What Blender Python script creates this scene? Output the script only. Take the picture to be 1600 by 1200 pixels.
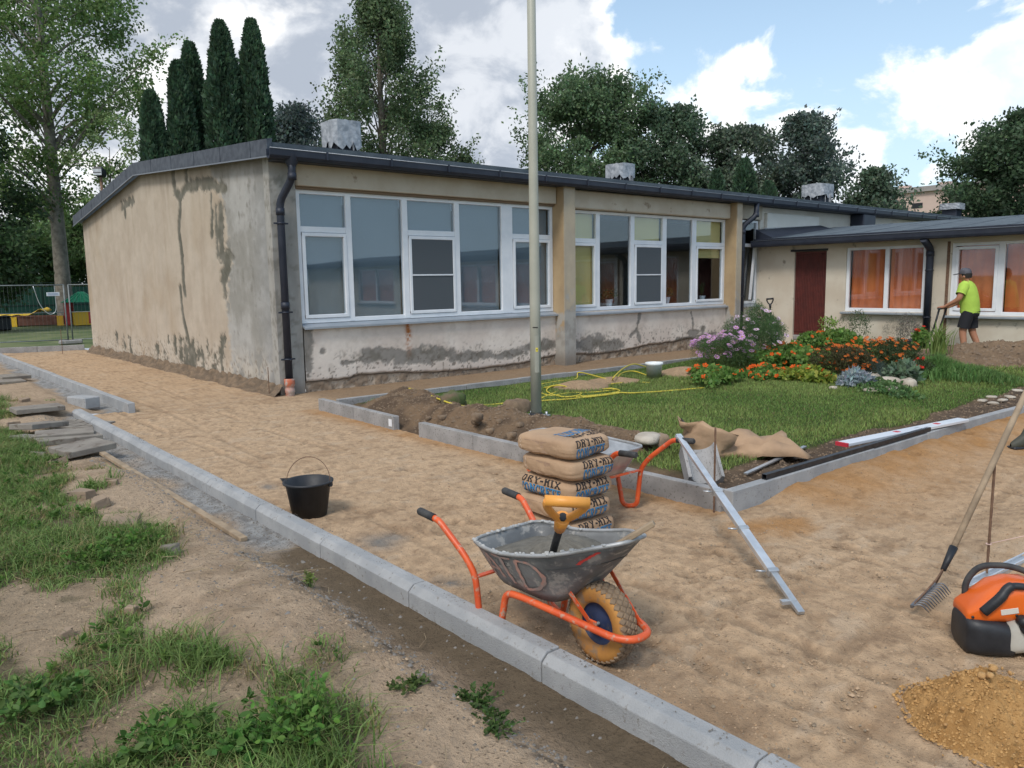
import bpy, math, random
import numpy as np
from mathutils import Vector, Matrix
random.seed(7); RNG = np.random.default_rng(7)
PI = math.pi
for o in list(bpy.data.objects): bpy.data.objects.remove(o)
SC = bpy.context.scene
COL = SC.collection

# ------------------------------------------------------------------ camera
CAM_H = 1.65
FPX = 1214.632
_x = np.array([1430., -183., FPX]); _x /= np.linalg.norm(_x)
_y = np.array([-1050., -143., FPX]); _y -= _x * _x.dot(_y); _y /= np.linalg.norm(_y)
_z = np.cross(_x, _y)
RW = np.array([_x, _y, _z])            # world = RW @ (right, down, forward)
cd = bpy.data.cameras.new('camera'); cam = bpy.data.objects.new('camera', cd); COL.objects.link(cam)
cd.sensor_fit = 'HORIZONTAL'; cd.sensor_width = 36.0; cd.lens = 36.0 * FPX / 1600.0
cd.clip_start = 0.05; cd.clip_end = 3000
mw = Matrix.Identity(4)
for i in range(3):
    mw[i][0] = RW[i, 0]; mw[i][1] = -RW[i, 1]; mw[i][2] = -RW[i, 2]
mw[0][3] = 0; mw[1][3] = 0; mw[2][3] = CAM_H
cam.matrix_world = mw
SC.camera = cam

# ------------------------------------------------------------------ exposure
SC.view_settings.view_transform = 'Standard'
SC.view_settings.look = 'None'
SC.view_settings.gamma = 1.0
SC.view_settings.exposure = 0.52
SC.cycles.max_bounces = 6; SC.cycles.transparent_max_bounces = 8

# ------------------------------------------------------------------ sun (behind thin cloud, wide and soft)
SUN_AZ = math.radians(205)      # direction the light comes from, measured from +X towards +Y
SUN_EL = math.radians(50)
sd = bpy.data.lights.new('sun', 'SUN'); sd.energy = 1.5; sd.angle = math.radians(14); sd.color = (1.0, 0.955, 0.89)
sun = bpy.data.objects.new('sun', sd); COL.objects.link(sun)
sv = Vector((math.cos(SUN_AZ) * math.cos(SUN_EL), math.sin(SUN_AZ) * math.cos(SUN_EL), math.sin(SUN_EL)))
sun.rotation_euler = sv.to_track_quat('Z', 'Y').to_euler()
sun.location = (-4, -2, 12)

# ------------------------------------------------------------------ node helpers
class NT:
    def __init__(s, tree): s.t = tree; s.n = tree.nodes; s.l = tree.links
    def new(s, kind, **kw):
        n = s.n.new(kind)
        for k, v in kw.items():
            if k == 'inp':
                for a, b in v.items():
                    if hasattr(b, 'is_output') or isinstance(b, bpy.types.NodeSocket): s.l.new(b, n.inputs[a])
                    else: n.inputs[a].default_value = b
            else: setattr(n, k, v)
        return n
    def math(s, op, a, b=0.0, c=None, clamp=False):
        n = s.n.new('ShaderNodeMath'); n.operation = op; n.use_clamp = clamp
        for i, v in enumerate((a, b, c)):
            if v is None: continue
            if isinstance(v, bpy.types.NodeSocket): s.l.new(v, n.inputs[i])
            else: n.inputs[i].default_value = v
        return n.outputs[0]
    def mix(s, fac, a, b, blend='MIX'):
        n = s.n.new('ShaderNodeMix'); n.data_type = 'RGBA'; n.blend_type = blend
        for i, v in ((0, fac), (6, a), (7, b)):
            if isinstance(v, bpy.types.NodeSocket): s.l.new(v, n.inputs[i])
            else: n.inputs[i].default_value = v if i == 0 else (v[0], v[1], v[2], 1.0)
        return n.outputs[2]
    def ramp(s, fac, lo, hi):
        n = s.n.new('ShaderNodeMapRange'); n.interpolation_type = 'SMOOTHSTEP'
        for k, v in (('From Min', lo), ('From Max', hi)):
            if isinstance(v, bpy.types.NodeSocket): s.l.new(v, n.inputs[k])
            else: n.inputs[k].default_value = v
        s.l.new(fac, n.inputs['Value']); return n.outputs[0]
    def noise(s, vec, scale, detail=4, rough=.55, dist=0.0):
        n = s.n.new('ShaderNodeTexNoise'); n.inputs['Scale'].default_value = scale
        n.inputs['Detail'].default_value = detail; n.inputs['Roughness'].default_value = rough
        n.inputs['Distortion'].default_value = dist
        if vec is not None: s.l.new(vec, n.inputs['Vector'])
        return n.outputs['Fac']

# ------------------------------------------------------------------ sky: blue with broken cumulus, heavier cloud to the left
wd = bpy.data.worlds.new('World'); SC.world = wd; wd.use_nodes = True
W = NT(wd.node_tree); W.n.clear()
sky = W.new('ShaderNodeTexSky', sky_type='NISHITA', sun_disc=False, sun_elevation=SUN_EL, sun_rotation=PI / 2 - SUN_AZ,
            air_density=1.1, dust_density=1.6, ozone_density=1.2)
tc = W.new('ShaderNodeTexCoord')
SKY_OFF = (12.3, 0.7, 3.9)
D = tc.outputs['Generated']
sep = W.new('ShaderNodeSeparateXYZ', inp={0: D})
zc = W.math('MAXIMUM', sep.outputs[2], 0.0)
P = W.new('ShaderNodeVectorMath', operation='MULTIPLY', inp={0: D, 1: (1.0, 1.0, 1.45)}).outputs[0]
P = W.new('ShaderNodeVectorMath', operation='ADD', inp={0: P, 1: SKY_OFF}).outputs[0]
big = W.noise(P, 2.6, 2, .5)
fine = W.noise(P, 6.5, 10, .56, .25)
leftness = W.math('ADD', W.math('MULTIPLY', sep.outputs[0], -0.62), W.math('MULTIPLY', sep.outputs[1], 0.78))
cover = W.math('ADD', W.math('MULTIPLY', fine, .62), W.math('MULTIPLY', big, .62))
cover = W.math('ADD', cover, W.math('MULTIPLY', leftness, .20))
mask = W.ramp(cover, .600, .660)
deep = W.ramp(cover, .625, .735)
lump = W.ramp(W.noise(P, 9.0, 8, .58, .3), .42, .60)
grey = W.mix(W.ramp(leftness, -.35, .25), (.58, .68, .79), (.285, .33, .405))
body = W.mix(lump, grey, (.74, .76, .79))
ccol = W.mix(W.math('MULTIPLY', deep, .92), (.95, .94, .92), W.mix(.45, body, grey))
skyc = W.new('ShaderNodeVectorMath', operation='SCALE', inp={0: sky.outputs[0], 3: 0.10}).outputs[0]
haze = W.ramp(zc, 0.42, 0.0)
skyc = W.mix(W.math('MULTIPLY', haze, .55), skyc, (0.58, 0.74, 0.88))
skyc = W.mix(0.30, skyc, (0.52, 0.74, 0.94))
allc = W.mix(mask, skyc, ccol)
bg = W.new('ShaderNodeBackground', inp={0: allc, 1: 1.0})
W.l.new(bg.outputs[0], W.new('ShaderNodeOutputWorld').inputs[0])

# ------------------------------------------------------------------ numpy helpers
def at(px, py, z=0.0):
    """point of the place that the calibrated camera sees at a photo pixel, at height z"""
    d = RW @ np.array([px - 800., py - 600., FPX]); t = (z - CAM_H) / d[2]
    return Vector((d[0] * t, d[1] * t, z))
def atX(px, py, X):
    d = RW @ np.array([px - 800., py - 600., FPX]); t = X / d[0]
    return Vector((X, d[1] * t, CAM_H + d[2] * t))
def atY(px, py, Y):
    d = RW @ np.array([px - 800., py - 600., FPX]); t = Y / d[1]
    return Vector((d[0] * t, Y, CAM_H + d[2] * t))
def ss(a, b, x):
    t = np.clip((x - a) / (b - a), 0, 1); return t * t * (3 - 2 * t)
def _h(i, j, seed):
    v = np.sin(i * 127.1 + j * 311.7 + seed * 74.7) * 43758.5453
    return (v - np.floor(v)) * 2 - 1
def vn(x, y, seed=0):
    i = np.floor(x); j = np.floor(y); u = x - i; v = y - j
    u = u * u * (3 - 2 * u); v = v * v * (3 - 2 * v)
    a = _h(i, j, seed); b = _h(i + 1, j, seed); c = _h(i, j + 1, seed); d = _h(i + 1, j + 1, seed)
    return (a * (1 - u) + b * u) * (1 - v) + (c * (1 - u) + d * u) * v
def fbm(x, y, s=1.0, o=4, seed=0, g=.5):
    t = 0; a = 1.0; n = 0; c, sn = math.cos(.6), math.sin(.6)
    x = x * s; y = y * s
    for k in range(o):
        t = t + a * vn(x, y, seed + k * 13.7); n += a; a *= g
        x, y = (x * c - y * sn) * 2.03 + 7.1, (x * sn + y * c) * 2.03 + 3.3
    return t / n
def lerp(a, b, t):
    t = np.asarray(t)[..., None]; return np.asarray(a) * (1 - t) + np.asarray(b) * t

# ------------------------------------------------------------------ mesh helpers
def mesh_np(name, V, F, col=None, smooth=False):
    V = np.asarray(V, dtype=np.float32); F = np.asarray(F, dtype=np.int32)
    me = bpy.data.meshes.new(name); k = F.shape[1]
    me.vertices.add(len(V)); me.vertices.foreach_set('co', V.ravel())
    me.loops.add(F.size); me.loops.foreach_set('vertex_index', F.ravel())
    me.polygons.add(len(F)); me.polygons.foreach_set('loop_start', np.arange(0, F.size, k, dtype=np.int32))
    if smooth: me.polygons.foreach_set('use_smooth', np.ones(len(F), dtype=bool))
    if col is not None:
        c = np.ones((len(V), 4), dtype=np.float32); c[:, :3] = col
        at_ = me.color_attributes.new('col', 'FLOAT_COLOR', 'POINT'); at_.data.foreach_set('color', c.ravel())
    me.update(calc_edges=True); me.validate()
    return me
def grid_mesh(name, P, col=None, keep=None, smooth=True, flip=False):
    a, b = P.shape[:2]; idx = np.arange(a * b).reshape(a, b)
    F = np.stack([idx[:-1, :-1], idx[1:, :-1], idx[1:, 1:], idx[:-1, 1:]], -1)
    if flip: F = F[..., ::-1]
    F = F[keep] if keep is not None else F.reshape(-1, 4)
    V = P.reshape(-1, 3); c = None if col is None else np.asarray(col).reshape(-1, 3)
    used = np.zeros(len(V), bool); used[F.ravel()] = True
    m = np.cumsum(used) - 1
    return mesh_np(name, V[used], m[F], None if c is None else c[used], smooth)
def prop(o, label=None, cat=None, group=None, kind=None):
    if label: o['label'] = label
    if cat: o['category'] = cat
    if group: o['group'] = group
    if kind: o['kind'] = kind
    return o
def link(name, me, mat=None, parent=None, loc=None, **kw):
    o = bpy.data.objects.new(name, me); COL.objects.link(o)
    if mat is not None and me is not None and not me.materials: me.materials.append(mat)
    if parent is not None: o.parent = parent
    if loc is not None: o.location = loc
    return prop(o, **kw)
def empty(name, loc=(0, 0, 0), rz=0.0, label=None, cat=None, group=None, kind=None):
    o = bpy.data.objects.new(name, None); COL.objects.link(o); o.empty_display_size = .1
    o.location = loc; o.rotation_euler = (0, 0, rz)
    return prop(o, label, cat, group, kind)
class MB:
    """collects shapes into one mesh"""
    def __init__(s): s.v = []; s.f = []; s.smooth = []
    def add(s, vs, fs, smooth=False):
        b = len(s.v); s.v += [tuple(v) for v in vs]
        s.f += [tuple(i + b for i in f) for f in fs]; s.smooth += [smooth] * len(fs); return s
    def box(s, c, size, rot=None, bev=0.0):
        x, y, z = (k / 2 for k in size)
        if bev > 0:
            b = min(bev, x * .9, y * .9, z * .9); pts = []
            for sx in (-1, 1):
                for sy in (-1, 1):
                    for sz in (-1, 1):
                        pts += [(sx * x, sy * (y - b), sz * (z - b)), (sx * (x - b), sy * y, sz * (z - b)), (sx * (x - b), sy * (y - b), sz * z)]
            def I(sx, sy, sz, k): return ((sx > 0) * 4 + (sy > 0) * 2 + (sz > 0)) * 3 + k
            fs = []
            for q in (-1, 1):
                fs.append([I(q, a, b_, 0) for a, b_ in ((-1, -1), (1, -1), (1, 1), (-1, 1))][::q])
                fs.append([I(a, q, b_, 1) for a, b_ in ((-1, -1), (1, -1), (1, 1), (-1, 1))][::-q])
                fs.append([I(a, b_, q, 2) for a, b_ in ((-1, -1), (1, -1), (1, 1), (-1, 1))][::q])
            for p in (-1, 1):
                for q in (-1, 1):
                    fs.append([I(p, q, -1, 0), I(p, q, 1, 0), I(p, q, 1, 1), I(p, q, -1, 1)][::-p * q])
                    fs.append([I(p, -1, q, 0), I(p, 1, q, 0), I(p, 1, q, 2), I(p, -1, q, 2)][::p * q])
                    fs.append([I(-1, p, q, 1), I(1, p, q, 1), I(1, p, q, 2), I(-1, p, q, 2)][::-p * q])
                    for r in (-1, 1): fs.append([I(p, q, r, 0), I(p, q, r, 1), I(p, q, r, 2)][::p * q * r])
        else:
            pts = [(sx * x, sy * y, sz * z) for sx in (-1, 1) for sy in (-1, 1) for sz in (-1, 1)]
            fs = [(0, 1, 3, 2), (4, 6, 7, 5), (0, 4, 5, 1), (2, 3, 7, 6), (0, 2, 6, 4), (1, 5, 7, 3)]
        M = rot if rot is not None else Matrix.Identity(3)
        if not isinstance(M, Matrix): M = Matrix.Rotation(M, 3, 'Z')
        c = Vector(c); return s.add([M @ Vector(p) + c for p in pts], fs)
    def box2(s, a, b, bev=0.0):
        a = Vector(a); b = Vector(b); d = b - a
        return s.box((a + b) / 2, (abs(d.x), abs(d.y), abs(d.z)), None, bev)
    def beam(s, a, b, w, h, up=(0, 0, 1), bev=0.0):
        a = Vector(a); b = Vector(b); d = b - a; L = d.length; d.normalize()
        side = Vector(up).cross(d); side.normalize(); u = d.cross(side)
        M = Matrix((d, side, u)).transposed(); return s.box((a + b) / 2, (L, w, h), M, bev)
    def tube(s, pts, r, n=10, cap=True, closed=False):
        pts = [Vector(p) for p in pts]; m = len(pts); rs = r if hasattr(r, '__len__') else [r] * m
        vs = []; ref = None
        for i, p in enumerate(pts):
            a = pts[i - 1] if (i > 0 or closed) else p; b = pts[(i + 1) % m] if (i < m - 1 or closed) else p
            d = (b - a); d.normalize()
            if ref is None:
                ref = Vector((0, 0, 1)) if abs(d.z) < .9 else Vector((1, 0, 0))
            u = ref - d * ref.dot(d)
            if u.length < 1e-4: u = Vector((1, 0, 0)) - d * d.x
            u.normalize(); ref = u; w = d.cross(u)
            for k in range(n):
                t = 2 * PI * k / n; vs.append(p + (u * math.cos(t) + w * math.sin(t)) * rs[i])
        fs = []
        for i in range(m if closed else m - 1):
            j = (i + 1) % m
            for k in range(n): fs.append((i * n + k, i * n + (k + 1) % n, j * n + (k + 1) % n, j * n + k))
        s.add(vs, fs, True)
        if cap and not closed:
            b = len(s.v) - len(vs)
            s.f += [tuple(b + k for k in range(n))[::-1], tuple(b + (m - 1) * n + k for k in range(n))]; s.smooth += [False, False]
        return s
    def lathe(s, prof, n=24, axis='Z', c=(0, 0, 0), smooth=True, cap=False):
        vs = []; c = Vector(c); m = len(prof)
        for r, z in prof:
            for k in range(n):
                t = 2 * PI * k / n; x, y = r * math.cos(t), r * math.sin(t)
                p = (x, y, z) if axis == 'Z' else ((x, -z, y) if axis == 'Y' else (z, x, y)); vs.append(Vector(p) + c)
        fs = [(i * n + k, i * n + (k + 1) % n, (i + 1) * n + (k + 1) % n, (i + 1) * n + k) for i in range(m - 1) for k in range(n)]
        if cap: fs += [tuple(range(n))[::-1], tuple((m - 1) * n + k for k in range(n))]
        return s.add(vs, fs, smooth)
    def prism(s, poly, a, b, axis='Z'):
        """polygon in the plane across the axis, pushed from a to b"""
        n = len(poly)
        def p3(p, w):
            return {'Z': (p[0], p[1], w), 'Y': (p[0], w, p[1]), 'X': (w, p[0], p[1])}[axis]
        vs = [p3(p, a) for p in poly] + [p3(p, b) for p in poly]
        return s.add(vs, [tuple(range(n))[::-1], tuple(range(n, 2 * n))] + [(i, (i + 1) % n, (i + 1) % n + n, i + n) for i in range(n)])
    def mesh(s, name):
        me = bpy.data.meshes.new(name); me.from_pydata(s.v, [], s.f)
        me.polygons.foreach_set('use_smooth', s.smooth); me.update(); return me
    def build(s, name, mat, parent=None, loc=None, **kw): return link(name, s.mesh(name), mat, parent, loc, **kw)
def curve_pts(ctrl, n=8):
    """Catmull-Rom through control points"""
    c = [Vector(p) for p in ctrl]; c = [c[0] * 2 - c[1]] + c + [c[-1] * 2 - c[-2]]; out = []
    for i in range(1, len(c) - 2):
        for k in range(n):
            t = k / n; a, b, d, e = c[i - 1], c[i], c[i + 1], c[i + 2]
            out.append(.5 * ((2 * b) + (d - a) * t + (2 * a - 5 * b + 4 * d - e) * t * t + (3 * b - a - 3 * d + e) * t ** 3))
    out.append(c[-2]); return out
def fillet(pts, r=.05, n=5):
    """round the corners of a polyline"""
    pts = [Vector(p) for p in pts]; out = [pts[0]]
    for i in range(1, len(pts) - 1):
        p = pts[i]; a = pts[i - 1] - p; b = pts[i + 1] - p; q = min(r, a.length * .45, b.length * .45)
        a = p + a.normalized() * q; b = p + b.normalized() * q
        for k in range(n + 1):
            t = k / n; out.append(a * (1 - t) ** 2 + p * 2 * t * (1 - t) + b * t * t)
    return out + [pts[-1]]

# ------------------------------------------------------------------ materials
MATS = {}
def mat(name, c1, c2=None, scale=6.0, rough=.8, bump=0.0, bscale=40.0, metal=0.0, lo=.35, hi=.65, dirt=None, spec=.5, detail=5, coat=0.0, rvar=.0):
    if name in MATS: return MATS[name]
    m = bpy.data.materials.new(name); m.use_nodes = True; N = NT(m.node_tree); N.n.clear(); MATS[name] = m
    tc = N.new('ShaderNodeNewGeometry').outputs['Position']
    bs = N.new('ShaderNodeBsdfPrincipled'); bs.inputs['Roughness'].default_value = rough; bs.inputs['Metallic'].default_value = metal
    bs.inputs['Specular IOR Level'].default_value = spec; bs.inputs['Coat Weight'].default_value = coat
    c = None
    if c2 is not None:
        nz = N.noise(tc, scale, detail); c = N.mix(N.ramp(nz, lo, hi), c1, c2)
    if dirt is not None:      # (colour, scale, threshold)
        nd = N.noise(tc, dirt[1], 8, .62)
        c = N.mix(N.ramp(nd, dirt[2], dirt[2] + .10), c if c is not None else c1, dirt[0])
    if c is None: bs.inputs['Base Color'].default_value = (*c1, 1)
    else: N.l.new(c, bs.inputs['Base Color'])
    if rvar: N.l.new(N.math('ADD', N.math('MULTIPLY', N.noise(tc, scale * 2, 5), rvar), rough - rvar / 2), bs.inputs['Roughness'])
    if bump:
        b = N.new('ShaderNodeBump', inp={'Strength': bump, 'Distance': .01, 'Height': N.noise(tc, bscale, 6, .6)})
        N.l.new(b.outputs[0], bs.inputs['Normal'])
    N.l.new(bs.outputs[0], N.new('ShaderNodeOutputMaterial').inputs[0]); return m
def vmat(name, rough=.9, var=.25, vscale=9.0, bump=.4, bscale=60.0, bdist=.01, translucent=0.0, spec=.3, b2=0.0, b2scale=15., speck=None):
    """colour comes from the mesh's own colour attribute, with fine procedural grain"""
    if name in MATS: return MATS[name]
    m = bpy.data.materials.new(name); m.use_nodes = True; N = NT(m.node_tree); N.n.clear(); MATS[name] = m
    tc = N.new('ShaderNodeNewGeometry').outputs['Position']
    at_ = N.new('ShaderNodeAttribute', attribute_name='col').outputs['Color']
    bs = N.new('ShaderNodeBsdfPrincipled'); bs.inputs['Roughness'].default_value = rough; bs.inputs['Specular IOR Level'].default_value = spec
    c = at_
    if var:
        k = N.math('ADD', N.math('MULTIPLY', N.noise(tc, vscale, 7, .65), 2 * var), 1 - var)
        c = N.mix(1.0, at_, N.new('ShaderNodeCombineXYZ', inp={0: k, 1: k, 2: k}).outputs[0], 'MULTIPLY')
    if speck:
        s = N.ramp(N.noise(tc, speck[1], 3, .5), speck[2], speck[2] + .06); c = N.mix(N.math('MULTIPLY', s, .7), c, speck[0])
    N.l.new(c, bs.inputs['Base Color'])
    if bump:
        h = N.noise(tc, bscale, 6, .65)
        if b2: h = N.math('ADD', h, N.math('MULTIPLY', N.noise(tc, b2scale, 4, .6), b2))
        b = N.new('ShaderNodeBump', inp={'Strength': bump, 'Distance': bdist, 'Height': h}); N.l.new(b.outputs[0], bs.inputs['Normal'])
    out = bs.outputs[0]
    if translucent:
        tr = N.new('ShaderNodeBsdfTranslucent', inp={'Color': c}); mx = N.new('ShaderNodeMixShader', inp={0: translucent})
        N.l.new(out, mx.inputs[1]); N.l.new(tr.outputs[0], mx.inputs[2]); out = mx.outputs[0]
    N.l.new(out, N.new('ShaderNodeOutputMaterial').inputs[0]); return m
def glass(name, tint, refl=1.5, rough=.02, op=0.0):
    if name in MATS: return MATS[name]
    m = bpy.data.materials.new(name); m.use_nodes = True; N = NT(m.node_tree); N.n.clear(); MATS[name] = m
    ge = N.new('ShaderNodeNewGeometry')
    cosv = N.math('ABSOLUTE', N.new('ShaderNodeVectorMath', operation='DOT_PRODUCT', inp={0: ge.outputs['Incoming'], 1: ge.outputs['Normal']}).outputs['Value'])
    fr = N.math('ADD', N.math('MULTIPLY', N.math('POWER', N.math('SUBTRACT', 1.0, cosv), 5.0), 1 - refl), refl, clamp=True)
    tr = N.new('ShaderNodeBsdfTransparent', inp={'Color': (*tint, 1)})
    gl = N.new('ShaderNodeBsdfGlossy', inp={'Color': (.95, .97, 1, 1), 'Roughness': rough})
    b = N.new('ShaderNodeBump', inp={'Strength': .012, 'Distance': .02, 'Height': N.noise(ge.outputs['Position'], 1.3, 1)}); N.l.new(b.outputs[0], gl.inputs['Normal'])
    mx = N.new('ShaderNodeMixShader', inp={0: fr, 1: tr.outputs[0], 2: gl.outputs[0]})
    N.l.new(mx.outputs[0], N.new('ShaderNodeOutputMaterial').inputs[0]); return m

mt_sand = vmat('sand', .97, .34, 16, 1.0, 85, .012, b2=1.1, b2scale=30, spec=.15, speck=((.12, .085, .055), 90, .64))
mt_soil = vmat('soil', .97, .38, 13, 1.0, 60, .02, b2=1.4, b2scale=18, spec=.12, speck=((.08, .06, .04), 60, .62))
mt_plaster = vmat('stained_plaster', .93, .16, 5, .5, 70, .006, b2=.8, b2scale=14, spec=.15)
mt_leaf = vmat('foliage', .55, 0, 1, 0, translucent=.40, spec=.25)
mt_grass = vmat('grass', .6, 0, 1, 0, translucent=.30, spec=.25)
mt_flower = vmat('petals', .6, 0, 1, 0, translucent=.25, spec=.2)
mt_bark = mat('bark', (.10, .085, .065), (.19, .17, .14), 7, .95, .9, 25)
mt_kerb = mat('new_concrete', (.30, .31, .32), (.38, .385, .39), 5, .92, .7, 160, dirt=((.235, .225, .21), 34, .58))
mt_kerb2 = mat('granular_concrete', (.27, .265, .26), (.35, .34, .335), 5, .92, .7, 150, dirt=((.17, .16, .15), 45, .56))
mt_white = mat('white_frame', (.78, .80, .83), (.70, .73, .77), 3, .38, spec=.4)
mt_gutter = mat('dark_blue_metal', (.014, .019, .034), (.022, .028, .045), 5, .55, metal=0.0, rvar=.15)
mt_gutter_lip = mat('highlight_edge', (.16, .18, .21), None, rough=.35, metal=.4)  # paler lips and drips: the edge's thin highlight line put into the colour
mt_roof = mat('roofing_felt', (.065, .085, .105), (.10, .125, .145), 3, .9, .5, 80)
mt_galv = mat('galvanised', (.42, .44, .46), (.55, .57, .59), 9, .42, .15, 60, metal=.75)
mt_alu = mat('aluminium', (.72, .74, .77), (.60, .62, .65), 12, .35, metal=.7)
mt_steel = mat('rusty_rebar', (.13, .075, .05), (.20, .12, .075), 40, .9, .6, 150)
mt_black = mat('black_plastic', (.012, .014, .018), (.02, .022, .027), 12, .5, .1, 60)
mt_rubber = mat('grip_rubber', (.022, .024, .028), (.05, .05, .05), 20, .75)
mt_orange = mat('orange_tube_paint', (.72, .115, .03), (.60, .085, .025), 8, .42, dirt=((.46, .27, .19), 30, .55))
mt_wood = mat('weathered_wood', (.36, .27, .18), (.24, .18, .12), 9, .85, .4, 50)
mt_paper = mat('kraft_paper', (.43, .285, .175), (.36, .235, .145), 5, .85, .5, 26)
mt_ink = mat('black_print', (.025, .02, .02), None, rough=.8)
mt_blue = mat('blue_print', (.03, .16, .34), (.05, .22, .42), 30, rough=.8)
mt_yellow = mat('yellow_plastic', (.80, .36, .07), (.72, .30, .055), 6, .45)
mt_stone = mat('field_stone', (.36, .31, .25), (.50, .45, .38), 5, .9, .6, 35, dirt=((.20, .18, .14), 12, .6))
# ================================================================== TERRAIN
def frange(segs):
    out = []
    for a, b, s in segs: out.append(np.arange(a, b - s * .3, s))
    out.append([segs[-1][1]]); return np.concatenate(out)
GX = frange([(-3.0, .3, .07), (.3, 4.7, .0185), (4.7, 9.0, .034), (9.0, 17.9, .08)])
GY = frange([(-2.5, .25, .07), (.25, 5.0, .0185), (5.0, 11.3, .036), (11.3, 24.6, .11)])
XX, YY = np.meshgrid(GX, GY, indexing='ij')
def kerb_x(y): return np.where(y < 11.32, 2.15 + .005 * (y - 2), 2.76)
def front_y(x): return np.interp(x, [4.65, 8.8, 13.8, 20], [3.10, 2.97, 2.64, 2.3])
def back_y(x): return np.interp(x, [4.79, 12.0, 14.9], [9.12, 8.97, 8.94])
ISL_BACK = 9.02
soil_px = {}
def bump_at(X, Y, p, r, h): return h * np.exp(-((X - p[0]) ** 2 + (Y - p[1]) ** 2) / (r * r))
SANDM = [(at(905, 603, .15), .42, .15), (at(1070, 583, .15), .5, .17), (at(960, 592, .15), .4, .10)]
def heap_mask(X, Y):
    yw = ss(4.2, 5.0, Y) * (1 - ss(8.55, 9.0, Y))
    c = 5.28 + .12 * np.sin(Y * 1.7); return np.exp(-((X - c) / .40) ** 2) * yw
def isl_front(X, Y):
    d = Y - front_y(X); w = .75 + .28 * fbm(X, Y, .8, 3, 5)
    return 1 - ss(w * .7, w * 1.05, d)
def mound_mask(X, Y):
    return np.exp(-((X - 15.0) / 1.5) ** 2 - ((Y - 4.6) / 1.25) ** 2)
def h_island(X, Y):
    z = .085 + .015 * fbm(X, Y, 1.2, 3, 3) + .07 * ss(10, 14, X)
    hm = heap_mask(X, Y)
    edge = np.clip((X - 4.72) / .35, 0, 1)
    z = z * (.1 + .9 * edge) + hm * (.20 + .10 * fbm(X, Y, 2.2, 4, 8) + .045 * fbm(X, Y, 9, 3, 9))
    fr = isl_front(X, Y); z = z + fr * (-.03 + .05 * fbm(X, Y, 4, 4, 21) + .02 * fbm(X, Y, 14, 3, 22))
    z = z + mound_mask(X, Y) * (.32 + .10 * fbm(X, Y, 3, 4, 31) + .05 * fbm(X, Y, 10, 3, 33))
    for p, r, h in SANDM: z = z + bump_at(X, Y, p, r, h)
    gap = np.exp(-((Y - 7.25) / .33) ** 2) * np.exp(-((X - 4.8) / .3) ** 2); z = z - gap * .10
    return z
FOOT = []
for k in range(330):
    fx = 2.35 + 2.2 * random.random() if k < 190 else 3.0 + 8.5 * random.random()
    fy = .7 + 10 * random.random() if k < 190 else .3 + 2.6 * random.random()
    FOOT.append((fx, fy, random.random() * PI, .11 + .04 * random.random(), .042 + .014 * random.random(), .004 + .006 * random.random()))
def feet(X, Y):
    z = np.zeros_like(X)
    for fx, fy, a, l, w, d in FOOT:
        i0, i1 = np.searchsorted(GX, [fx - .3, fx + .3]); j0, j1 = np.searchsorted(GY, [fy - .3, fy + .3])
        x = X[i0:i1, j0:j1] - fx; y = Y[i0:i1, j0:j1] - fy
        u = (x * math.cos(a) + y * math.sin(a)) / l; v = (-x * math.sin(a) + y * math.cos(a)) / w
        r = np.sqrt(u * u + v * v); z[i0:i1, j0:j1] += -d * (1 - ss(.7, 1.1, r)) + d * .55 * np.exp(-((r - 1.25) / .22) ** 2)
    return z
def rut(X, Y):
    z = 0.0
    for (c0, c1, c2, ph) in ((3.05, .10, .7, 0.), (3.75, .16, .45, 1.), (2.72, .05, .9, 2.)):
        d = X - (c0 + c1 * np.sin(Y * c2 + ph)); lug = np.abs(np.sin(Y * 62 + np.abs(d) * 70)) * .5 + .5
        z = z - .011 * np.exp(-(d / .042) ** 4) * lug + .004 * np.exp(-((np.abs(d) - .062) / .018) ** 2)
    for (y0, k, x0) in ((1.5, .12, 3.0), (2.1, -.08, 4.2)):
        d = Y - (y0 + k * (X - x0)); lug = np.abs(np.sin(X * 62 + np.abs(d) * 70)) * .5 + .5
        z = z - .010 * np.exp(-(d / .042) ** 4) * lug * ss(2.5, 2.9, X) + .004 * np.exp(-((np.abs(d) - .062) / .018) ** 2) * ss(2.5, 2.9, X)
    return z * ss(-.35, .15, fbm(X, Y, .9, 2, 46))
def h_sand(X, Y):
    z = .008 * fbm(X, Y, .9, 3, 40) + .0035 * fbm(X, Y, 5, 3, 41) + -.0085 * np.abs(fbm(X, Y, 9, 4, 42, .6)) + .0048 * fbm(X, Y, 30, 2, 43) - .0055 * np.abs(fbm(X, Y, 19, 2, 47)) + rut(X, Y)
    d = front_y(X) - Y
    bank = np.where((X > 4.75) & (d > 0), np.exp(-(d / .38) ** 2), 0) * ss(4.9, 5.6, X)
    z = z + bank * (.085 + .03 * fbm(X, Y, 3, 3, 44))
    z = z - .03 * ss(1.0, .0, X - 2.2) * ss(5, 2, Y)
    z = z - .10 * ss(10.4, 11.0, Y) * ss(5.0, 5.8, X) * 0 + .0
    side = np.exp(-((X - 5.2) / .5) ** 2) * np.exp(-((Y - 1.35) / .9) ** 2) * 0
    z = z + .12 * np.exp(-((X - 5.9) / .8) ** 2) * np.exp(-((Y - 1.35) / .35) ** 2)
    return z
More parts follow.
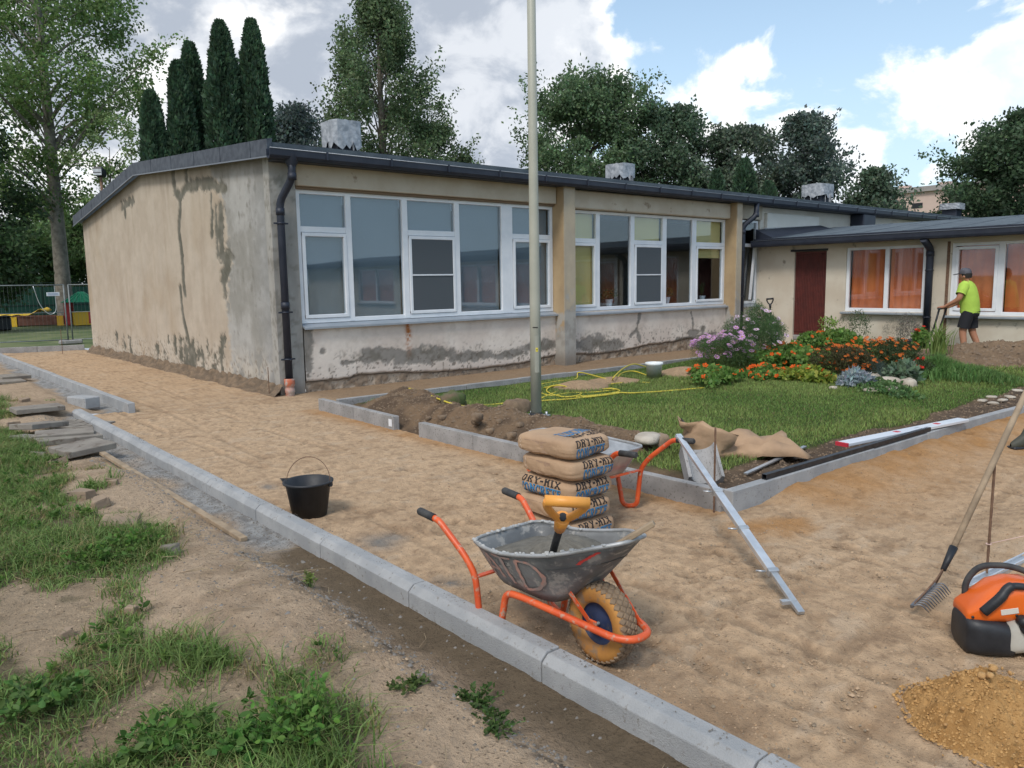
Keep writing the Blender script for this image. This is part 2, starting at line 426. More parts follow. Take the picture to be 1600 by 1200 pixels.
def grass_left(X, Y):
    """1 = grown over, 0 = bare"""
    kx = kerb_x(Y); d = kx - X
    ex = np.interp(Y, [0, 2.0, 2.5, 3.0, 3.3, 3.6, 4.05, 4.5, 4.75, 5.2, 6.3, 7.2, 8, 10, 11.2, 12, 16], [1.05, 1.15, 1.40, 1.32, 1.15, .98, .93, 1.05, 1.45, 1.45, 1.25, 1.25, 1.45, 1.35, 1.3, 1.5, 1.6])
    g = ss(-.10, .12, ex - X + .18 * fbm(X, Y, 4, 3, 51) + .10 * fbm(X, Y, 1.2, 2, 50))
    bare = ss(.22, .42, fbm(X, Y, 1.7, 4, 52)); g = g * (1 - .7 * bare)
    tuft = ss(.36, .48, fbm(X, Y, 2.1, 3, 53)) * ss(.42, .60, d) * (1 - np.exp(-((Y - 3.7) / .8) ** 2 - ((X - 1.4) / .5) ** 2))
    return np.maximum(g, tuft * .85)
def h_left(X, Y):
    kx = kerb_x(Y); d = kx - X
    z = .03 + .03 * fbm(X, Y, .8, 3, 60) + .014 * fbm(X, Y, 4, 4, 61) + .007 * np.abs(fbm(X, Y, 13, 3, 62)) + .003 * fbm(X, Y, 40, 2, 63)
    tr = 1 - ss(.20, .47, d + .05 * fbm(X, Y, 3, 2, 64))
    near = 1 - ss(4.4, 4.9, Y)
    haunch = (-.005 - .24 * np.clip(d, 0, .45) * near - .11 * np.clip(d, 0, .5) * (1 - near))
    z = z * (1 - tr) + (haunch + .008 * fbm(X, Y, 16, 3, 65)) * tr
    crumb = np.exp(-((d - .43) / .07) ** 2) * near; z = z + crumb * (.02 * np.abs(fbm(X, Y, 22, 2, 66)) - .02)
    mound = np.exp(-((X - 1.42) / .42) ** 2 - ((Y - 3.75) / .85) ** 2); z = z + mound * (.10 + .03 * fbm(X, Y, 5, 3, 67))
    m2 = np.exp(-((X - 1.55) / .35) ** 2 - ((Y - 7.0) / .6) ** 2) + np.exp(-((X - 1.7) / .5) ** 2 - ((Y - 11.9) / .9) ** 2) * 1.6
    return z + m2 * .08
ZL, ZS, ZI = h_left(XX, YY), h_sand(XX, YY), h_island(XX, YY)
FT = feet(XX, YY); ZS = ZS + FT
# --- colours
C_SAND, C_SAND2, C_OCHRE = (.49, .345, .22), (.40, .272, .168), (.38, .205, .085)
n1 = fbm(XX, YY, 1.3, 4, 70); n2 = fbm(XX, YY, 6, 4, 71); n3 = fbm(XX, YY, 22, 3, 72)
cs = lerp(C_SAND, C_SAND2, ss(.0, .5, n1 * .6 + n2 * .5)); nw = fbm(XX * 1.0, YY * 2.2, 4.5, 4, 75, .6); nx_ = fbm(XX * 1.0 - YY * .8, YY * 1.4 + XX * 1.1, 13, 3, 76, .6); cs = lerp(cs, (.23, .155, .098), np.clip(ss(.12, .5, n3) * .38 + .22 * ss(.15, .55, n2) + .30 * ss(.25, .6, nw) + .42 * ss(.22, .5, nx_), 0, .85)); cs = lerp(cs, (.50, .385, .275), ss(.2, .5, -nw) * .5)  # darker mottles: moist patches, and fine grain shadows put into the colour
dfy = front_y(XX) - YY
och = np.exp(-(np.clip(dfy, 0, 9) / .75) ** 2) * ((XX > 4.75) & (dfy > 0)) * ss(4.8, 5.5, XX)
och = np.maximum(och, ss(.15, .42, fbm(XX, YY, 1.1, 4, 73)) * ss(3.4, 4.6, XX) * (YY < 3))
dk = np.where((YY > 3.1) & (YY < 9.6), np.exp(-((4.6 - XX) / .16) ** 2), 0)
och = np.maximum(och, dk * .75)
cs = lerp(cs, C_OCHRE, np.clip(och * (.85 + .4 * n2), 0, 1))
cs = lerp(cs, (.23, .155, .095), ss(9.2, 10.2, YY) * ss(4.8, 5.6, XX) * .75)
cs = lerp(cs, (.19, .135, .09), np.exp(-((XX - 2.45) / .28) ** 2 - ((YY - 2.6) / .75) ** 2) * .55)  # darker sand under the near barrow: its soft shadow put into the colour
for px_, py_2, r_ in ((590, 846, .11), (612, 838, .07), (420, 760, .06), (700, 905, .05)):
    q_ = at(px_, py_2); cs = lerp(cs, (.20, .19, .175), np.exp(-(((XX - q_.x) / r_) ** 2 + ((YY - q_.y) / (r_ * 1.4)) ** 2 + .6 * n2)) * .85)
cs = cs * (1 + np.clip((FT + rut(XX, YY)) * 14, -.22, .12))[..., None]
dl = kerb_x(YY) - XX; gl_ = grass_left(XX, YY)
cl = lerp((.42, .315, .22), (.32, .235, .16), ss(-.1, .5, n1 * .5 + n2 * .6)); cl = lerp(cl, (.16, .115, .075), ss(.3, .75, n3) * .4)
cl = lerp(cl, (.085, .078, .042), gl_ * .8)
trm = 1 - ss(.18, .42, dl + .05 * fbm(XX, YY, 3, 2, 64) + .16 * ss(.0, .5, fbm(XX, YY, 1.3, 3, 68)) * ss(4.6, 5.2, YY)); nr = 1 - ss(4.45, 4.8, YY + .15 * n2)
cl = lerp(cl, (.125, .095, .064), trm * nr * .96); cl = lerp(cl, lerp((.31, .31, .305), (.20, .195, .19), ss(-.3, .5, n3)), trm * (1 - nr))
cl = lerp(cl, (.12, .10, .08), np.exp(-((dl - .43) / .06) ** 2) * nr * ss(-.1, .3, n3))
lawn = (1 - ss(.15, .30, heap_mask(XX, YY))) * (1 - ss(.25, .6, isl_front(XX, YY))) * ss(4.95, 5.2, XX) * (1 - ss(.18, .35, mound_mask(XX, YY)))
sm = sum(bump_at(XX, YY, p, r, 1) for p, r, h in SANDM); lawn = lawn * (1 - ss(.25, .5, sm))
ci = lerp((.20, .135, .085), (.115, .08, .055), ss(-.2, .4, n2 + .4 * n1)); ci = lerp(ci, (.085, .065, .05), isl_front(XX, YY) * .7)
ci = lerp(ci, (.26, .18, .115), mound_mask(XX, YY) * .7); ci = lerp(ci, (.40, .275, .17), ss(.2, .45, sm)); ci = lerp(ci, (.055, .075, .026), lawn)
fx = (XX[:-1, :-1] + XX[1:, 1:]) / 2; fy_ = (YY[:-1, :-1] + YY[1:, 1:]) / 2
under = (fx > 4.93) & (fy_ > 11.22)
is_l = fx < kerb_x(fy_)
is_i = (fx > 4.69) & (fy_ > front_y(fx)) & (fy_ < back_y(fx))
mk = lambda Z: np.stack([XX, YY, Z], -1)
link('bare_ground', grid_mesh('bare_ground', mk(ZL), cl, is_l), mt_soil, kind='structure')
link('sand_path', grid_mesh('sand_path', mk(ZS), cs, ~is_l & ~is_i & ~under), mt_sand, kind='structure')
link('lawn', grid_mesh('lawn', mk(ZI), ci, is_i), mt_soil, kind='structure')
# outer ground to the horizon, a ring round the modelled yard
rx = [-900, -3.0, 17.9, 900]; ry = [-900, -2.5, 24.6, 900]; gv = []; gf = []
for i in range(3):
    for j in range(3):
        if i == 1 and j == 1: continue
        b = len(gv); gv += [(rx[i], ry[j], -.03), (rx[i + 1], ry[j], -.03), (rx[i + 1], ry[j + 1], -.03), (rx[i], ry[j + 1], -.03)]; gf.append((b, b + 1, b + 2, b + 3))
m_ = MB().add(gv, gf)
m_.build('ground', mat('far_lawn', (.07, .11, .035), (.15, .17, .07), .9, .95, .5, 3, dirt=((.20, .20, .11), .8, .56)), kind='structure')
def zi(x, y): return float(h_island(np.array([x]), np.array([y]))[0])
def zl(x, y): return float(h_left(np.array([x]), np.array([y]))[0])
def zs(x, y): return float(h_sand(np.array([x]), np.array([y]))[0])

# ================================================================== KERBS
def kerb(name_label, prof, pts, matl, jit=.004, parent_name='kerb'):
    """row of one-metre kerb stones along the segments of pts; prof is (across, up)"""
    root = empty(parent_name, (pts[0][0], pts[0][1], 0), kind='structure'); root['label'] = name_label
    for a, b in zip(pts[:-1], pts[1:]):
        a = Vector((a[0], a[1], 0)); b = Vector((b[0], b[1], 0)); d = b - a; L = d.length; n = max(1, round(L)); d.normalize(); step = L / n
        for k in range(n):
            m = MB(); m.prism(prof, .003, step - .003, 'X'); 
            o = m.build('kerb_stone', matl, root)
            p = a + d * step * k; o.location = p - Vector((pts[0][0], pts[0][1], 0)) + Vector((random.uniform(-jit, jit), random.uniform(-jit, jit), random.uniform(-jit, jit)))
            o.rotation_euler = (0, 0, math.atan2(d.y, d.x) + random.uniform(-.003, .003))
            bv = o.modifiers.new('edge', 'BEVEL'); bv.width = .006; bv.segments = 2
    return root
# across axis = left of walking direction
PR_ROAD = [(0, -.15), (.0, .10), (.075, .10), (.105, .072), (.11, .07), (.11, -.15)]
kerb('chamfered light grey kerb between bare soil and sand path', PR_ROAD, [(2.165, -.73), (2.185, 2.27), (2.185, 3.28), (2.20, 5.28), (2.235, 11.28)], mt_kerb, .003)
kerb('grey kerb running to the far fence along the gable path', [(0, -.12), (0, .13), (.09, .13), (.09, -.12)], [(2.84, 11.05), (2.80, 24.05)], mt_kerb)
kerb('low kerb crossing the path before the wire fence', [(0, -.12), (0, .14), (-.08, .14), (-.08, -.12)], [(2.8, 24.3), (4.9, 23.6)], mt_kerb2)
kerb('granular kerb beside the soil heap, far side of the gap', [(0, -.12), (0, .15), (.08, .15), (.08, -.12)], [(4.68, 9.44), (4.63, 7.5)], mt_kerb2)
kerb('granular kerb from the gap to the sharp corner', [(0, -.12), (0, .15), (.08, .15), (.08, -.12)], [(4.62, 6.98), (4.63, 3.14)], mt_kerb2)
kerb('long grey kerb along the front of the lawn', [(0, -.12), (0, .15), (.08, .15), (.08, -.12)], [(4.65, 3.06), (8.8, 2.93), (13.8, 2.6)], mt_kerb)
kerb('grey kerb along the back of the lawn by the house wall', [(0, -.12), (0, .16), (.08, .16), (.08, -.12)], [(4.79, 9.08), (12.0, 8.93), (14.9, 8.9)], mt_kerb2)
# price sticker on the kerb end by the gap
prop(MB().box2((4.626, 7.53, .03), (4.6285, 7.60, .115)).build('paper_label', mt_white), 'small white label stuck on the kerb beside the gap', 'label')

# ================================================================== MAIN BUILDING
bld = empty('school_building', (4.9, 11.1, 0), label='long low cream building with peeling gable wall and white framed windows', cat='building')
def bl(m, name, matl, parent=bld, **kw):
    o = (m.build(name, matl) if isinstance(m, MB) else link(name, m, matl)); 
    if kw: prop(o, **kw)
    o.parent = parent
    par = Vector((0, 0, 0)); p = parent
    while p is not None: par += p.location; p = p.parent
    o.location = o.location - par
    return o
RIDGE_Y, FAR_Y = 17.3, 22.6
def roof_z(Y): return np.where(Y < RIDGE_Y, 3.56 + (Y - 11.1) / (RIDGE_Y - 11.1) * .42, 3.98 - (Y - RIDGE_Y) / (FAR_Y - RIDGE_Y) * .62)
# --- gable wall with its patches, crack and bare cement
gy = np.linspace(11.1, FAR_Y, 400); gt = np.linspace(0, 1, 150)
GYY, GT = np.meshgrid(gy, gt, indexing='ij'); GZ = -.15 + GT * (roof_z(GYY) - .02 + .15)
def poly_dist(Y, Z, pts):
    d = np.full(Y.shape, 9.)
    for (a, b), (c, e) in zip(pts[:-1], pts[1:]):
        vx, vy = c - a, e - b; L = vx * vx + vy * vy + 1e-9; t = np.clip(((Y - a) * vx + (Z - b) * vy) / L, 0, 1)
        d = np.minimum(d, np.hypot(Y - a - t * vx, Z - b - t * vy))
    return d
nA = fbm(GYY, GZ, 2.2, 5, 80); nB = fbm(GYY, GZ, 9, 4, 81); nC = fbm(GYY * 3, GZ * .35, 1.6, 4, 82); nD = fbm(GYY, GZ, 26, 3, 83)
cg = lerp((.49, .42, .34), (.44, .37, .295), ss(-.3, .4, nA)); cg = lerp(cg, (.49, .43, .36), ss(.0, .6, nC) * .35); cg = lerp(cg, (.34, .265, .195), ss(.1, .6, -nC) * .28); cg = lerp(cg, (.36, .27, .18), ss(.15, .6, fbm(GYY, GZ, .7, 3, 85)) * .5)
edge = np.interp(GZ, [0, .44, 1.1, 1.83, 2.03, 2.14, 2.9, 3.3, 3.9], [13.03, 13.03, 13.02, 12.98, 12.76, 12.84, 12.88, 13.2, 13.6])
cem = 1 - ss(-.07, .07, GYY - edge + .22 * nB + .10 * nD)
ccem = lerp((.29, .28, .255), (.40, .39, .37), ss(-.35, .4, .35 * nC + nA + .3 * nB)); ccem = lerp(ccem, (.20, .19, .165), ss(.12, .5, -.5 * nC + .6 * nB + .3 * nA) * .75); ccem = lerp(ccem, (.27, .28, .29), ss(12.2, 11.2, GYY) * .45)
cg = lerp(cg, ccem, cem)
dark = np.zeros_like(GZ)
def crack(pts, w, rag=.06): 
    global dark
    d = poly_dist(GYY, GZ, pts) ; dark = np.maximum(dark, 1 - ss(w * .6, w * 1.25, d + rag * nB + rag * .6 * nD))
crack([(15.32, 3.75), (15.29, 3.4), (15.09, 3.33)], .10, .05)
crack([(14.62, 3.72), (14.6, 3.45), (14.95, 3.31)], .09, .05)
crack([(14.6, 3.45), (13.9, 3.41), (13.56, 3.37), (12.86, 3.22)], .11, .07)
crack([(15.05, 3.33), (15.08, 3.04), (15.22, 2.7), (15.15, 2.22), (15.16, 1.63), (15.12, 1.5)], .085, .03)
crack([(15.38, 1.63), (15.36, 1.3), (15.34, 1.15), (15.25, .91), (15.07, .55), (14.95, .2)], .075, .03)
crack([(13.45, 3.2), (13.5, 2.95)], .05, .04); crack([(13.47, 2.9), (13.55, 2.5)], .07, .05); crack([(13.3, 2.95), (13.33, 2.2)], .08, .06)
crack([(13.1, 2.9), (13.15, 2.15), (12.85, 2.1), (13.1, 1.8)], .16, .11); crack([(13.15, 1.9), (13.12, 1.55)], .10, .07)
crack([(18.88, 3.42), (18.3, 3.46), (18.0, 3.46)], .10, .09); crack([(18.7, 3.4), (18.66, 3.22)], .09, .05)
for y_, z_, r_ in [(15.9, .5, .12), (15.6, .42, .15), (15.3, .3, .22), (14.9, .35, .20), (14.6, .5, .12), (14.4, .3, .15), (13.8, .25, .14), (13.5, .3, .16), (13.35, .62, .14), (16.6, .28, .10), (17.1, .3, .10), (19.6, .38, .12), (19.1, .33, .13), (20.2, .42, .09), (14.1, .55, .07), (16.3, .6, .06), (15.05, .15, .25)]:
    crack([(y_, z_ - r_ * .7), (y_, z_ + r_ * .9)], r_ * .75, .16)
cg = lerp(cg, lerp((.135, .13, .105), (.185, .175, .145), ss(-.3, .3, nB)), dark)
low = ss(.85, .15, GZ + .25 * nA) * (1 - dark)
cg = lerp(cg, (.52, .47, .40), low * ss(-.1, .25, nB + .2) * .65)
cg = lerp(cg, (.17, .14, .11), low * ss(.28, .42, nD + .25 * nB) * .85)
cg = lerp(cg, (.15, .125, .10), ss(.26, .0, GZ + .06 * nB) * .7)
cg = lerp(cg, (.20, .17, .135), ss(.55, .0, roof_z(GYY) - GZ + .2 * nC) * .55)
gx = 4.9 + .014 * (dark + cem * .6) - .006 * nB * cem
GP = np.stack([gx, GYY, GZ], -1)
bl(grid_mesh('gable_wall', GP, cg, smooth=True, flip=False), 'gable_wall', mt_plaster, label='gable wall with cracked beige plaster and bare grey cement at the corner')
# broken plinth foot along the gable
py_ = np.linspace(11.0, 22.7, 300); pr = np.linspace(0, 1, 8)
PYY, PR = np.meshgrid(py_, pr, indexing='ij')
nn = fbm(PYY, PR, 2.5, 4, 90); nf = fbm(PYY, PR * 3, 9, 3, 91)
PP = np.stack([4.90 - .16 * PR * (1 + .5 * nn) - .02 * nf, PYY, .17 - .19 * PR ** .8 + .05 * nn * (1 - PR) + .03 * nf], -1)
bl(grid_mesh('plinth', PP, lerp((.17, .13, .095), (.26, .19, .13), ss(-.3, .4, nf))), 'plinth', mt_soil)
# --- facade pieces: spandrels under the windows
def spandrel(x0, x1, seed, blobs, cracks, rust=None):
    nx = int((x1 - x0) / .022); xs = np.linspace(x0, x1, nx); zs_ = np.linspace(-.12, 1.03, 58)
    X, Z = np.meshgrid(xs, zs_, indexing='ij'); a = fbm(X, Z, 2.2, 5, seed); b = fbm(X, Z, 8, 4, seed + 1); d = fbm(X, Z, 25, 3, seed + 2)
    c = lerp((.62, .54, .475), (.70, .63, .56), ss(-.3, .4, a)); c = lerp(c, (.48, .415, .35), ss(.1, .5, b) * .35)
    top = np.zeros_like(X)
    for bx, bz, rx_, rz_ in blobs: top = np.maximum(top, 1 - ss(.75, 1.15, np.hypot((X - bx) / rx_, (Z - bz) / rz_) + .62 * b + .30 * d + .35 * a))
    for pts, w in cracks: top = np.maximum(top, 1 - ss(w * .6, w * 1.2, poly_dist(X, Z, pts) + .05 * b + .03 * d))
    c = lerp(c, lerp((.27, .25, .225), (.19, .175, .15), ss(-.3, .3, b)), top)
    if rust is not None:
        r = np.exp(-((X - rust) / .055) ** 2) * ss(.35, .9, Z + .2 * b) * ss(-.35, .25, d + b); c = lerp(c, (.36, .13, .035), np.clip(r * 1.2, 0, 1))
    ledge = .20 - .055 * (x0 < 8) + .05 * np.sin(X * 1.3 + seed) + .05 * fbm(X, X * 0, 2, 3, seed + 5)
    foot = 1 - ss(-.015, .015, Z - ledge)
    c = lerp(c, lerp((.27, .205, .15), (.45, .37, .29), ss(-.1, .3, b + .3 * d)), foot); c = lerp(c, (.05, .04, .03), np.exp(-((Z - ledge + .015) / .013) ** 2) * .9)
    c = lerp(c, (.13, .11, .09), ss(.28, .4, d + .2 * b) * ss(.75, .3, Z) * .8)
    Y = 11.10 + .006 * top + foot * (.035 + .03 * b) + .003 * d
    return grid_mesh('spandrel', np.stack([X, Y, Z], -1), c, flip=False)
sp1 = spandrel(5.32, 10.66, 100, [(6.6, .48, .55, .12), (7.5, .42, .75, .14), (8.6, .33, .6, .10), (10.2, .40, .5, .13), (5.36, .75, .10, .5), (5.62, .62, .05, .06), (9.5, .3, .5, .09)], [([(5.95, .42), (6.7, .43)], .03)], 7.21)
sp2 = spandrel(10.94, 16.42, 140, [(11.75, .34, .55, .2), (12.3, .3, .4, .14), (15.15, .4, .3, .07), (15.5, .46, .12, .12)], [([(13.2, .9), (13.1, .58), (12.9, .45)], .05), ([(13.1, .58), (13.2, .3)], .05), ([(15.03, .86), (15.10, .68)], .025), ([(15.1, .62), (15.12, .35)], .035), ([(14.5, .27), (16, .33)], .04)])
bl(sp1, 'spandrel', mt_plaster, label='pink-white plaster under the near window with rust streak'); bl(sp2, 'spandrel', mt_plaster, label='pink-white plaster under the far window with cracks')
# --- corner pier (grey rough cement) and the two ochre piers, as boxes with their own colours
def pier(name, x0, x1, y0, y1, z0, z1, colf, seed, **kw):
    faces = []; V = []; C = []; F = []
    def sheet(fn, na, nb):
        b = len(V); a = np.linspace(0, 1, na); c = np.linspace(0, 1, nb); A, B = np.meshgrid(a, c, indexing='ij'); Pn = fn(A, B).reshape(-1, 3)
        V.extend(Pn.tolist()); C.extend(colf(Pn).tolist()); i = np.arange(na * nb).reshape(na, nb) + b
        F.extend(np.stack([i[:-1, :-1], i[1:, :-1], i[1:, 1:], i[:-1, 1:]], -1).reshape(-1, 4).tolist())
    nz_ = int((z1 - z0) / .03)
    def S(xa, ya, xb, yb):
        return lambda A, B: np.stack([xa + (xb - xa) * A, ya + (yb - ya) * A, z0 + (z1 - z0) * B], -1)
    sheet(S(x0, y0, x1, y0), 16, nz_); sheet(S(x0, y1, x0, y0), 12, nz_); sheet(S(x1, y0, x1, y1), 12, nz_)
    return bl(mesh_np(name, V, F, np.array(C)), name, mt_plaster, **kw)
def c_cem(P):
    a = fbm(P[:, 0] * 2 + P[:, 1], P[:, 2] * .5, 3, 4, 200); b = fbm(P[:, 0] + P[:, 1], P[:, 2], 11, 4, 201)
    c = lerp((.28, .27, .25), (.38, .37, .345), ss(-.4, .4, a)); c = lerp(c, (.19, .18, .155), ss(.15, .45, b) * .6); return lerp(c, (.22, .185, .15), ss(.3, .0, P[:, 2]) * .7)
def c_och(P):
    a = fbm(P[:, 0] * 2 + P[:, 1], P[:, 2], 2, 4, 210); b = fbm(P[:, 0] + P[:, 1], P[:, 2], 9, 4, 211); front = P[:, 1] < P[:, 1].min() + .004
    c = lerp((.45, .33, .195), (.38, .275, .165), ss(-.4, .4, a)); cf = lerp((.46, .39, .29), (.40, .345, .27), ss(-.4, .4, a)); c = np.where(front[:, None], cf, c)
    c = lerp(c, lerp((.38, .365, .335), (.30, .285, .26), ss(-.3, .3, b)), 1 - ss(-.15, .15, P[:, 2] - np.where(front, 1.25, .85) + .6 * b)); return lerp(c, (.20, .17, .14), ss(.35, .05, P[:, 2] + .1 * b) * .8)
pier('corner_pier', 4.897, 5.30, 11.097, 11.3, -.12, 3.52, c_cem, 1)
pier('pier', 10.65, 10.95, 10.84, 11.2, -.1, 3.43, c_och, 2, label='ochre pier between the two wide windows')
pier('pier', 16.41, 16.62, 10.82, 11.2, -.1, 3.43, c_och, 3, label='ochre pier right of the far wide window')
mt_lintel = mat('cream_render', (.47, .40, .31), (.53, .47, .38), 2.2, .92, .35, 60, dirt=((.30, .23, .17), 3.5, .62))
mt_white_wall = mat('white_render', (.60, .555, .48), (.66, .62, .55), 1.6, .92, .35, 60, dirt=((.30, .26, .21), 6, .68))
bl(MB().box2((5.31, 11.04, 3.12), (10.64, 11.3, 3.45), .01), 'lintel', mt_lintel); bl(MB().box2((10.96, 11.0, 3.06), (16.40, 11.3, 3.42), .02), 'lintel', mt_lintel)
bl(MB().box2((5.31, 11.10, 3.08), (10.64, 11.3, 3.118)), 'lintel_recess', mat('shadow_gap_wood', (.20, .14, .09), None, rough=.9))
bl(MB().box2((16.63, 11.08, 3.1), (17.9, 11.3, 3.45)), 'lintel', mt_lintel)
bl(MB().box2((16.625, 11.10, -.1), (17.85, 11.3, .95)), 'spandrel', mt_white_wall)
# main wall above and behind the low wing
bl(MB().box2((17.86, 11.11, -.1), (45, 11.3, 3.42)), 'upper_wall', mt_white_wall)
bl(MB().box2((18.05, 11.02, 2.80), (20.65, 11.108, 3.28), .01), 'wall_panel', mat('pale_panel', (.66, .64, .58), (.72, .70, .65), 1.5, .9, .3, 50))
bl(MB().box2((22.6, 10.7, 2.6), (23.35, 11.108, 3.42), .02), 'wall_duct', mt_gutter)
bl(MB().box2((4.905, 22.4, -.1), (45, FAR_Y, 3.3)), 'rear_wall', mt_white_wall); bl(MB().box2((44.8, 11.3, -.1), (45, 22.4, 3.3)), 'end_wall', mt_white_wall)
bl(MB().box2((5.0, 15.0, 0), (44, 15.1, 3.3)), 'inner_wall', mat('inner_wall', (.30, .27, .22), (.25, .24, .2), 2, .9)); bl(MB().box2((5.0, 11.35, .02), (44.5, 14.99, .10)), 'inner_floor', mat('inner_floor', (.16, .11, .07), None, rough=.6))
bl(MB().box2((11.02, 11.32, .1), (11.06, 14.99, 3.3)), 'inner_partition', mat('inner_wall', (0, 0, 0)))
# furniture glimpsed through the far window is left as the dark room behind it
# --- roof: two slopes with thickness, verge cladding along the gable, eave boards, gutter
rf = MB()
yA, yB, yC = 10.80, RIDGE_Y, 22.95
zA, zB, zC = 3.54, 4.0, 3.34
rf.add([(4.80, yA, zA), (45.2, yA, zA), (45.2, yB, zB), (4.80, yB, zB), (4.80, yC, zC), (45.2, yC, zC),
        (4.80, yA, zA + .12), (45.2, yA, zA + .12), (45.2, yB, zB + .12), (4.80, yB, zB + .12), (4.80, yC, zC + .12), (45.2, yC, zC + .12)],
       [(3, 2, 1, 0), (4, 5, 2, 3), (6, 7, 8, 9), (9, 8, 11, 10), (0, 1, 7, 6), (5, 4, 10, 11), (0, 6, 9, 3), (3, 9, 10, 4), (1, 2, 8, 7), (2, 5, 11, 8)])
roof = bl(rf, 'roof', mt_roof)
n_ = 22
for a, b, za, zb_ in ((yA - .02, yB, zA, zB), (yB, yC + .02, zB, zC)):
    for k in range(n_ // 2):
        t0, t1 = k / (n_ // 2), (k + 1) / (n_ // 2)
        y0_, y1_ = a + (b - a) * t0, a + (b - a) * t1; z0_, z1_ = za + (zb_ - za) * t0, za + (zb_ - za) * t1
        m = MB(); e = .004 if k % 2 else 0
        m.add([(4.755 - e, y0_ + .004, z0_ - .07), (4.755 - e, y1_ - .004, z1_ - .07), (4.755 - e, y1_ - .004, z1_ + .16), (4.755 - e, y0_ + .004, z0_ + .16),
               (4.795, y0_ + .004, z0_ - .07), (4.795, y1_ - .004, z1_ - .07), (4.84, y1_ - .004, z1_ + .175), (4.84, y0_ + .004, z0_ + .175)],
              [(0, 3, 2, 1), (0, 1, 5, 4), (3, 7, 6, 2), (0, 4, 7, 3), (1, 2, 6, 5), (4, 5, 6, 7)])
        bl(m, 'verge_sheet', mat('verge_metal', (.030, .038, .055), (.065, .078, .10), 9, .5, .15, 8, metal=.1), roof)
    bl(MB().beam((4.752, a, za - .085), (4.752, b, zb_ - .085), .016, .02), 'verge_drip', mt_gutter_lip, roof)
bl(MB().box2((4.78, 10.80, 3.44), (45.2, 10.83, 3.665)), 'eave_board', mt_gutter, roof)
bl(MB().box2((4.9, 10.835, 3.43), (45, 11.1, 3.45)), 'soffit', mt_gutter, roof)
gpf = [(10.79, 3.56), (10.79, 3.47), (10.77, 3.435), (10.73, 3.42), (10.69, 3.435), (10.665, 3.47), (10.66, 3.56), (10.668, 3.56), (10.675, 3.47), (10.70, 3.445), (10.73, 3.432), (10.76, 3.445), (10.78, 3.47), (10.782, 3.56)]
gut = bl(MB().prism(gpf, 4.74, 45.2, 'X'), 'gutter', mt_gutter)
bl(MB().tube([(4.74, 10.662, 3.562), (45.2, 10.662, 3.562)], .009, 8), 'gutter_bead', mt_gutter_lip, gut)
for k in range(24):
    bl(MB().box2((5.6 + k * 1.1, 10.64, 3.46), (5.63 + k * 1.1, 10.665, 3.575)), 'gutter_bracket', mt_gutter, gut)
# --- downpipes
def downpipe(path, r, parent, joints, brackets, name='downpipe', **kw):
    dp = bl(MB().tube(fillet(path, .10, 5), r, 14), name, mt_gutter, parent, **kw)
    for p in joints: bl(MB().lathe([(r, -.05), (r + .008, -.05), (r + .008, .05), (r, .05)], 16, 'Z', p), 'pipe_socket', mt_gutter, dp)
    for p in brackets:
        m = MB().lathe([(r + .002, -.012), (r + .011, -.012), (r + .011, .012), (r + .002, .012)], 16, 'Z', p); m.box((p[0] - r - .03, p[1], p[2]), (.05, .02, .024)); m.box((p[0] + r + .03, p[1], p[2]), (.05, .02, .024)); bl(m, 'pipe_bracket', mt_gutter, dp)
    return dp
dp = downpipe([(5.09, 10.74, 3.44), (5.09, 10.74, 3.18), (5.0, 11.0, 2.86), (5.0, 11.0, .22)], .055, bld, [(5.09, 10.74, 3.2), (5.0, 11.0, 2.72), (5.0, 11.0, 1.35)], [(5.0, 11.0, 2.55), (5.0, 11.0, 1.25), (5.0, 11.0, .55)])
bl(MB().lathe([(.115, .09), (.11, .0), (.058, -.10), (.058, -.16)], 4, 'Z', (5.09, 10.74, 3.42)), 'hopper', mt_gutter, dp)
pt = mat('terracotta_plastic', (.50, .14, .07), (.42, .30, .26), 6, .6, dirt=((.45, .38, .34), 8, .5))
bl(MB().lathe([(.072, .26), (.078, .25), (.078, .15), (.066, .14), (.066, .11), (.074, .10), (.074, .05), (.066, .04), (.066, -.1)], 18, 'Z', (5.0, 11.0, 0)), 'drain_collar', pt, dp)
downpipe([(17.10, 10.74, 3.44), (17.08, 10.74, 3.15), (16.80, 10.92, 2.90), (16.80, 10.92, .25)], .062, bld, [(17.08, 10.74, 3.16), (16.80, 10.92, 2.76)], [(16.80, 10.92, 2.3), (16.80, 10.92, 1.2)])
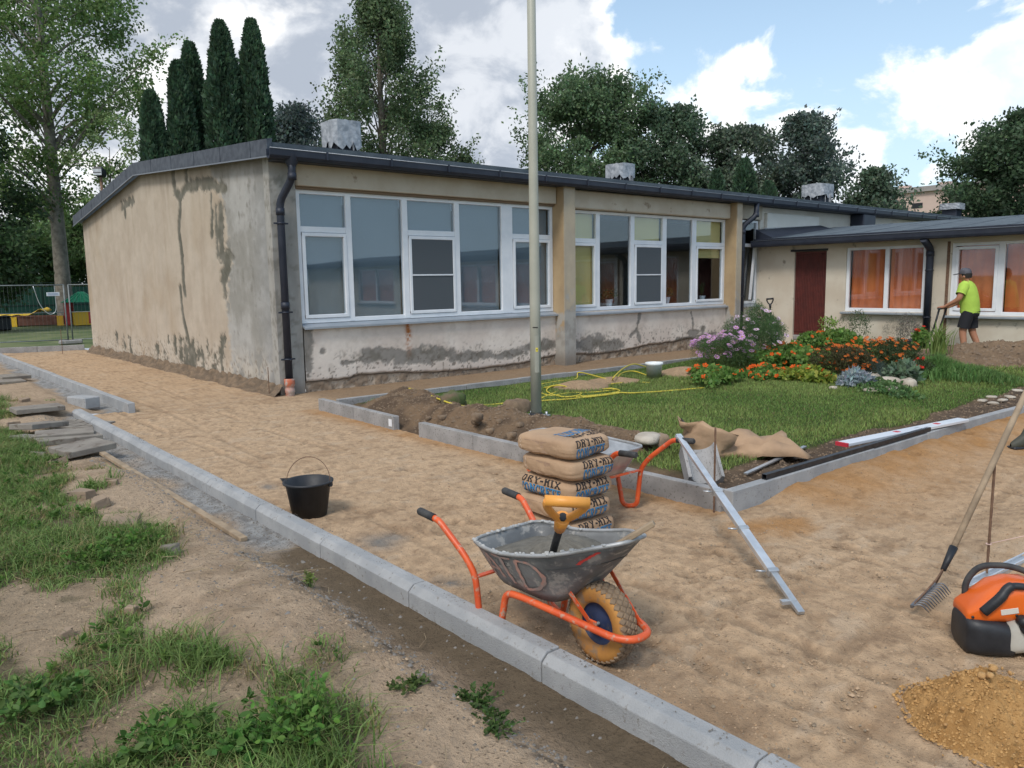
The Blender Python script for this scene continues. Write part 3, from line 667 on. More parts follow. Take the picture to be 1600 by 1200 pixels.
# --- windows
gl_main = glass('window_glass', (.86, .90, .92), .075)
mt_blind = mat('grey_blind', (.205, .245, .275), (.18, .22, .25), .8, .9)
mt_blind_y = mat('yellow_blind', (.86, .68, .27), (.80, .62, .25), 1, .9)
mt_screen = mat('fly_screen', (.075, .088, .10), None, rough=.8)
mt_cill = mat('grey_cill', (.30, .34, .38), (.36, .39, .43), 4, .5, metal=.3)
def pane_at(win, x0, x1, z0, z1, y, g=gl_main):
    return bl(MB().box2((x0, y, z0), (x1, y + .006, z1)), 'pane', g, win)
def window_main(x0, x1, z0, z1, mull, layout, yf, sill_x, label):
    """mull = x of the vertical bars (centre, width); layout per bay: 'plain' or ('split', z) with opening sash, 'screen' adds a fly screen"""
    m = MB(); D0, D1 = yf, yf + .07
    m.box2((x0, D0, z0), (x1, D1, z0 + .07), .006); m.box2((x0, D0, z1 - .06), (x1, D1, z1), .006)
    m.box2((x0, D0 - .002, z0), (x0 + .065, D1, z1), .006); m.box2((x1 - .065, D0 - .002, z0), (x1, D1, z1), .006)
    for cx, w in mull: m.box2((cx - w / 2, D0 - .003, z0 + .01), (cx + w / 2, D1, z1 - .01), .006)
    win = bl(m, 'window', mt_white, label=label)
    xs = [x0 + .065] + [v for cx, w in mull for v in (cx - w / 2, cx + w / 2)] + [x1 - .065]
    for i, lay in enumerate(layout):
        a, b = xs[2 * i], xs[2 * i + 1]; kind = lay[0]; blind = lay[1]
        if kind == 'plain': pane_at(win, a - .01, b + .01, z0 + .06, z1 - .05, D0 + .035)
        else:
            zt = lay[2]; bl(MB().box2((a, D0 + .002, zt - .045), (b, D1, zt + .045), .006), 'transom', mt_white, win)
            pane_at(win, a - .01, b + .01, zt + .03, z1 - .05, D0 + .035)
            s = MB(); e = .055; a2, b2, c2, d2 = a + .005, b - .005, z0 + .075, zt - .05
            s.box2((a2, D0 - .016, c2), (b2, D1 - .01, c2 + e), .006); s.box2((a2, D0 - .016, d2 - e), (b2, D1 - .01, d2), .006)
            s.box2((a2, D0 - .018, c2 + .004), (a2 + e, D1 - .01, d2 - .004), .006); s.box2((b2 - e, D0 - .018, c2 + .004), (b2, D1 - .01, d2 - .004), .006)
            sash = bl(s, 'sash', mt_white, win)
            pane_at(win, a2 + e - .01, b2 - e + .01, c2 + e - .01, d2 - e + .01, D0 + .015)
            if kind == 'screen':
                q = MB(); q.box2((a2 + e - .01, D0 - .010, c2 + e - .01), (b2 - e + .01, D0 - .006, d2 - e + .01)); bl(q, 'fly_screen', mt_screen, win)
                q = MB(); q.box2((a2 + e, D0 - .022, (c2 + d2) / 2 - .012), (b2 - e, D0 - .012, (c2 + d2) / 2 + .012)); bl(q, 'screen_bar', mt_white, win)
        if blind:
            for (ba, bb, bm) in blind:
                bl(MB().box2((a + .01, D1 + .03, z0 + .06 + (z1 - z0 - .12) * ba), (b - .01, D1 + .036, z0 + .06 + (z1 - z0 - .12) * bb)), 'roller_blind', bm, win)
    c = MB(); c.add([(sill_x[0], yf - .14, z0 - .055), (sill_x[1], yf - .14, z0 - .055), (sill_x[1], yf + .01, z0 - .004), (sill_x[0], yf + .01, z0 - .004),
                     (sill_x[0], yf - .14, z0 - .085), (sill_x[1], yf - .14, z0 - .085), (sill_x[1], yf + .01, z0 - .03), (sill_x[0], yf + .01, z0 - .03)],
                    [(0, 1, 2, 3), (4, 7, 6, 5), (0, 4, 5, 1), (1, 5, 6, 2), (3, 2, 6, 7), (0, 3, 7, 4)])
    bl(c, 'sill', mt_cill, win); return win
G_, Y_ = mt_blind, mt_blind_y
F_ = [(0, 1, G_)]
window_main(5.32, 10.645, 1.06, 3.08, [(6.20, .10), (7.25, .11), (8.33, .11), (9.48, .27)],
            [('sash', F_, 2.49), ('plain', F_), ('screen', F_, 2.49), ('plain', F_), ('sash', F_, 2.49)], 11.16, (5.305, 10.645), 'wide white window with closed grey blinds')
window_main(10.97, 16.42, 1.03, 3.05, [(11.93, .12), (13.01, .13), (14.10, .14), (15.19, .16)],
            [('sash', [(0, 1, Y_)], 2.45), ('plain', None), ('screen', [(.7, 1, Y_)], 2.45), ('plain', None), ('sash', [(.55, 1, Y_)], 2.45)], 11.16, (10.96, 16.405), 'wide white window with half drawn yellow blinds')
w3 = window_main(16.66, 17.84, 1.0, 3.08, [(17.06, .07)], [('plain', None), ('plain', None)], 11.16, (16.63, 17.85), 'narrow white window squeezed into the corner')
bl(MB().box2((17.10, 11.14, 2.42), (17.77, 11.20, 2.50)), 'transom', mt_white, w3)
sm_ = MB(); R_ = Matrix.Rotation(math.radians(7), 3, 'Y')
sm_.box((17.55, 11.11, 1.75), (.05, .05, 1.30), R_); bl(sm_, 'open_sash', mt_white, w3)
# potted plants standing on the inside sill of the far window
def pot_plant(x, h, kind, label):
    t = empty('potted_plant', (x, 11.33, 1.10), label=label, cat='potted plant', group='plants behind the far window')
    MB().lathe([(.06, 0), (.085, .13), (.092, .14), (.085, .14), (.07, .1)], 16).build('pot', mt_white if kind != 2 else mt_white, t)
    V = []; F = []; C = []
    for k in range(70 if kind != 1 else 16):
        a = random.random() * 2 * PI; e = random.uniform(.3, 1.2) if kind != 1 else random.uniform(1.25, 1.5); L = h * random.uniform(.5, 1)
        d = Vector((math.cos(a) * math.cos(e), math.sin(a) * math.cos(e) * .6, math.sin(e))); p0 = Vector((0, 0, .12)) + (d * L * .5 if kind != 1 else Vector())
        w = (.03 if kind != 1 else .025); s_ = d.cross(Vector((0, 1, .2))).normalized() * w; p1 = p0 + d * (L if kind == 1 else .12); b = len(V)
        V += [p0, (p0 + p1) / 2 + s_, p1, (p0 + p1) / 2 - s_]; F.append((b, b + 1, b + 2, b + 3)); g = random.uniform(.5, 1.1); C += [(.05 * g, .11 * g, .03 * g)] * 4
    link('leaves', mesh_np('leaves', V, F, np.array(C)), mt_leaf, t)
pot_plant(12.45, .42, 0, 'bushy potted plant behind the second pane of the far window'); pot_plant(14.4, .34, 0, 'trailing potted plant behind the fourth pane of the far window'); pot_plant(15.75, .40, 1, 'upright spiky potted plant behind the last pane of the far window')
bag_ = empty('plastic_tub', (5.52, 11.30, 1.13), label='pale blue plastic tub behind the first grey pane', cat='tub')
MB().box((0, 0, .09), (.22, .06, .18), None, .02).build('tub_body', mat('pale_blue_plastic', (.45, .62, .70), None, rough=.4), bag_); MB().box((0, -.031, .09), (.2, .004, .06)).build('tub_label', mt_white, bag_)
# --- roof vents wrapped in white sheet
mt_sheet = mat('white_sheeting', (.24, .26, .29), (.40, .42, .45), 9, .55, .9, 16)
def vent(x, y, w, hb, ht, parent, seed, ragged=True):
    random.seed(seed); zb = float(roof_z(np.array(y))) - .02
    v = bl(MB().box2((x - w * .36, y - w * .36, zb), (x + w * .36, y + w * .36, zb + hb), .02), 'vent_stack', mt_gutter, parent)
    bl(MB().box2((x - w * .30, y - w * .30, zb + hb + .002), (x + w * .30, y + w * .30, zb + hb + ht * .7)), 'vent_core', mt_black, v)
    m = MB(); n = 28; vs = []; 
    for lv in range(5):
        t = lv / 4; 
        for k in range(n):
            a = 2 * PI * k / n; c, s_ = math.cos(a), math.sin(a); q = (abs(c) ** 5 + abs(s_) ** 5) ** (-1 / 5) * w * .52
            q *= 1 + random.uniform(-.025, .025); zz = zb + hb + ht * (1 - t) - (random.uniform(-.05, ht * .30) if (lv == 4 and ragged) else 0) + random.uniform(-.012, .012)
            vs.append((x + c * q, y + s_ * q, zz))
    m.add(vs, [(i * n + k, i * n + (k + 1) % n, (i + 1) * n + (k + 1) % n, (i + 1) * n + k) for i in range(4) for k in range(n)] + [tuple(range(n))])
    bl(m, 'sheet_wrap', mt_sheet, v)
    for k in range(14 if ragged else 0):
        a = random.random() * 2 * PI; q = w * .54; x_, y_ = x + math.cos(a) * q, y + math.sin(a) * q; zt = zb + hb + ht * .1
        bl(MB().beam((x_, y_, zt), (x_ + random.uniform(-.03, .03), y_, zt - random.uniform(.15, .38)), .03, .004), 'sheet_strip', mt_sheet, v)
vent(8.25, 15.0, .66, .72, .46, roof, 1); vent(16.95, 15.0, .66, .70, .34, roof, 2); vent(27.9, 15.0, .9, .80, .42, roof, 3); vent(40.6, 15.0, .9, .90, .28, roof, 4, False)
rnd = MB().lathe([(.14, 0), (.12, .30), (.13, .32), (.10, .36), (.12, .42), (.12, .50), (.10, .52), (.12, .60), (.05, .64)], 14, 'Z', (7.75, 15.2, 3.84)); bl(rnd, 'vent_pipe', mat('brown_clay_pipe', (.08, .04, .035), (.13, .07, .05), 10, .8), roof)
random.seed(11)

# ================================================================== LOW WING
wing = empty('building_wing', (17.8, 11.0, 0), label='low white wing with orange curtained windows and flat dark roof', cat='building')
WX = 17.8
def wl(m, name, matl, parent=wing, **kw): return bl(m, name, matl, parent, **kw)
# openings along the wall: (y0, y1, z0, z1)
OPEN = [(9.28, 10.10, .22, 2.26), (7.04, 8.80, .84, 2.30), (4.2, 6.53, .80, 2.30), (1.6, 3.6, .82, 2.3), (-1.4, .8, .82, 2.3), (-5, -2.4, .82, 2.3), (-9, -6, .82, 2.3)]
ys = sorted({-14.0, 11.08} | {v for o in OPEN for v in o[:2]})
mw_ = MB()
for a, b in zip(ys[:-1], ys[1:]):
    op = [o for o in OPEN if o[0] == a and o[1] == b]
    if op:
        o = op[0]; mw_.box2((WX, a, -.12), (WX + .22, b, o[2])); mw_.box2((WX, a, o[3]), (WX + .22, b, 2.42))
    else: mw_.box2((WX, a, -.12), (WX + .22, b, 2.42))
mt_wingwall = mat('wing_render', (.55, .48, .385), (.63, .575, .48), 1.4, .93, .4, 50, dirt=((.30, .26, .21), 4, .61))
wl(mw_, 'wall', mt_wingwall)
wl(MB().box2((25.8, -14, -.1), (26, 11.08, 2.9)), 'rear_wall', mt_white_wall); wl(MB().box2((WX + .22, -14, -.1), (25.8, -13.8, 2.6)), 'end_wall', mt_white_wall)
wl(MB().box2((19.6, -13.7, -.1), (19.7, 11.0, 2.5)), 'inner_wall', mat('inner_wall', (0, 0, 0)))
# door of rusty-red corrugated sheet: one leaf, each rib its own batten
door = wl(MB().box2((WX + .05, 9.29, .24), (WX + .09, 10.09, 2.25)), 'door', mat('red_brown_door', (.125, .028, .022), (.09, .022, .018), 8, .55, dirt=((.22, .12, .09), 9, .64)))
for k in range(19): wl(MB().box2((WX + .025, 9.31 + k * .0415, .32), (WX + .0495, 9.333 + k * .0415, 2.2), .004), 'batten', mat('red_brown_door', (0, 0, 0)), door)
wl(MB().box2((WX - .02, 9.25, 2.262), (WX + .1, 10.2, 2.31)), 'door_lintel', mt_black, door); wl(MB().box2((WX - .02, 9.3, .12), (WX + .1, 10.08, .235), .01), 'door_step', mt_kerb2, door)
gl_w = glass('wing_glass', (.95, .93, .92), .075)
mt_curt = mat('orange_curtain', (.62, .20, .065), (.52, .155, .05), 2.5, .85)
def wing_window(y0, y1, z0, z1, bars, label, sash=None):
    m = MB(); x0, x1 = WX + .03, WX + .10
    m.box2((x0, y0, z0), (x1, y1, z0 + .08), .006); m.box2((x0, y0, z1 - .06), (x1, y1, z1), .006); m.box2((x0 - .002, y0, z0), (x1, y0 + .07, z1), .006); m.box2((x0 - .002, y1 - .07, z0), (x1, y1, z1), .006)
    for c_, w in bars: m.box2((x0 - .003, c_ - w / 2, z0 + .01), (x1, c_ + w / 2, z1 - .01), .006)
    w_ = wl(m, 'window', mt_white, label=label); v = [y0 + .07] + [q for c_, w in bars for q in (c_ - w / 2, c_ + w / 2)] + [y1 - .07]
    for i in range(len(bars) + 1):
        wl(MB().box2((x0 + .03, v[2 * i] - .01, z0 + .07), (x0 + .036, v[2 * i + 1] + .01, z1 - .05)), 'pane', gl_w, w_)
        # hanging curtain with folds
        yy = np.linspace(v[2 * i], v[2 * i + 1], 60); zz = np.linspace(z0 + .05, z1 - .03, 4); A, B = np.meshgrid(yy, zz, indexing='ij')
        wl(grid_mesh('curtain', np.stack([x1 + .06 + .012 * np.sin(A * 34 + 2 * np.sin(A * 5)), A, B], -1)), 'curtain', mt_curt, w_)
    if sash is not None:
        s_ = MB(); a, b = sash; e = .06
        s_.box2((x0 - .016, a, z0 + .09), (x1, b, z0 + .15), .006); s_.box2((x0 - .016, a, z1 - .14), (x1, b, z1 - .08), .006); s_.box2((x0 - .018, a, z0 + .095), (x1, a + e, z1 - .085), .006); s_.box2((x0 - .018, b - e, z0 + .095), (x1, b, z1 - .085), .006)
        wl(s_, 'sash', mt_white, w_)
    wl(MB().box2((WX - .13, y0 - .05, z0 - .06), (WX + .03, y1 + .05, z0 - .01), .01), 'sill', mt_cill, w_); return w_
wing_window(*OPEN[1], [(7.88, .09)], 'two-pane white window with orange curtain beside the red door')
wing_window(*OPEN[2], [(5.60, .12)], 'white window with orange curtain behind the worker', (5.66, 6.46))
for o in OPEN[3:]: wing_window(*o, [((o[0] + o[1]) / 2, .1)], 'white window with orange curtain further along the wing')
wl(MB().box2((WX - .012, 6.56, .30), (WX - .002, 6.62, 2.34)), 'rust_strip', mat('rusty_rebar', (0, 0, 0)))
# roof of the wing
wr = MB(); wr.add([(17.45, -14.3, 2.50), (17.45, 11.0, 2.50), (21.5, 11.0, 2.93), (21.5, -14.3, 2.93), (17.45, -14.3, 2.60), (17.45, 11.0, 2.60), (21.5, 11.0, 3.03), (21.5, -14.3, 3.03), (26.2, 11.0, 2.7), (26.2, -14.3, 2.7), (26.2, 11.0, 2.8), (26.2, -14.3, 2.8)],
                  [(0, 1, 2, 3), (4, 7, 6, 5), (0, 4, 5, 1), (1, 5, 6, 2), (0, 3, 7, 4), (3, 2, 8, 9), (7, 11, 10, 6), (8, 2, 6, 10), (9, 11, 7, 3), (8, 10, 11, 9)])
wroof = wl(wr, 'roof', mt_roof)
for k in range(12): wl(MB().beam((17.46, 10.4 - k * 1.0, 2.604), (21.45, 10.4 - k * 1.0, 3.028), .06, .008), 'felt_seam', mt_roof, wroof)
wl(MB().box2((17.42, -14.3, 2.42), (17.449, 11.0, 2.60)), 'eave_board', mt_gutter, wroof)
wl(MB().prism([(17.41, 2.54), (17.41, 2.44), (17.38, 2.40), (17.34, 2.39), (17.30, 2.41), (17.285, 2.45), (17.28, 2.54)], -14.3, 11.0, 'Y'), 'gutter', mt_gutter, wroof)
wl(MB().tube([(17.28, -14.3, 2.545), (17.28, 11.0, 2.545)], .009, 8), 'gutter_bead', mt_gutter_lip, wroof)
wl(MB().add([(17.5, 10.55, 2.62), (20.7, 10.55, 2.9), (20.7, 11.0, 3.05), (17.5, 11.0, 2.84), (17.5, 10.55, 2.58), (20.7, 10.55, 2.86), (20.7, 11.0, 2.96), (17.5, 11.0, 2.6)], [(0, 1, 2, 3), (4, 7, 6, 5), (0, 4, 5, 1), (1, 5, 6, 2), (3, 2, 6, 7), (0, 3, 7, 4)]), 'upstand', mt_gutter, wroof)
wl(MB().add([(17.9, 10.92, 2.80), (20.7, 10.92, 2.98), (20.7, 11.03, 3.06), (17.9, 11.03, 2.90), (17.9, 10.91, 2.76), (20.7, 10.91, 2.94)], [(0, 1, 2, 3), (0, 4, 5, 1)]), 'flashing', mt_galv, wroof)
downpipe([(17.34, 6.93, 2.40), (17.72, 6.93, 2.2), (17.72, 6.93, .42)], .075, wing, [(17.72, 6.93, 2.1)], [(17.72, 6.93, 1.75), (17.72, 6.93, .75)])

# ================================================================== PINK BLOCK FAR BEHIND
pk = empty('apartment_block', (74, 30, 0), label='pale pink flat-roofed block far behind the trees', cat='building')
mtp = mat('pink_render', (.56, .42, .36), (.60, .46, .40), .4, .95)
bl(MB().box2((74, 8, 0), (86, 33.5, 9.0)), 'wall', mtp, pk); pr_ = bl(MB().box2((73.7, 7.8, 9.001), (86.2, 33.8, 9.45)), 'roof', mat('grey_parapet', (.30, .28, .27), (.38, .35, .33), .6, .9), pk)
bl(MB().box2((75, 28, 9.46), (75.8, 29, 9.8)), 'chimney', mtp, pr_); bl(MB().box2((75, 31.5, 9.46), (75.7, 32.4, 9.8)), 'chimney', mtp, pr_)
for yy in (30.3, 26.5, 22, 18): bl(MB().box2((73.96, yy - .5, 7.6), (73.999, yy + .4, 8.05)), 'window', mt_black, pk)
# ================================================================== LAMP POST
p = at(838, 653, .10); p.z = zi(p.x, p.y)
lp = empty('lamp_post', p, label='tall grey-green steel lamp post standing on the lawn', cat='lamp post')
mt_post = mat('grey_green_paint', (.36, .36, .30), (.40, .40, .335), 3, .5, .1, 40)
MB().lathe([(.062, .0), (.060, 1.3), (.052, 2.6), (.036, 8.2)], 20, cap=True).build('pole', mt_post, lp)
MB().box((0, 0, .03), (.26, .26, .02), .5, .003).build('base_plate', mt_galv, lp); MB().lathe([(.075, .04), (.075, .07), (.065, .075)], 20).build('foot_ring', mt_black, lp)
for k in range(4):
    a = .5 + PI / 4 + k * PI / 2; MB().lathe([(.015, .04), (.015, .075), (.0, .075)], 8, 'Z', (.13 * math.cos(a), .13 * math.sin(a), 0)).build('anchor_bolt', mt_galv, lp)
vd = math.atan2(-p.y, -p.x)
def on_post(w, h, z, t=.004, da=0.0):
    m = MB(); n = 6; vs = []
    for k in range(n + 1):
        a = vd + da + (k / n - .5) * w / .06
        for zz in (z - h / 2, z + h / 2): vs.append((math.cos(a) * (.0615 + t), math.sin(a) * (.0615 + t), zz))
    m.add(vs, [(2 * k, 2 * k + 2, 2 * k + 3, 2 * k + 1) for k in range(n)]); return m
on_post(.05, .42, .75, .0015, .25).build('hatch', mat('hatch_paint', (.33, .33, .275), None, rough=.5), lp); on_post(.026, .045, .80, .003, .25).build('warning_sticker', mat('sticker_yellow', (.75, .62, .08), None, rough=.5), lp)
on_post(.012, .012, .80, .0045, .25).build('sticker_mark', mt_ink, lp); on_post(.055, .010, 1.05, .003, .0).build('seam_slot', mt_ink, lp)
hd = MB(); hd.tube([(0, 0, 8.15), (0, 0, 8.3), (-.5, 0, 8.45)], .03, 10); hd.box((-.75, 0, 8.46), (.6, .25, .12), None, .04); hd.build('lamp_head', mt_post, lp)

# ================================================================== WHEELBARROWS
TRAY_RISE = .165
def tray_pt(a, t):
    """a = angle round the tray, t = 0 floor .. 1 rim"""
    c, s = math.cos(a), math.sin(a)
    def sup(hl, hw, n):
        q = (abs(c) ** n + abs(s) ** n) ** (-1 / n); return hl * q * c, hw * q * s
    bx, by = sup(.215, .165, 5); bx -= .37; rx_, ry_ = sup(.445, .262, 7 if c < 0 else 4.5); rx_ -= .245
    k = min(max((rx_ + .12) / .32, 0), 1); ry_ *= 1 - .55 * k * k * (3 - 2 * k)
    zr = .470 + max(0, (rx_ + .45) / .65) ** 1.25 * TRAY_RISE; zb = .275
    e = t ** .95; x = bx + (rx_ - bx) * e; y = by + (ry_ - by) * (t ** .80); return Vector((x, y, zb + (zr - zb) * t))
def barrow(name, pos, rz, label, full):
    wb = empty(name, pos, rz, label=label, cat='wheelbarrow', group='wheelbarrows')
    galv = mat('worn_tray_full', (.115, .12, .125), (.24, .245, .245), 4, .6, .3, 30, metal=.35, dirt=((.36, .345, .32), 13, .53), lo=.3, hi=.7) if full else mt_galv
    n = 56; L = 9; vs = [tray_pt(2 * PI * k / n, i / (L - 1)) for i in range(L) for k in range(n)]
    m = MB(); m.add(vs, [(i * n + k, i * n + (k + 1) % n, (i + 1) * n + (k + 1) % n, (i + 1) * n + k) for i in range(L - 1) for k in range(n)] + [tuple(range(n))[::-1]], True)
    tr = m.build('tray', galv, wb); sd_ = tr.modifiers.new('thickness', 'SOLIDIFY'); sd_.thickness = .004; sd_.offset = 1
    rim = [tray_pt(2 * PI * k / n, 1.0) for k in range(n)]
    cx = Vector((-.245, 0, .55)); rim = [p_ + (Vector((p_.x - cx.x, p_.y, 0)).normalized() * .006) for p_ in rim]
    MB().tube(rim, .010, 8, closed=True).build('tray_rim', mat('tray_lip', (.42, .43, .44), (.30, .30, .29), 9, .5, metal=.4), tr)
    # tubular frame: grip, handle, leg, rail, bumper
    path = []
    side = [(-.95, .297, .545), (-.89, .293, .535), (-.71, .262, .385), (-.645, .25, .30), (-.615, .243, .02), (-.53, .232, .0), (-.49, .225, .02), (-.44, .218, .262), (-.34, .205, .265), (.02, .125, .215), (.17, .10, .20)]
    full_path = [Vector(q) for q in side] + [Vector((.245, .05, .20)), Vector((.245, -.05, .20))] + [Vector((q[0], -q[1], q[2])) for q in side[::-1]]
    MB().tube(fillet(full_path, .055, 5), .0175, 12).build('frame', mt_orange, wb)
    for s in (-1, 1):
        MB().tube([(-.93, s * .297, .543), (-1.06, s * .30, .552), (-1.07, s * .30, .5525)], [.021, .021, .015], 12).build('grip', mt_rubber, wb)
        MB().beam((-.145, s * .135, .40), (0, s * .064, .19), .022, .005, (0, 1, 0)).build('wheel_strut', mt_orange, wb)
        if s > 0: MB().beam((-.10, s * .135, .42), (.165, s * .085, .21), .022, .005, (0, 1, 0)).build('brace', mt_orange, wb)
        MB().box((0, s * .066, .195), (.06, .012, .05), None, .004).build('axle_clamp', mt_orange, wb)
    MB().beam((-.125, -.15, .405), (-.125, .15, .405), .025, .006).build('cross_bar', mt_orange, wb)
    MB().beam((-.645, -.25, .29), (-.645, .25, .29), .03, .008).build('cross_bar', mt_orange, wb)
    MB().tube([(0, -.075, .19), (0, .075, .19)], .009, 10).build('axle', mt_galv, wb)
    # wheel
    ty = mat('yellow_tyre', (.50, .235, .055), (.42, .19, .05), 10, .7, .2, 30, dirt=((.27, .18, .11), 11, .50))
    pr = [(.098, -.030), (.110, -.046), (.150, -.052), (.170, -.048), (.179, -.034), (.183, 0), (.179, .034), (.170, .048), (.150, .052), (.110, .046), (.098, .030)]
    wh = MB().lathe(pr, 44, 'Y', (0, 0, .19)).build('wheel', ty, wb)
    MB().lathe([(0, -.02), (.03, -.024), (.05, -.010), (.095, -.016), (.106, -.030), (.112, -.034), (.112, .034), (.106, .030), (.095, .016), (.05, .010), (.03, .024), (0, .02)], 36, 'Y', (0, 0, .19)).build('rim', mat('blue_rim', (.015, .03, .085), (.03, .045, .10), 12, .45, dirt=((.12, .10, .08), 16, .62)), wh)
    MB().lathe([(.1795, -.035), (.1815, -.02), (.1835, 0), (.1815, .02), (.1795, .035)], 44, 'Y', (0, 0, .19)).build('tread_band', mat('tread_dirt', (.22, .155, .10), (.16, .11, .07), 18, .95, .5, 60), wh)
    td = MB(); nb = 34
    for k in range(nb):
        for r_, off in ((-.040, .0), (-.0135, .5), (.0135, 0), (.040, .5)):
            a = 2 * PI * (k + off) / nb; R = .1755 if abs(r_) > .03 else .181
            c_ = Vector((R * math.cos(a), r_, .19 + R * math.sin(a))); tl_ = -.5 if abs(r_) > .03 and r_ > 0 else (.5 if abs(r_) > .03 else 0)
            M = Matrix(((-math.sin(a), 0, math.cos(a)), (0, 1, 0), (math.cos(a), 0, math.sin(a)))).transposed() @ Matrix.Rotation(tl_, 3, 'X') @ Matrix.Rotation((.78 if r_ > 0 else -.78), 3, 'Z')
            td.box(c_, (.0255, .0235, .011), M, .003)
    td.build('tread', mat('dirty_tread', (.27, .19, .12), (.20, .14, .09), 20, .9, .4, 60), wh)
    return wb, tr
wb1, tr1 = barrow('wheelbarrow', (2.41, 2.235, zs(2.42, 2.2)), -PI / 2, 'scratched grey wheelbarrow with orange frame, full of concrete mix', True)
wb1.scale = (.935, .935, .955)
TRAY_RISE = .03
wb2, tr2 = barrow('wheelbarrow', (4.02, 4.22, zs(4.0, 4.2)), PI / 2, 'clean galvanised wheelbarrow behind the stacked bags', False)
TRAY_RISE = .165
# cement mix lying in the near tray
n = 64; rings = 16; V = []; C = []
for i in range(rings):
    for k in range(n):
        a = 2 * PI * k / n; q = tray_pt(a, .70); ctr = Vector((-.30, 0, q.z)); r_ = i / (rings - 1); pnt = ctr + (q - ctr) * r_ * 1.0
        hh = .445 + .085 * max(0, 1 - ((pnt.x + .22) / .30) ** 2 - ((pnt.y - .06) / .19) ** 2)
        hz = hh + .016 * float(fbm(np.array([pnt.x]), np.array([pnt.y]), 9, 4, 7)[0]) + .006 * float(fbm(np.array([pnt.x]), np.array([pnt.y]), 40, 3, 9)[0]); lim = tray_pt(a, .70).z
        z_ = hz * (1 - r_ ** 4) + (lim - .01) * r_ ** 4; V.append((pnt.x, pnt.y, z_)); g = .8 + .4 * random.random(); C.append((.145 * g, .135 * g, .115 * g))
F = [(i * n + k, i * n + (k + 1) % n, (i + 1) * n + (k + 1) % n, (i + 1) * n + k) for i in range(rings - 1) for k in range(n)]
mx_ = link('concrete_mix', mesh_np('concrete_mix', V, F, np.array(C), True), vmat('wet_mix', .9, .3, 30, .7, 70, .012, b2=.8, b2scale=25), None, label='dark grey concrete mix heaped in the near wheelbarrow', cat='concrete mix', kind='stuff')
mx_.location = wb1.location; mx_.scale = wb1.scale; mx_.rotation_euler = wb1.rotation_euler
# letters and marks on trays and bags: small bitmap alphabet with slab serifs
GLY = {'D': '######..|.##..##.|.##...##|.##...##|.##...##|.##...##|.##..##.|######..', 'R': '######..|.##..##.|.##..##.|.#####..|.##.##..|.##..##.|.##..##.|####.###',
       'Y': '###..###|.##..##.|..####..|...##...|...##...|...##...|...##...|..####..', '-': '....|....|....|####|####|....|....|....', 'M': '###..###|.##..##.|.######.|.######.|.##..##.|.##..##.|.##..##.|###..###',
       'I': '####|.##.|.##.|.##.|.##.|.##.|.##.|####', 'X': '###..###|.##..##.|..####..|...##...|...##...|..####..|.##..##.|###..###', 'C': '..#####.|.##..##.|##....#.|##......|##......|##....#.|.##..##.|..####..',
       'O': '..####..|.##..##.|##....##|##....##|##....##|##....##|.##..##.|..####..', 'N': '###..###|.###..#.|.####.#.|.##.###.|.##..##.|.##..##.|.##...#.|####..#.', 'E': '#######.|.##...#.|.##.#...|.####...|.##.#...|.##.....|.##...#.|#######.',
       'T': '########|#..##..#|...##...|...##...|...##...|...##...|...##...|..####..', '2': '.####...|##..##..|....##..|...##...|..##....|.##.....|##..##..|######..', 'J': '..####..|...##...|...##...|...##...|...##...|.#.##...|.#.##...|..###...', '5': '#####...|##......|####....|...##...|....##..|....##..|##.##...|.###....'}
def text_runs(txt, gap=1):
    """unit rectangles (x0, x1, y0, y1) in a box 0..1 x 0..1"""
    x = 0; out = []
    for ch in txt:
        if ch == ' ': x += 4; continue
        rows = GLY[ch].split('|')
        for j, row in enumerate(rows):
            i = 0
            while i < len(row):
                if row[i] == '#':
                    k = i
                    while k < len(row) and row[k] == '#': k += 1
                    out.append((x + i, x + k, 7 - j, 8 - j)); i = k
                else: i += 1
        x += max(len(r.rstrip('.')) for r in rows) + gap
    w = x - gap; return [(a / w, b / w, c / 8, d / 8) for a, b, c, d in out]
def print_on(name, runs, fn, matl, parent, sub=3):
    """lay the rectangles on a surface; fn maps (u, v) to a point"""
    V = []; F = []
    for a, b, c, d in runs:
        m_ = max(1, int(round((b - a) * sub * 8)))
        base = len(V)
        for i in range(m_ + 1):
            u = a + (b - a) * i / m_; V += [fn(u, c), fn(u, d)]
        F += [(base + 2 * i, base + 2 * i + 2, base + 2 * i + 3, base + 2 * i + 1) for i in range(m_)]
    return link(name, mesh_np(name, V, F), matl, parent)
def tray_side(u, v, sgn=-1, off=.006):
    """point on the tray's camera-side wall: u along the barrow, v = height fraction"""
    lo_, hi_ = PI, 2 * PI
    for _ in range(40):
        md = (lo_ + hi_) / 2
        if tray_pt(md, v).x < u: lo_ = md
        else: hi_ = md
    a = lo_; p_ = tray_pt(a, v); e = 1e-3
    du = tray_pt(a + e, v) - p_; dv = tray_pt(a, v + e) - p_; nrm = du.cross(dv).normalized()
    if nrm.y > 0: nrm = -nrm
    return p_ + nrm * off
mt_scrawl = mat('faded_pink_paint', (.46, .25, .20), (.30, .24, .22), 24, .8)
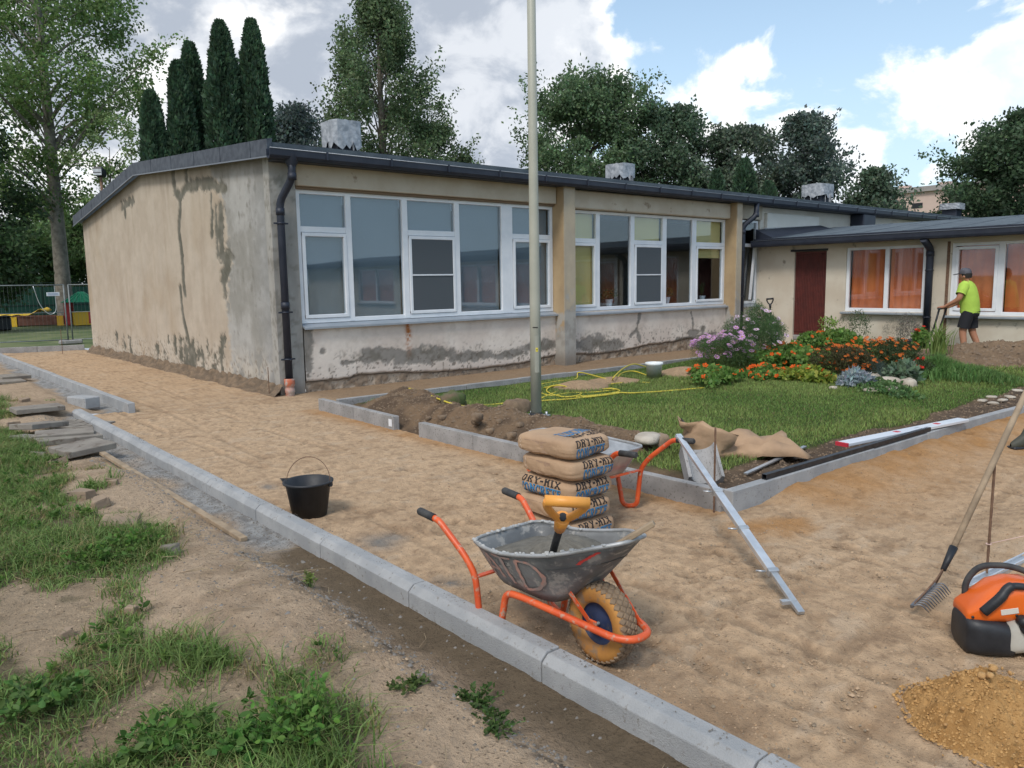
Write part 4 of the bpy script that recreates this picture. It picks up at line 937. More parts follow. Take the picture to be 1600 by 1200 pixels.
def scrawl(name, strokes, matl, w=.011):
    V = []; F = []; q = 0
    for st in strokes:
        q += 1; off = .0055 + .0006 * q
        pts = curve_pts([(x, y, 0) for x, y in st], 6) if len(st) > 2 else [Vector((st[0][0] + (st[1][0] - st[0][0]) * t / 8, st[0][1] + (st[1][1] - st[0][1]) * t / 8, 0)) for t in range(9)]
        b = len(V)
        for i, p_ in enumerate(pts):
            d = (pts[min(i + 1, len(pts) - 1)] - pts[max(i - 1, 0)]); nx_, ny_ = -d.y, d.x * .3; l_ = math.hypot(nx_, ny_ * 3) + 1e-9
            wv = w * (1 + .25 * math.sin(i * 1.7 + q)); V += [tray_side(p_.x + nx_ / l_ * wv, p_.y + ny_ * 3 / l_ * wv * 2.6, off=off), tray_side(p_.x - nx_ / l_ * wv, p_.y - ny_ * 3 / l_ * wv * 2.6, off=off)]
        F += [(b + 2 * i, b + 2 * i + 2, b + 2 * i + 3, b + 2 * i + 1) for i in range(len(pts) - 1)]
    return link(name, mesh_np(name, V, F), matl, tr1)
scrawl('painted_letters', [[(-.55, .88), (-.545, .55), (-.53, .28)], [(-.55, .88), (-.49, .60), (-.455, .30)], [(-.545, .52), (-.475, .50)], [(-.50, .92), (-.36, .90)], [(-.435, .90), (-.415, .55), (-.385, .22)], [(-.325, .88), (-.32, .55), (-.305, .20)], [(-.325, .88), (-.22, .80), (-.165, .52), (-.215, .26), (-.305, .16)]], mt_scrawl)
scrawl('red_mark', [[(.0, .72), (.025, .80)], [(.02, .78), (.055, .84)], [(.05, .84), (.10, .92)]], mat('red_spray', (.62, .06, .05), None, rough=.7), .008)
print_on('maker_name', text_runs('JETE'), lambda u, v: tray_side(-.585 + .20 * u, .64 + .17 * v, off=.004), mat('stencil_grey', (.10, .105, .11), None, rough=.6), tr1)
# shovel standing in the mix, yellow D-grip
def shovel(name, base, top, gripm, label, shaftm, blade=True, s=1.0):
    base, top = Vector(base), Vector(top); d = (top - base).normalized(); side = Vector((.65, -.76, .10)); side = (side - d * side.dot(d)).normalized(); L = (top - base).length
    t = empty(name, base, label=label, cat='shovel'); Z = d
    MB().tube([Vector(), d * (L - .10 * s)], .0165, 12).build('shaft', shaftm, t)
    g0 = d * (L - .12 * s); g1 = d * L
    hw = .062 * s
    lp_ = [g1 - side * hw, g1 - side * hw * .98 - d * .035 * s, g0 - side * hw * .5 + d * .025 * s, g0 - d * .0, g0 + side * hw * .5 + d * .025 * s, g1 + side * hw * .98 - d * .035 * s, g1 + side * hw]
    MB().tube(curve_pts(lp_, 5), .0135 * s, 10).build('grip_fork', gripm, t); MB().tube([g1 - side * (hw + .012), g1 + side * (hw + .012)], .0185 * s, 14).build('grip_bar', gripm, t)
    MB().tube([g0 - d * .07 * s, g0 + d * .01], [.020 * s, .027 * s], 12).build('grip_socket', gripm, t)
    if blade:
        b = MB(); f = d.cross(side); pts = []
        for i in range(5):
            for j in range(5):
                u_ = (j / 4 - .5) * .22; v_ = -i / 4 * .28; pts.append(side * u_ + d * (v_ + .02) + f * (.10 * (u_ ** 2) * 10 - .02))
        b.add(pts, [(i * 5 + j, i * 5 + j + 1, (i + 1) * 5 + j + 1, (i + 1) * 5 + j) for i in range(4) for j in range(4)], True)
        o = b.build('blade', mt_black, t); o.modifiers.new('thick', 'SOLIDIFY').thickness = .003
    return t
sb = at(862, 852, .50); st_ = at(886, 784, .80)
shovel('shovel', (sb.x + .0, sb.y, .45), st_, mt_yellow, 'shovel with yellow D-grip stuck in the concrete mix', mt_black, False, 1.22)
a_, b_ = at(962, 853, .55), at(1022, 817, .66)
tl = empty('wooden_float', a_, label='worn wooden stick lying over the near wheelbarrow front', cat='wooden stick')
MB().beam(Vector(), Vector(b_) - Vector(a_), .035, .022, bev=.003).build('stick', mt_wood, tl)
# crusty cement splashes along the near rim
spl = MB()
for k in range(70):
    a = random.uniform(.55, 1.75) * PI; q = tray_pt(a, 1.0); r_ = random.uniform(.004, .011)
    spl.box(q + Vector((random.uniform(-.01, .01), random.uniform(-.012, .008), .008)), (r_ * 2, r_ * 1.6, r_), Matrix.Rotation(random.random() * 3, 3, 'Z') @ Matrix.Rotation(random.random(), 3, 'X'), r_ * .3)
spl.build('cement_crust', mat('dry_cement', (.42, .42, .41), (.34, .34, .33), 20, .95), tr1, kind='stuff')

# ================================================================== CONCRETE BAGS
BA, BB, BC = .205, .245, .070
def bag_disp(x, y, z, seed):
    X = np.array([x]); Y = np.array([y]); Zz = np.array([z])
    w = .011 * float(fbm(X + Zz, Y - Zz, 7, 3, seed)[0]) + .005 * float(fbm(X * 3 + Y * 3, Zz * 8, 5, 3, seed + 3)[0])
    return w
def bag_surface(d, P=9, Q=4.2):
    F = (abs(d[0] / BA) ** P + abs(d[1] / BB) ** P) ** (Q / P) + abs(d[2] / BC) ** Q
    return F ** (-1 / Q)
def bag_pt(d, seed, off=0.0):
    r = bag_surface(d); p_ = Vector(d) * r; w = bag_disp(p_.x, p_.y, p_.z, seed)
    # pinched corners
    cx = (abs(p_.x) / BA) ** 6 * (abs(p_.y) / BB) ** 6; p_.z *= 1 - .25 * min(cx, 1)
    q = Vector((p_.x / BA ** 2, p_.y / BB ** 2, p_.z / BC ** 2 * .5)).normalized()
    return p_ + q * (w + off)
def face_pt(face, u, v, seed, off=.0022):
    """u, v in -1..1 on one face, read from outside"""
    if face == '-y': d = (u * BA, -BB, v * BC)
    elif face == '-x': d = (-BA, -u * BB, v * BC)
    else: d = (u * BA, v * BB, BC)
    return bag_pt(d, seed, off)
def bag(label, loc, rz, seed, prints, icons=None):
    t = empty('concrete_bag', loc, rz, label=label, cat='paper bag', group='dry-mix bags stacked on the sand')
    V = []; F = []; N_ = 22; idx = {}
    def vid(i, j, k):
        key = (i, j, k)
        if key not in idx:
            m = lambda q: math.tan((q / N_ * 2 - 1) * PI / 4)
            idx[key] = len(V); V.append(bag_pt((m(i) * BA, m(j) * BB, m(k) * BC), seed))
        return idx[key]
    for a in range(N_):
        for b in range(N_):
            F.append((vid(0, a, b), vid(0, a, b + 1), vid(0, a + 1, b + 1), vid(0, a + 1, b))); F.append((vid(N_, a, b), vid(N_, a + 1, b), vid(N_, a + 1, b + 1), vid(N_, a, b + 1)))
            F.append((vid(a, 0, b), vid(a + 1, 0, b), vid(a + 1, 0, b + 1), vid(a, 0, b + 1))); F.append((vid(a, N_, b), vid(a, N_, b + 1), vid(a + 1, N_, b + 1), vid(a + 1, N_, b)))
            F.append((vid(a, b, 0), vid(a, b + 1, 0), vid(a + 1, b + 1, 0), vid(a + 1, b, 0))); F.append((vid(a, b, N_), vid(a + 1, b, N_), vid(a + 1, b + 1, N_), vid(a, b + 1, N_)))
    body = link('bag_body', mesh_np('bag_body', V, F, None, True), mt_paper, t)
    for face, u0, u1, v0, v1, flip in prints:
        vm = v0 + (v1 - v0) * .56
        def fn(u, v, a, b):
            if flip: u, v = 1 - u, 1 - v
            return lambda: None
        def mk_fn(lo, hi):
            def g(u, v):
                uu = u1 + (u0 - u1) * u if flip else u0 + (u1 - u0) * u
                vv = (lo + hi - (lo + (hi - lo) * v)) if flip else lo + (hi - lo) * v
                return face_pt(face, uu, vv, seed)
            return g
        if not flip:
            print_on('print_dry_mix', text_runs('DRY-MIX'), mk_fn(vm + .05 * (v1 - v0), v1), mt_ink, body); print_on('print_concrete', text_runs('CONCRETE'), mk_fn(v0, vm), mt_blue, body)
            # dark outline behind the blue word: slightly dropped copy
            g2 = mk_fn(v0 - .03 * (v1 - v0), vm - .03 * (v1 - v0)); 
            print_on('print_shadow', text_runs('CONCRETE'), lambda u, v: bag_pt_off(g2, u + .008, v), mt_ink, body)
        else:
            print_on('print_dry_mix', text_runs('DRY-MIX'), mk_fn(v0, v0 + .40 * (v1 - v0)), mt_ink, body); print_on('print_concrete', text_runs('CONCRETE'), mk_fn(v0 + .45 * (v1 - v0), v1), mt_blue, body)
    if icons:
        for k, vc in enumerate(icons[1]):
            runs = []; uc = icons[0]; m_ = MB()
            dia = [(uc, vc + .28), (uc + .055, vc), (uc, vc - .28), (uc - .055, vc)]; inn = [(uc, vc + .19), (uc + .037, vc), (uc, vc - .19), (uc - .037, vc)]
            pts = [face_pt('-x', u, v, seed, .0028) for u, v in dia + inn]
            m_.add(pts, [(i, (i + 1) % 4, 4 + (i + 1) % 4, 4 + i) for i in range(4)]); m_.build('hazard_diamond', mat('pale_print', (.62, .48, .36), None, rough=.85), body)
        m_ = MB()
        for k in range(3):
            ua, ub = icons[0] + .12 + .30 * k, icons[0] + .12 + .30 * k + .26
            q = [face_pt('-x', ua + (ub - ua) * i / 4, v, seed, .0020) for i in range(5) for v in (-.62, .5)]
            m_.add(q, [(2 * i, 2 * i + 2, 2 * i + 3, 2 * i + 1) for i in range(4)])
        m_.build('small_print_block', mat('faint_print', (.34, .22, .15), (.40, .27, .18), 80, .85), body)
    return t
def bag_pt_off(g, u, v):
    p_ = g(min(u, 1), v); return p_ * (1 - .0009 / max(p_.length, .05))
BX, BY = 3.505, 3.57; z0 = zs(3.6, 3.6) + .005
S_R = ('-y', -.78, .72, -.82, .86, False)
bag('bottom dry-mix bag of the stack, half hidden behind the near tray', (BX + .02, BY - .0, z0 + .066), .03, 301, [S_R])
bag('second dry-mix bag from the bottom of the stack', (BX - .01, BY + .01, z0 + .202), -.02, 302, [S_R], (-.80, [.25, -.3]))
bag('third dry-mix bag of the stack, lettered on both sides', (BX + .005, BY + .0, z0 + .337), .01, 303, [S_R, ('-x', -.94, .62, -.84, .86, False)])
bag('fourth dry-mix bag of the stack, hazard diamonds on its side', (BX + .0, BY - .02, z0 + .472), -.04, 304, [('-y', -.45, .92, -.82, .86, False)], (-.74, [.25, -.35]))
bag('top dry-mix bag of the stack with lettering on its upper face', (BX - .02, BY - .0, z0 + .608), .06, 305, [('-y', -.72, .62, -.8, .86, False), ('+z', -.55, .80, -.80, -.05, True)], (-.80, [.3, -.35]))

# ================================================================== BUCKETS
bp = at(480, 806, .0); bk = empty('bucket', (bp.x + .03, bp.y + .02, zs(bp.x, bp.y)), label='black plastic builder bucket with raised wire handle', cat='bucket')
mb_ = MB().lathe([(0, .01), (.115, .01), (.118, 0), (.122, .0), (.160, .235), (.178, .240), (.180, .252), (.172, .256), (.156, .25), (.117, .012), (0, .012)], 36).build('bucket_body', mt_black, bk)
sp_ = MB(); vd2 = math.atan2(.76, -.65)
sp_.add([(math.cos(vd2 + a) * r_, math.sin(vd2 + a) * r_, z_) for a, r_, z_ in ((-.28, .17, .254), (0, .215, .262), (.28, .17, .254), (-.28, .155, .215), (0, .165, .215), (.28, .155, .215))], [(0, 3, 4, 1), (1, 4, 5, 2)], True); sp_.build('pouring_lip', mt_black, mb_).modifiers.new('t', 'SOLIDIFY').thickness = .004
hp = [Vector((math.cos(a) * .165, .0, math.sin(a) * .165)) for a in np.linspace(0, PI, 21)]
ax = Vector((.62, -.78, 0)); 
MB().tube([ax * (p_.x * 1.02) + Vector((0, 0, .245 + p_.z * 1.05)) + Vector((.78, .62, 0)) * p_.z * .25 for p_ in hp], .0028, 6).build('wire_handle', mt_steel, bk)
for s in (-1, 1): MB().box(ax * s * .172 + Vector((0, 0, .235)), (.03, .03, .04), .9, .005).build('handle_lug', mt_black, bk)
wp = at(1022, 590, .13); wp.z = zi(wp.x, wp.y); wbk = empty('bucket', wp, label='small pale grey-white bucket on the lawn', cat='bucket')
MB().lathe([(0, .01), (.105, .01), (.108, 0), (.125, .21), (.138, .215), (.140, .245), (.13, .25), (.122, .24), (.102, .015)], 30).build('bucket_body', mat('pale_bucket', (.80, .83, .83), (.76, .79, .79), 6, .45), wbk)

# ================================================================== HOSE
hz_ = .02
def hp_(px, py, dz=0): 
    q = at(px, py, .12)
    for _ in range(4): q = at(px, py, zi(q.x, q.y) + dz + hz_)
    return q
hose = empty('garden_hose', hp_(800, 628), label='yellow garden hose coiled across the lawn behind the post', cat='hose')
def hs(pts, n=7):
    P_ = [Vector(q) - hose.location for q in curve_pts([hp_(*q) for q in pts], n)]
    MB().tube(P_, .0105, 8).build('hose_run', mat('yellow_hose', (.62, .50, .055), (.55, .44, .05), 9, .5), hose)
hs([(632, 606, .02), (655, 610, .05), (682, 622, .01), (720, 634), (760, 633), (800, 629), (850, 626), (905, 622), (960, 614), (990, 614), (1040, 611), (1100, 606)])
hs([(846, 600), (870, 596), (900, 592), (905, 582, .03), (940, 590), (955, 594), (960, 588, .05), (975, 575, .12), (992, 569, .12), (1015, 575, .02)])
hs([(846, 622), (870, 612), (893, 604, .02), (912, 608, .02), (905, 617), (880, 620), (855, 612), (862, 604), (890, 606), (930, 609), (955, 607, .03), (968, 611), (945, 616), (900, 620)])
hs([(850, 606), (875, 602), (900, 611), (912, 620), (940, 618), (970, 614)]); hs([(962, 594), (972, 583, .06), (990, 580, .05), (1010, 586)])
hs([(955, 600), (985, 597), (1015, 598)]); hs([(840, 612), (860, 618), (890, 614), (925, 613), (965, 609)])

# ================================================================== RUSTY STAKES
def stake(p_, h, label, lean=(0, 0)):
    t = MB(); n = int(h / .035); pts = [Vector((lean[0] * k / n, lean[1] * k / n, h * k / n - .03)) for k in range(n + 1)]
    t.tube(pts, [.0065 + .0012 * (k % 2) for k in range(n + 1)], 8); o = t.build('rebar_stake', mt_steel, None, p_); prop(o, label, 'stake', 'rebar stakes marking the kerb lines'); return o
stake((4.585, 3.165, 0), .64, 'rusty stake at the sharp kerb corner'); sp0 = at(1541, 905, 0); RBX, RBY = sp0.x, sp0.y
stake((RBX, RBY, 0), .70, 'rusty stake with string behind the orange saw', (.015, 0))
q = at(492, 607, 0); stake((q.x, q.y, 0), .48, 'thin rusty stake right of the drain collar'); q = at(421, 618, 0); stake((q.x, q.y, .0), .46, 'thin rusty stake left of the drain collar'); q = at(98, 552, 0); stake((q.x, q.y, 0), .65, 'thin rusty stake on the far path by the fence')
# string tied to the stake
q = at(1600, 842, 0.28); st = MB(); st.tube([(RBX + .004, RBY, .20), (q.x + .3, q.y - .1, .30)], .0022, 6); st.tube([(RBX + .012 * math.cos(a), RBY + .012 * math.sin(a), .20) for a in np.linspace(0, 2 * PI, 12)], .003, 6)
prop(st.build('string_line', mat('pink_string', (.62, .45, .40), None, rough=.8)), 'pale string stretched from the stake behind the saw', 'string')

# ================================================================== LEANING ALUMINIUM PROP
A = at(1252, 958, .01); Bp = Vector((4.34, 3.30, .56)); A = Vector(A)
pr_o = empty('aluminium_prop', A, label='telescopic aluminium bar leaning on the clean wheelbarrow handle', cat='aluminium bar'); d = Bp - A; d.z = 0.56
up_ = (0, 0, 1)
for t0, t1, w, h in ((.0, .20, .036, .022), (.17, .62, .050, .030), (.585, 1.0, .040, .024)):
    MB().beam(d * t0, d * t1, w, h, up_, .002).build('bar_section', mt_alu if t0 else mt_galv, pr_o)
for t0 in (.175, .385, .60):
    c_ = MB(); c_.beam(d * (t0 - .008), d * (t0 + .008), .058, .042, up_, .003); c_.build('clamp_collar', mt_galv, pr_o)
    MB().tube([d * t0 + Vector((-.02, .03, .0)), d * t0 + Vector((-.05, .07, .0))], .006, 8).build('clamp_screw', mt_galv, pr_o)
MB().beam(d * .045 + Vector((-.05, .04, .0)), d * .05 + Vector((.01, -.01, 0)), .03, .018).build('foot_clip', mt_galv, pr_o)
MB().box(d * .99 + Vector((0, 0, -.01)), (.05, .05, .03), .9, .004).build('end_hook', mt_galv, pr_o)

# ================================================================== KERB-SIDE ODDMENTS
t_ = empty('steel_tube', (5.1, 3.085, .155), label='black square steel tube lying on the front kerb', cat='steel tube')
m = MB(); a_ = Vector((0, 0, .02)); b_ = Vector((2.75, -.088, .02)); dd = (b_ - a_).normalized(); sd2 = Vector((-dd.y, dd.x, 0))
for o_, w, h in ((Vector((0, 0, .0185)), .04, .003), (Vector((0, 0, -.0185)), .04, .003)): m.beam(a_ + o_, b_ + o_, w, h)
for s in (-1, 1): m.beam(a_ + sd2 * s * .0185, b_ + sd2 * s * .0185, .003, .034)
m.build('tube_wall', mat('black_steel', (.018, .02, .025), (.04, .042, .048), 20, .45, metal=.4), t_)
a_ = at(1316, 694, .18); b_ = at(1505, 656, .18); lv = empty('straightedge', a_, label='long white levelling board with red ends lying by the kerb', cat='levelling board'); dv = Vector(b_) - Vector(a_)
MB().beam(Vector(), dv, .115, .03, bev=.004).build('board', mat('white_coated_alu', (.66, .70, .76), (.72, .75, .80), 4, .35, metal=.2), lv)
rd = mat('red_plastic', (.50, .03, .05), None, rough=.5)
MB().beam(dv * -.008, dv * .004, .118, .034).build('end_cap', rd, lv); MB().beam(dv * .40, dv * .43, .05, .034).build('red_grip', rd, lv); MB().beam(dv * .74, dv * .77, .05, .036).build('red_grip', rd, lv); MB().beam(dv * .56, dv * .6, .02, .031).build('vial', mt_galv, lv)
a_ = at(1165, 742, .07); b_ = at(1258, 694, .12); a_.z = zi(a_.x, a_.y) + .02; b_.z = zi(b_.x, b_.y) + .03
prop(MB().beam(a_, b_, .035, .012).build('metal_strip', mt_galv), 'narrow grey strip lying on the dark soil', 'metal strip')
# concrete drain channel
cp = Vector((5.06, 3.62, .18)); ch = empty('drain_channel', cp, label='short grey concrete drain channel tipped on the soil', cat='channel')
pf = [(-.14, -.07), (.14, -.07), (.14, .07), (.115, .075)] + [(.115 * math.cos(a), .075 - .09 * math.sin(a)) for a in np.linspace(.15, PI - .15, 12)] + [(-.115, .075), (-.14, .07)]
cm = MB().prism(pf, -.17, .17, 'Y'); co = cm.build('channel_body', mt_kerb2, ch); co.rotation_euler = (math.radians(38), 0, math.radians(-40))
# torn empty paper bags
def paper_bag(name, p_, size, rz, seed, label, stand=False):
    t = empty(name, p_, rz, label=label, cat='paper bag'); g = np.random.default_rng(seed); a, b, c_ = size
    nu, nv = (9, 7) if not stand else (7, 8)
    if not stand:      # collapsed sack: one buckled top sheet turned down to the ground all round
        U_, V_ = np.meshgrid(np.linspace(-1, 1, nu), np.linspace(-1, 1, nv), indexing='ij'); ed = np.maximum(np.abs(U_), np.abs(V_)) > .99
        Z_ = np.where(ed, g.uniform(-.02, .03, U_.shape), c_ * g.uniform(.15, 1.6, U_.shape)); X = U_ * a * (1 + g.uniform(-.10, .10, U_.shape)); Y = V_ * b * (1 + g.uniform(-.20, .20, U_.shape) + .25 * U_)
        P_ = np.stack([X, Y, Z_], -1)
    else:              # torn sack propped open, mouth up and towards the viewer
        U_, V_ = np.meshgrid(np.linspace(0, 1, nu), np.linspace(0, 2 * PI, nv * 2, endpoint=False), indexing='ij'); q = (np.abs(np.cos(V_)) ** 5 + np.abs(np.sin(V_)) ** 5) ** (-1 / 5) * (1 + g.uniform(-.22, .18, U_.shape))
        Z_ = U_ * c_ * (1 + .45 * np.cos(V_ - .6)) * (1 + g.uniform(-.12, .12, U_.shape)); P_ = np.stack([np.cos(V_) * q * a * (.8 + .35 * U_), np.sin(V_) * q * b * (.8 + .35 * U_), Z_], -1); P_ = np.concatenate([P_, P_[:, :1]], 1)
    # each quad is creased across its diagonal
    n0, n1 = P_.shape[:2]; idx = np.arange(n0 * n1).reshape(n0, n1); F = []
    for i_ in range(n0 - 1):
        for j_ in range(n1 - 1):
            q4 = (idx[i_, j_], idx[i_ + 1, j_], idx[i_ + 1, j_ + 1], idx[i_, j_ + 1])
            F += [(q4[0], q4[1], q4[2]), (q4[0], q4[2], q4[3])] if g.random() < .5 else [(q4[0], q4[1], q4[3]), (q4[1], q4[2], q4[3])]
    o = link('torn_sack', mesh_np('torn_sack', P_.reshape(-1, 3), F), mt_paper, t); sd_ = o.modifiers.new('t', 'SOLIDIFY'); sd_.thickness = .003
    if stand:
        ctr = P_[:, :-1].mean(1, keepdims=True); link('sack_shade', mesh_np('sack_shade', (ctr + (P_ - ctr) * .90).reshape(-1, 3), F), mat('mouth_shade', (.05, .04, .035), (.10, .08, .06), 12, .9), o)  # added dark inner copy: shade inside the open mouth put into its colour
    return t, P_
def pz(px, py): 
    q = at(px, py, .1)
    for _ in range(3): q = at(px, py, zi(q.x, q.y))
    return q
q = pz(1105, 712); t1_, P1 = paper_bag('empty_bag', q, (.20, .15, .24), 2.4, 401, 'torn open kraft bag standing by the drain channel', True)
q2 = pz(1178, 708); t2_, P2 = paper_bag('empty_bag', q2, (.40, .24, .13), -.72, 402, 'flattened kraft bag lying on the edge of the lawn')
print_on('print_code', text_runs('C25'), lambda u, v: Vector((.225 + .004 * v, -.06 + .12 * u, .05 + .07 * v)), mt_ink, t1_)
# slab, lump and big clods by the lawn
def rock(name, p_, size, seed, matl, label=None, cat=None, group=None, rz=0, sub=3, rough_=.22, flat=0.):
    V = []; F = []; n = 10
    th = np.linspace(0, PI, n); ph = np.linspace(0, 2 * PI, 2 * n, endpoint=False)
    rr = np.random.default_rng(seed); T, PH = np.meshgrid(th, ph, indexing='ij'); x, y, z = np.sin(T) * np.cos(PH), np.sin(T) * np.sin(PH), np.cos(T)
    q = (np.abs(x) ** 3.2 + np.abs(y) ** 3.2 + np.abs(z) ** 3.2) ** (-1 / 3.2)
    r = q * (1 + rough_ * fbm(x * 1.3 + z * .7 + seed, y * 1.3 - z * .6, 1.3, 3, seed) + .06 * fbm(x * 4 + z, y * 4 - z, 1.5, 2, seed + 1)); P_ = np.stack([x * r * size[0], y * r * size[1], z * r * size[2]], -1)
    P_ = np.concatenate([P_, P_[:, :1]], 1)
    o = link(name, grid_mesh(name, P_, None, smooth=True), matl, None, p_); o.rotation_euler = (0, 0, rz); return prop(o, label, cat, group)
mt_clod = mat('soil_clod', (.15, .105, .07), (.22, .155, .10), 9, .97, .9, 30)
mt_brick = mat('rubble', (.30, .22, .15), (.24, .18, .13), 7, .95, .6, 30)
q = pz(1012, 693); rock('stone', (q.x, q.y, q.z + .05), (.16, .11, .045), 11, mt_stone, 'flat pale slab of stone at the lawn edge', 'stone', rz=.5, rough_=.08); q = pz(1033, 697); rock('stone', (q.x - .05, q.y - .02, q.z + .05), (.08, .08, .07), 12, mt_brick, 'rough brown lump beside the flat pale slab', 'stone')
q = pz(652, 636); rock('boulder', (q.x + .05, q.y, q.z + .02), (.26, .20, .14), 13, mat('grey_boulder', (.28, .27, .25), (.36, .34, .31), 9, .9, .5, 50), 'rounded grey boulder half sunk in the soil heap', 'boulder', rz=.4)
rock('plastic_wrap', (q.x - .10, q.y - .09, q.z + .0), (.13, .09, .10), 14, mat('dark_green_film', (.01, .05, .045), (.02, .02, .025), 9, .2), 'crumpled dark green plastic tucked under the boulder', 'plastic')
# turf clods and small lumps on the soil heap
for k, (px, py, s, gr) in enumerate([(708, 632, .15, 1), (745, 655, .06, 0), (808, 645, .16, 0), (745, 660, .05, 0), (697, 640, .04, 0), (690, 655, .045, 0), (800, 683, .05, 0), (765, 676, .04, 0), (812, 666, .035, 0), (670, 655, .035, 0), (630, 668, .04, 0), (780, 660, .03, 0)]):
    q = pz(px, py)
    rock('soil_clod', (q.x, q.y, q.z + s * .3), (s, s * .8, s * .7), 500 + k, mt_clod if not gr else mat('turf_clod', (.14, .10, .065), (.07, .10, .03), 5, .97, .9, 25), ['mossy turf clod on top of the soil heap', 'dark round clod in the middle of the soil heap', 'big dark clod left of the lamp post'][k] if k < 3 else ['','','','small clod just below the middle one on the soil heap','small clod left of the mossy turf','small clod under the mossy turf','pale clod near the kerb by the bags','small clod low on the soil heap','pebble-like clod below the big dark clod','small clod by the kerb gap','dark clod inside the kerb gap','smallest clod between the two dark ones'][k], 'soil clod', 'clods on the soil heap', rough_=.45)

# ================================================================== LEFT SIDE: SLABS, RUBBLE, BATTEN
mt_slab = mat('old_paving', (.20, .175, .15), (.26, .235, .20), 5, .93, .6, 60, dirt=((.14, .115, .09), 9, .55))
def slab(px, py, sx, sy, rz, tilt, label, z=.05, pattern=False):
    q = at(px, py, z); t = empty('paving_slab', (q.x, q.y, zl(q.x, q.y) + z - .03), rz, label=label, cat='paving slab', group='lifted paving slabs')
    t.rotation_euler = (tilt[0], tilt[1], rz)
    MB().box((0, 0, .03), (sx, sy, .06), None, .006).build('slab_body', mt_slab, t)
    if pattern:   # crazy-paving joints pressed into the face
        g = random.Random(3); m = MB(); nx, ny = 4, 4; pts = {}
        for i in range(nx + 1):
            for j in range(ny + 1):
                jx = 0 if i in (0, nx) else g.uniform(-.3, .3); jy = 0 if j in (0, ny) else g.uniform(-.3, .3); pts[i, j] = Vector((((i + jx) / nx - .5) * sx * .98, ((j + jy) / ny - .5) * sy * .98, .0612))
        for i in range(nx + 1):
            for j in range(ny + 1):
                if i < nx and 0 < j < ny: m.beam(pts[i, j], pts[i + 1, j], .008, .003)
                if j < ny and 0 < i < nx: m.beam(pts[i, j], pts[i, j + 1], .008, .0036)
        m.build('pressed_joints', mat('dark_joint', (.13, .11, .09), None, rough=.95), t)  # darker strips laid along the joint lines
    return t
slab(130, 706, .46, .40, .25, (.03, -.04), 'nearest grey paving slab, flat face up, at the end of the batten', .07)
slab(60, 651, .55, .30, .1, (.03, .02), 'long narrow slab furthest back on the slab heap', .05); slab(62, 669, .46, .36, .5, (-.05, .08), 'tilted slab with a thick broken edge on the slab heap', .10)
slab(118, 663, .62, .62, .75, (.04, .05), 'large patterned slab leaning into the slab heap', .03, True); slab(102, 684, .55, .22, -.2, (.12, .02), 'thin slab on edge in the middle of the slab heap', .07); slab(108, 692, .60, .26, .05, (.02, .03), 'flat slab under the thin slab on edge', .03)
slab(44, 690, .30, .24, .9, (.1, .12), 'small broken slab corner in the grass', .03); slab(72, 690, .26, .2, .3, (.08, .02), 'small dark slab piece beside the slab heap', .02)
slab(18, 592, .5, .4, .3, (.05, .03), 'thin slab furthest away in the left corner', .04); slab(12, 600, .5, .35, .1, (.03, .04), 'thin slab lying below the furthest one', .02)
q = at(131, 632, .06); ob = empty('concrete_block', (q.x, q.y, zl(q.x, q.y)), .35, label='pale concrete kerb offcut beside the kerb gap', cat='concrete block')
MB().box((0, 0, .09), (.22, .42, .16), None, .012).build('block_body', mt_kerb, ob)
def shard(p_, s, seed, matl, label):
    g = random.Random(seed); n = g.choice((5, 6, 7)); an = sorted(g.uniform(0, 2 * PI) * .35 + 2 * PI * i / n for i in range(n))
    bot = [(math.cos(a) * s[0] * g.uniform(.8, 1.15), math.sin(a) * s[1] * g.uniform(.8, 1.15), -s[2] * g.uniform(.6, 1)) for a in an]; tp = [(x * g.uniform(.82, .98), y * g.uniform(.82, .98), s[2] * g.uniform(.55, 1)) for x, y, z in bot]
    m = MB(); m.add(bot + tp, [tuple(range(n))[::-1], tuple(range(n, 2 * n))] + [(i, (i + 1) % n, (i + 1) % n + n, i + n) for i in range(n)])
    o = m.build('rubble_stone', matl, None, p_); o.rotation_euler = (g.uniform(-.15, .15), g.uniform(-.15, .15), g.uniform(0, 3)); b_ = o.modifiers.new('b', 'BEVEL'); b_.width = min(s) * .22; b_.segments = 2
    return prop(o, label, 'rubble', 'loose rubble on the left')
XTRA = [(40, 640, (.12, .09, .04), 'chunk of slab left of the slab heap'), (88, 722, (.10, .07, .035), 'broken chunk below the slab heap'), (175, 765, (.07, .05, .03), 'small broken chunk beside the batten'), (60, 712, (.13, .08, .035), 'flat chunk half hidden in the grass by the slabs'), (110, 630, (.10, .08, .05), 'lump of soil-stained concrete by the kerb offcut'), (22, 665, (.10, .08, .04), 'broken chunk at the left edge beside the slabs')]
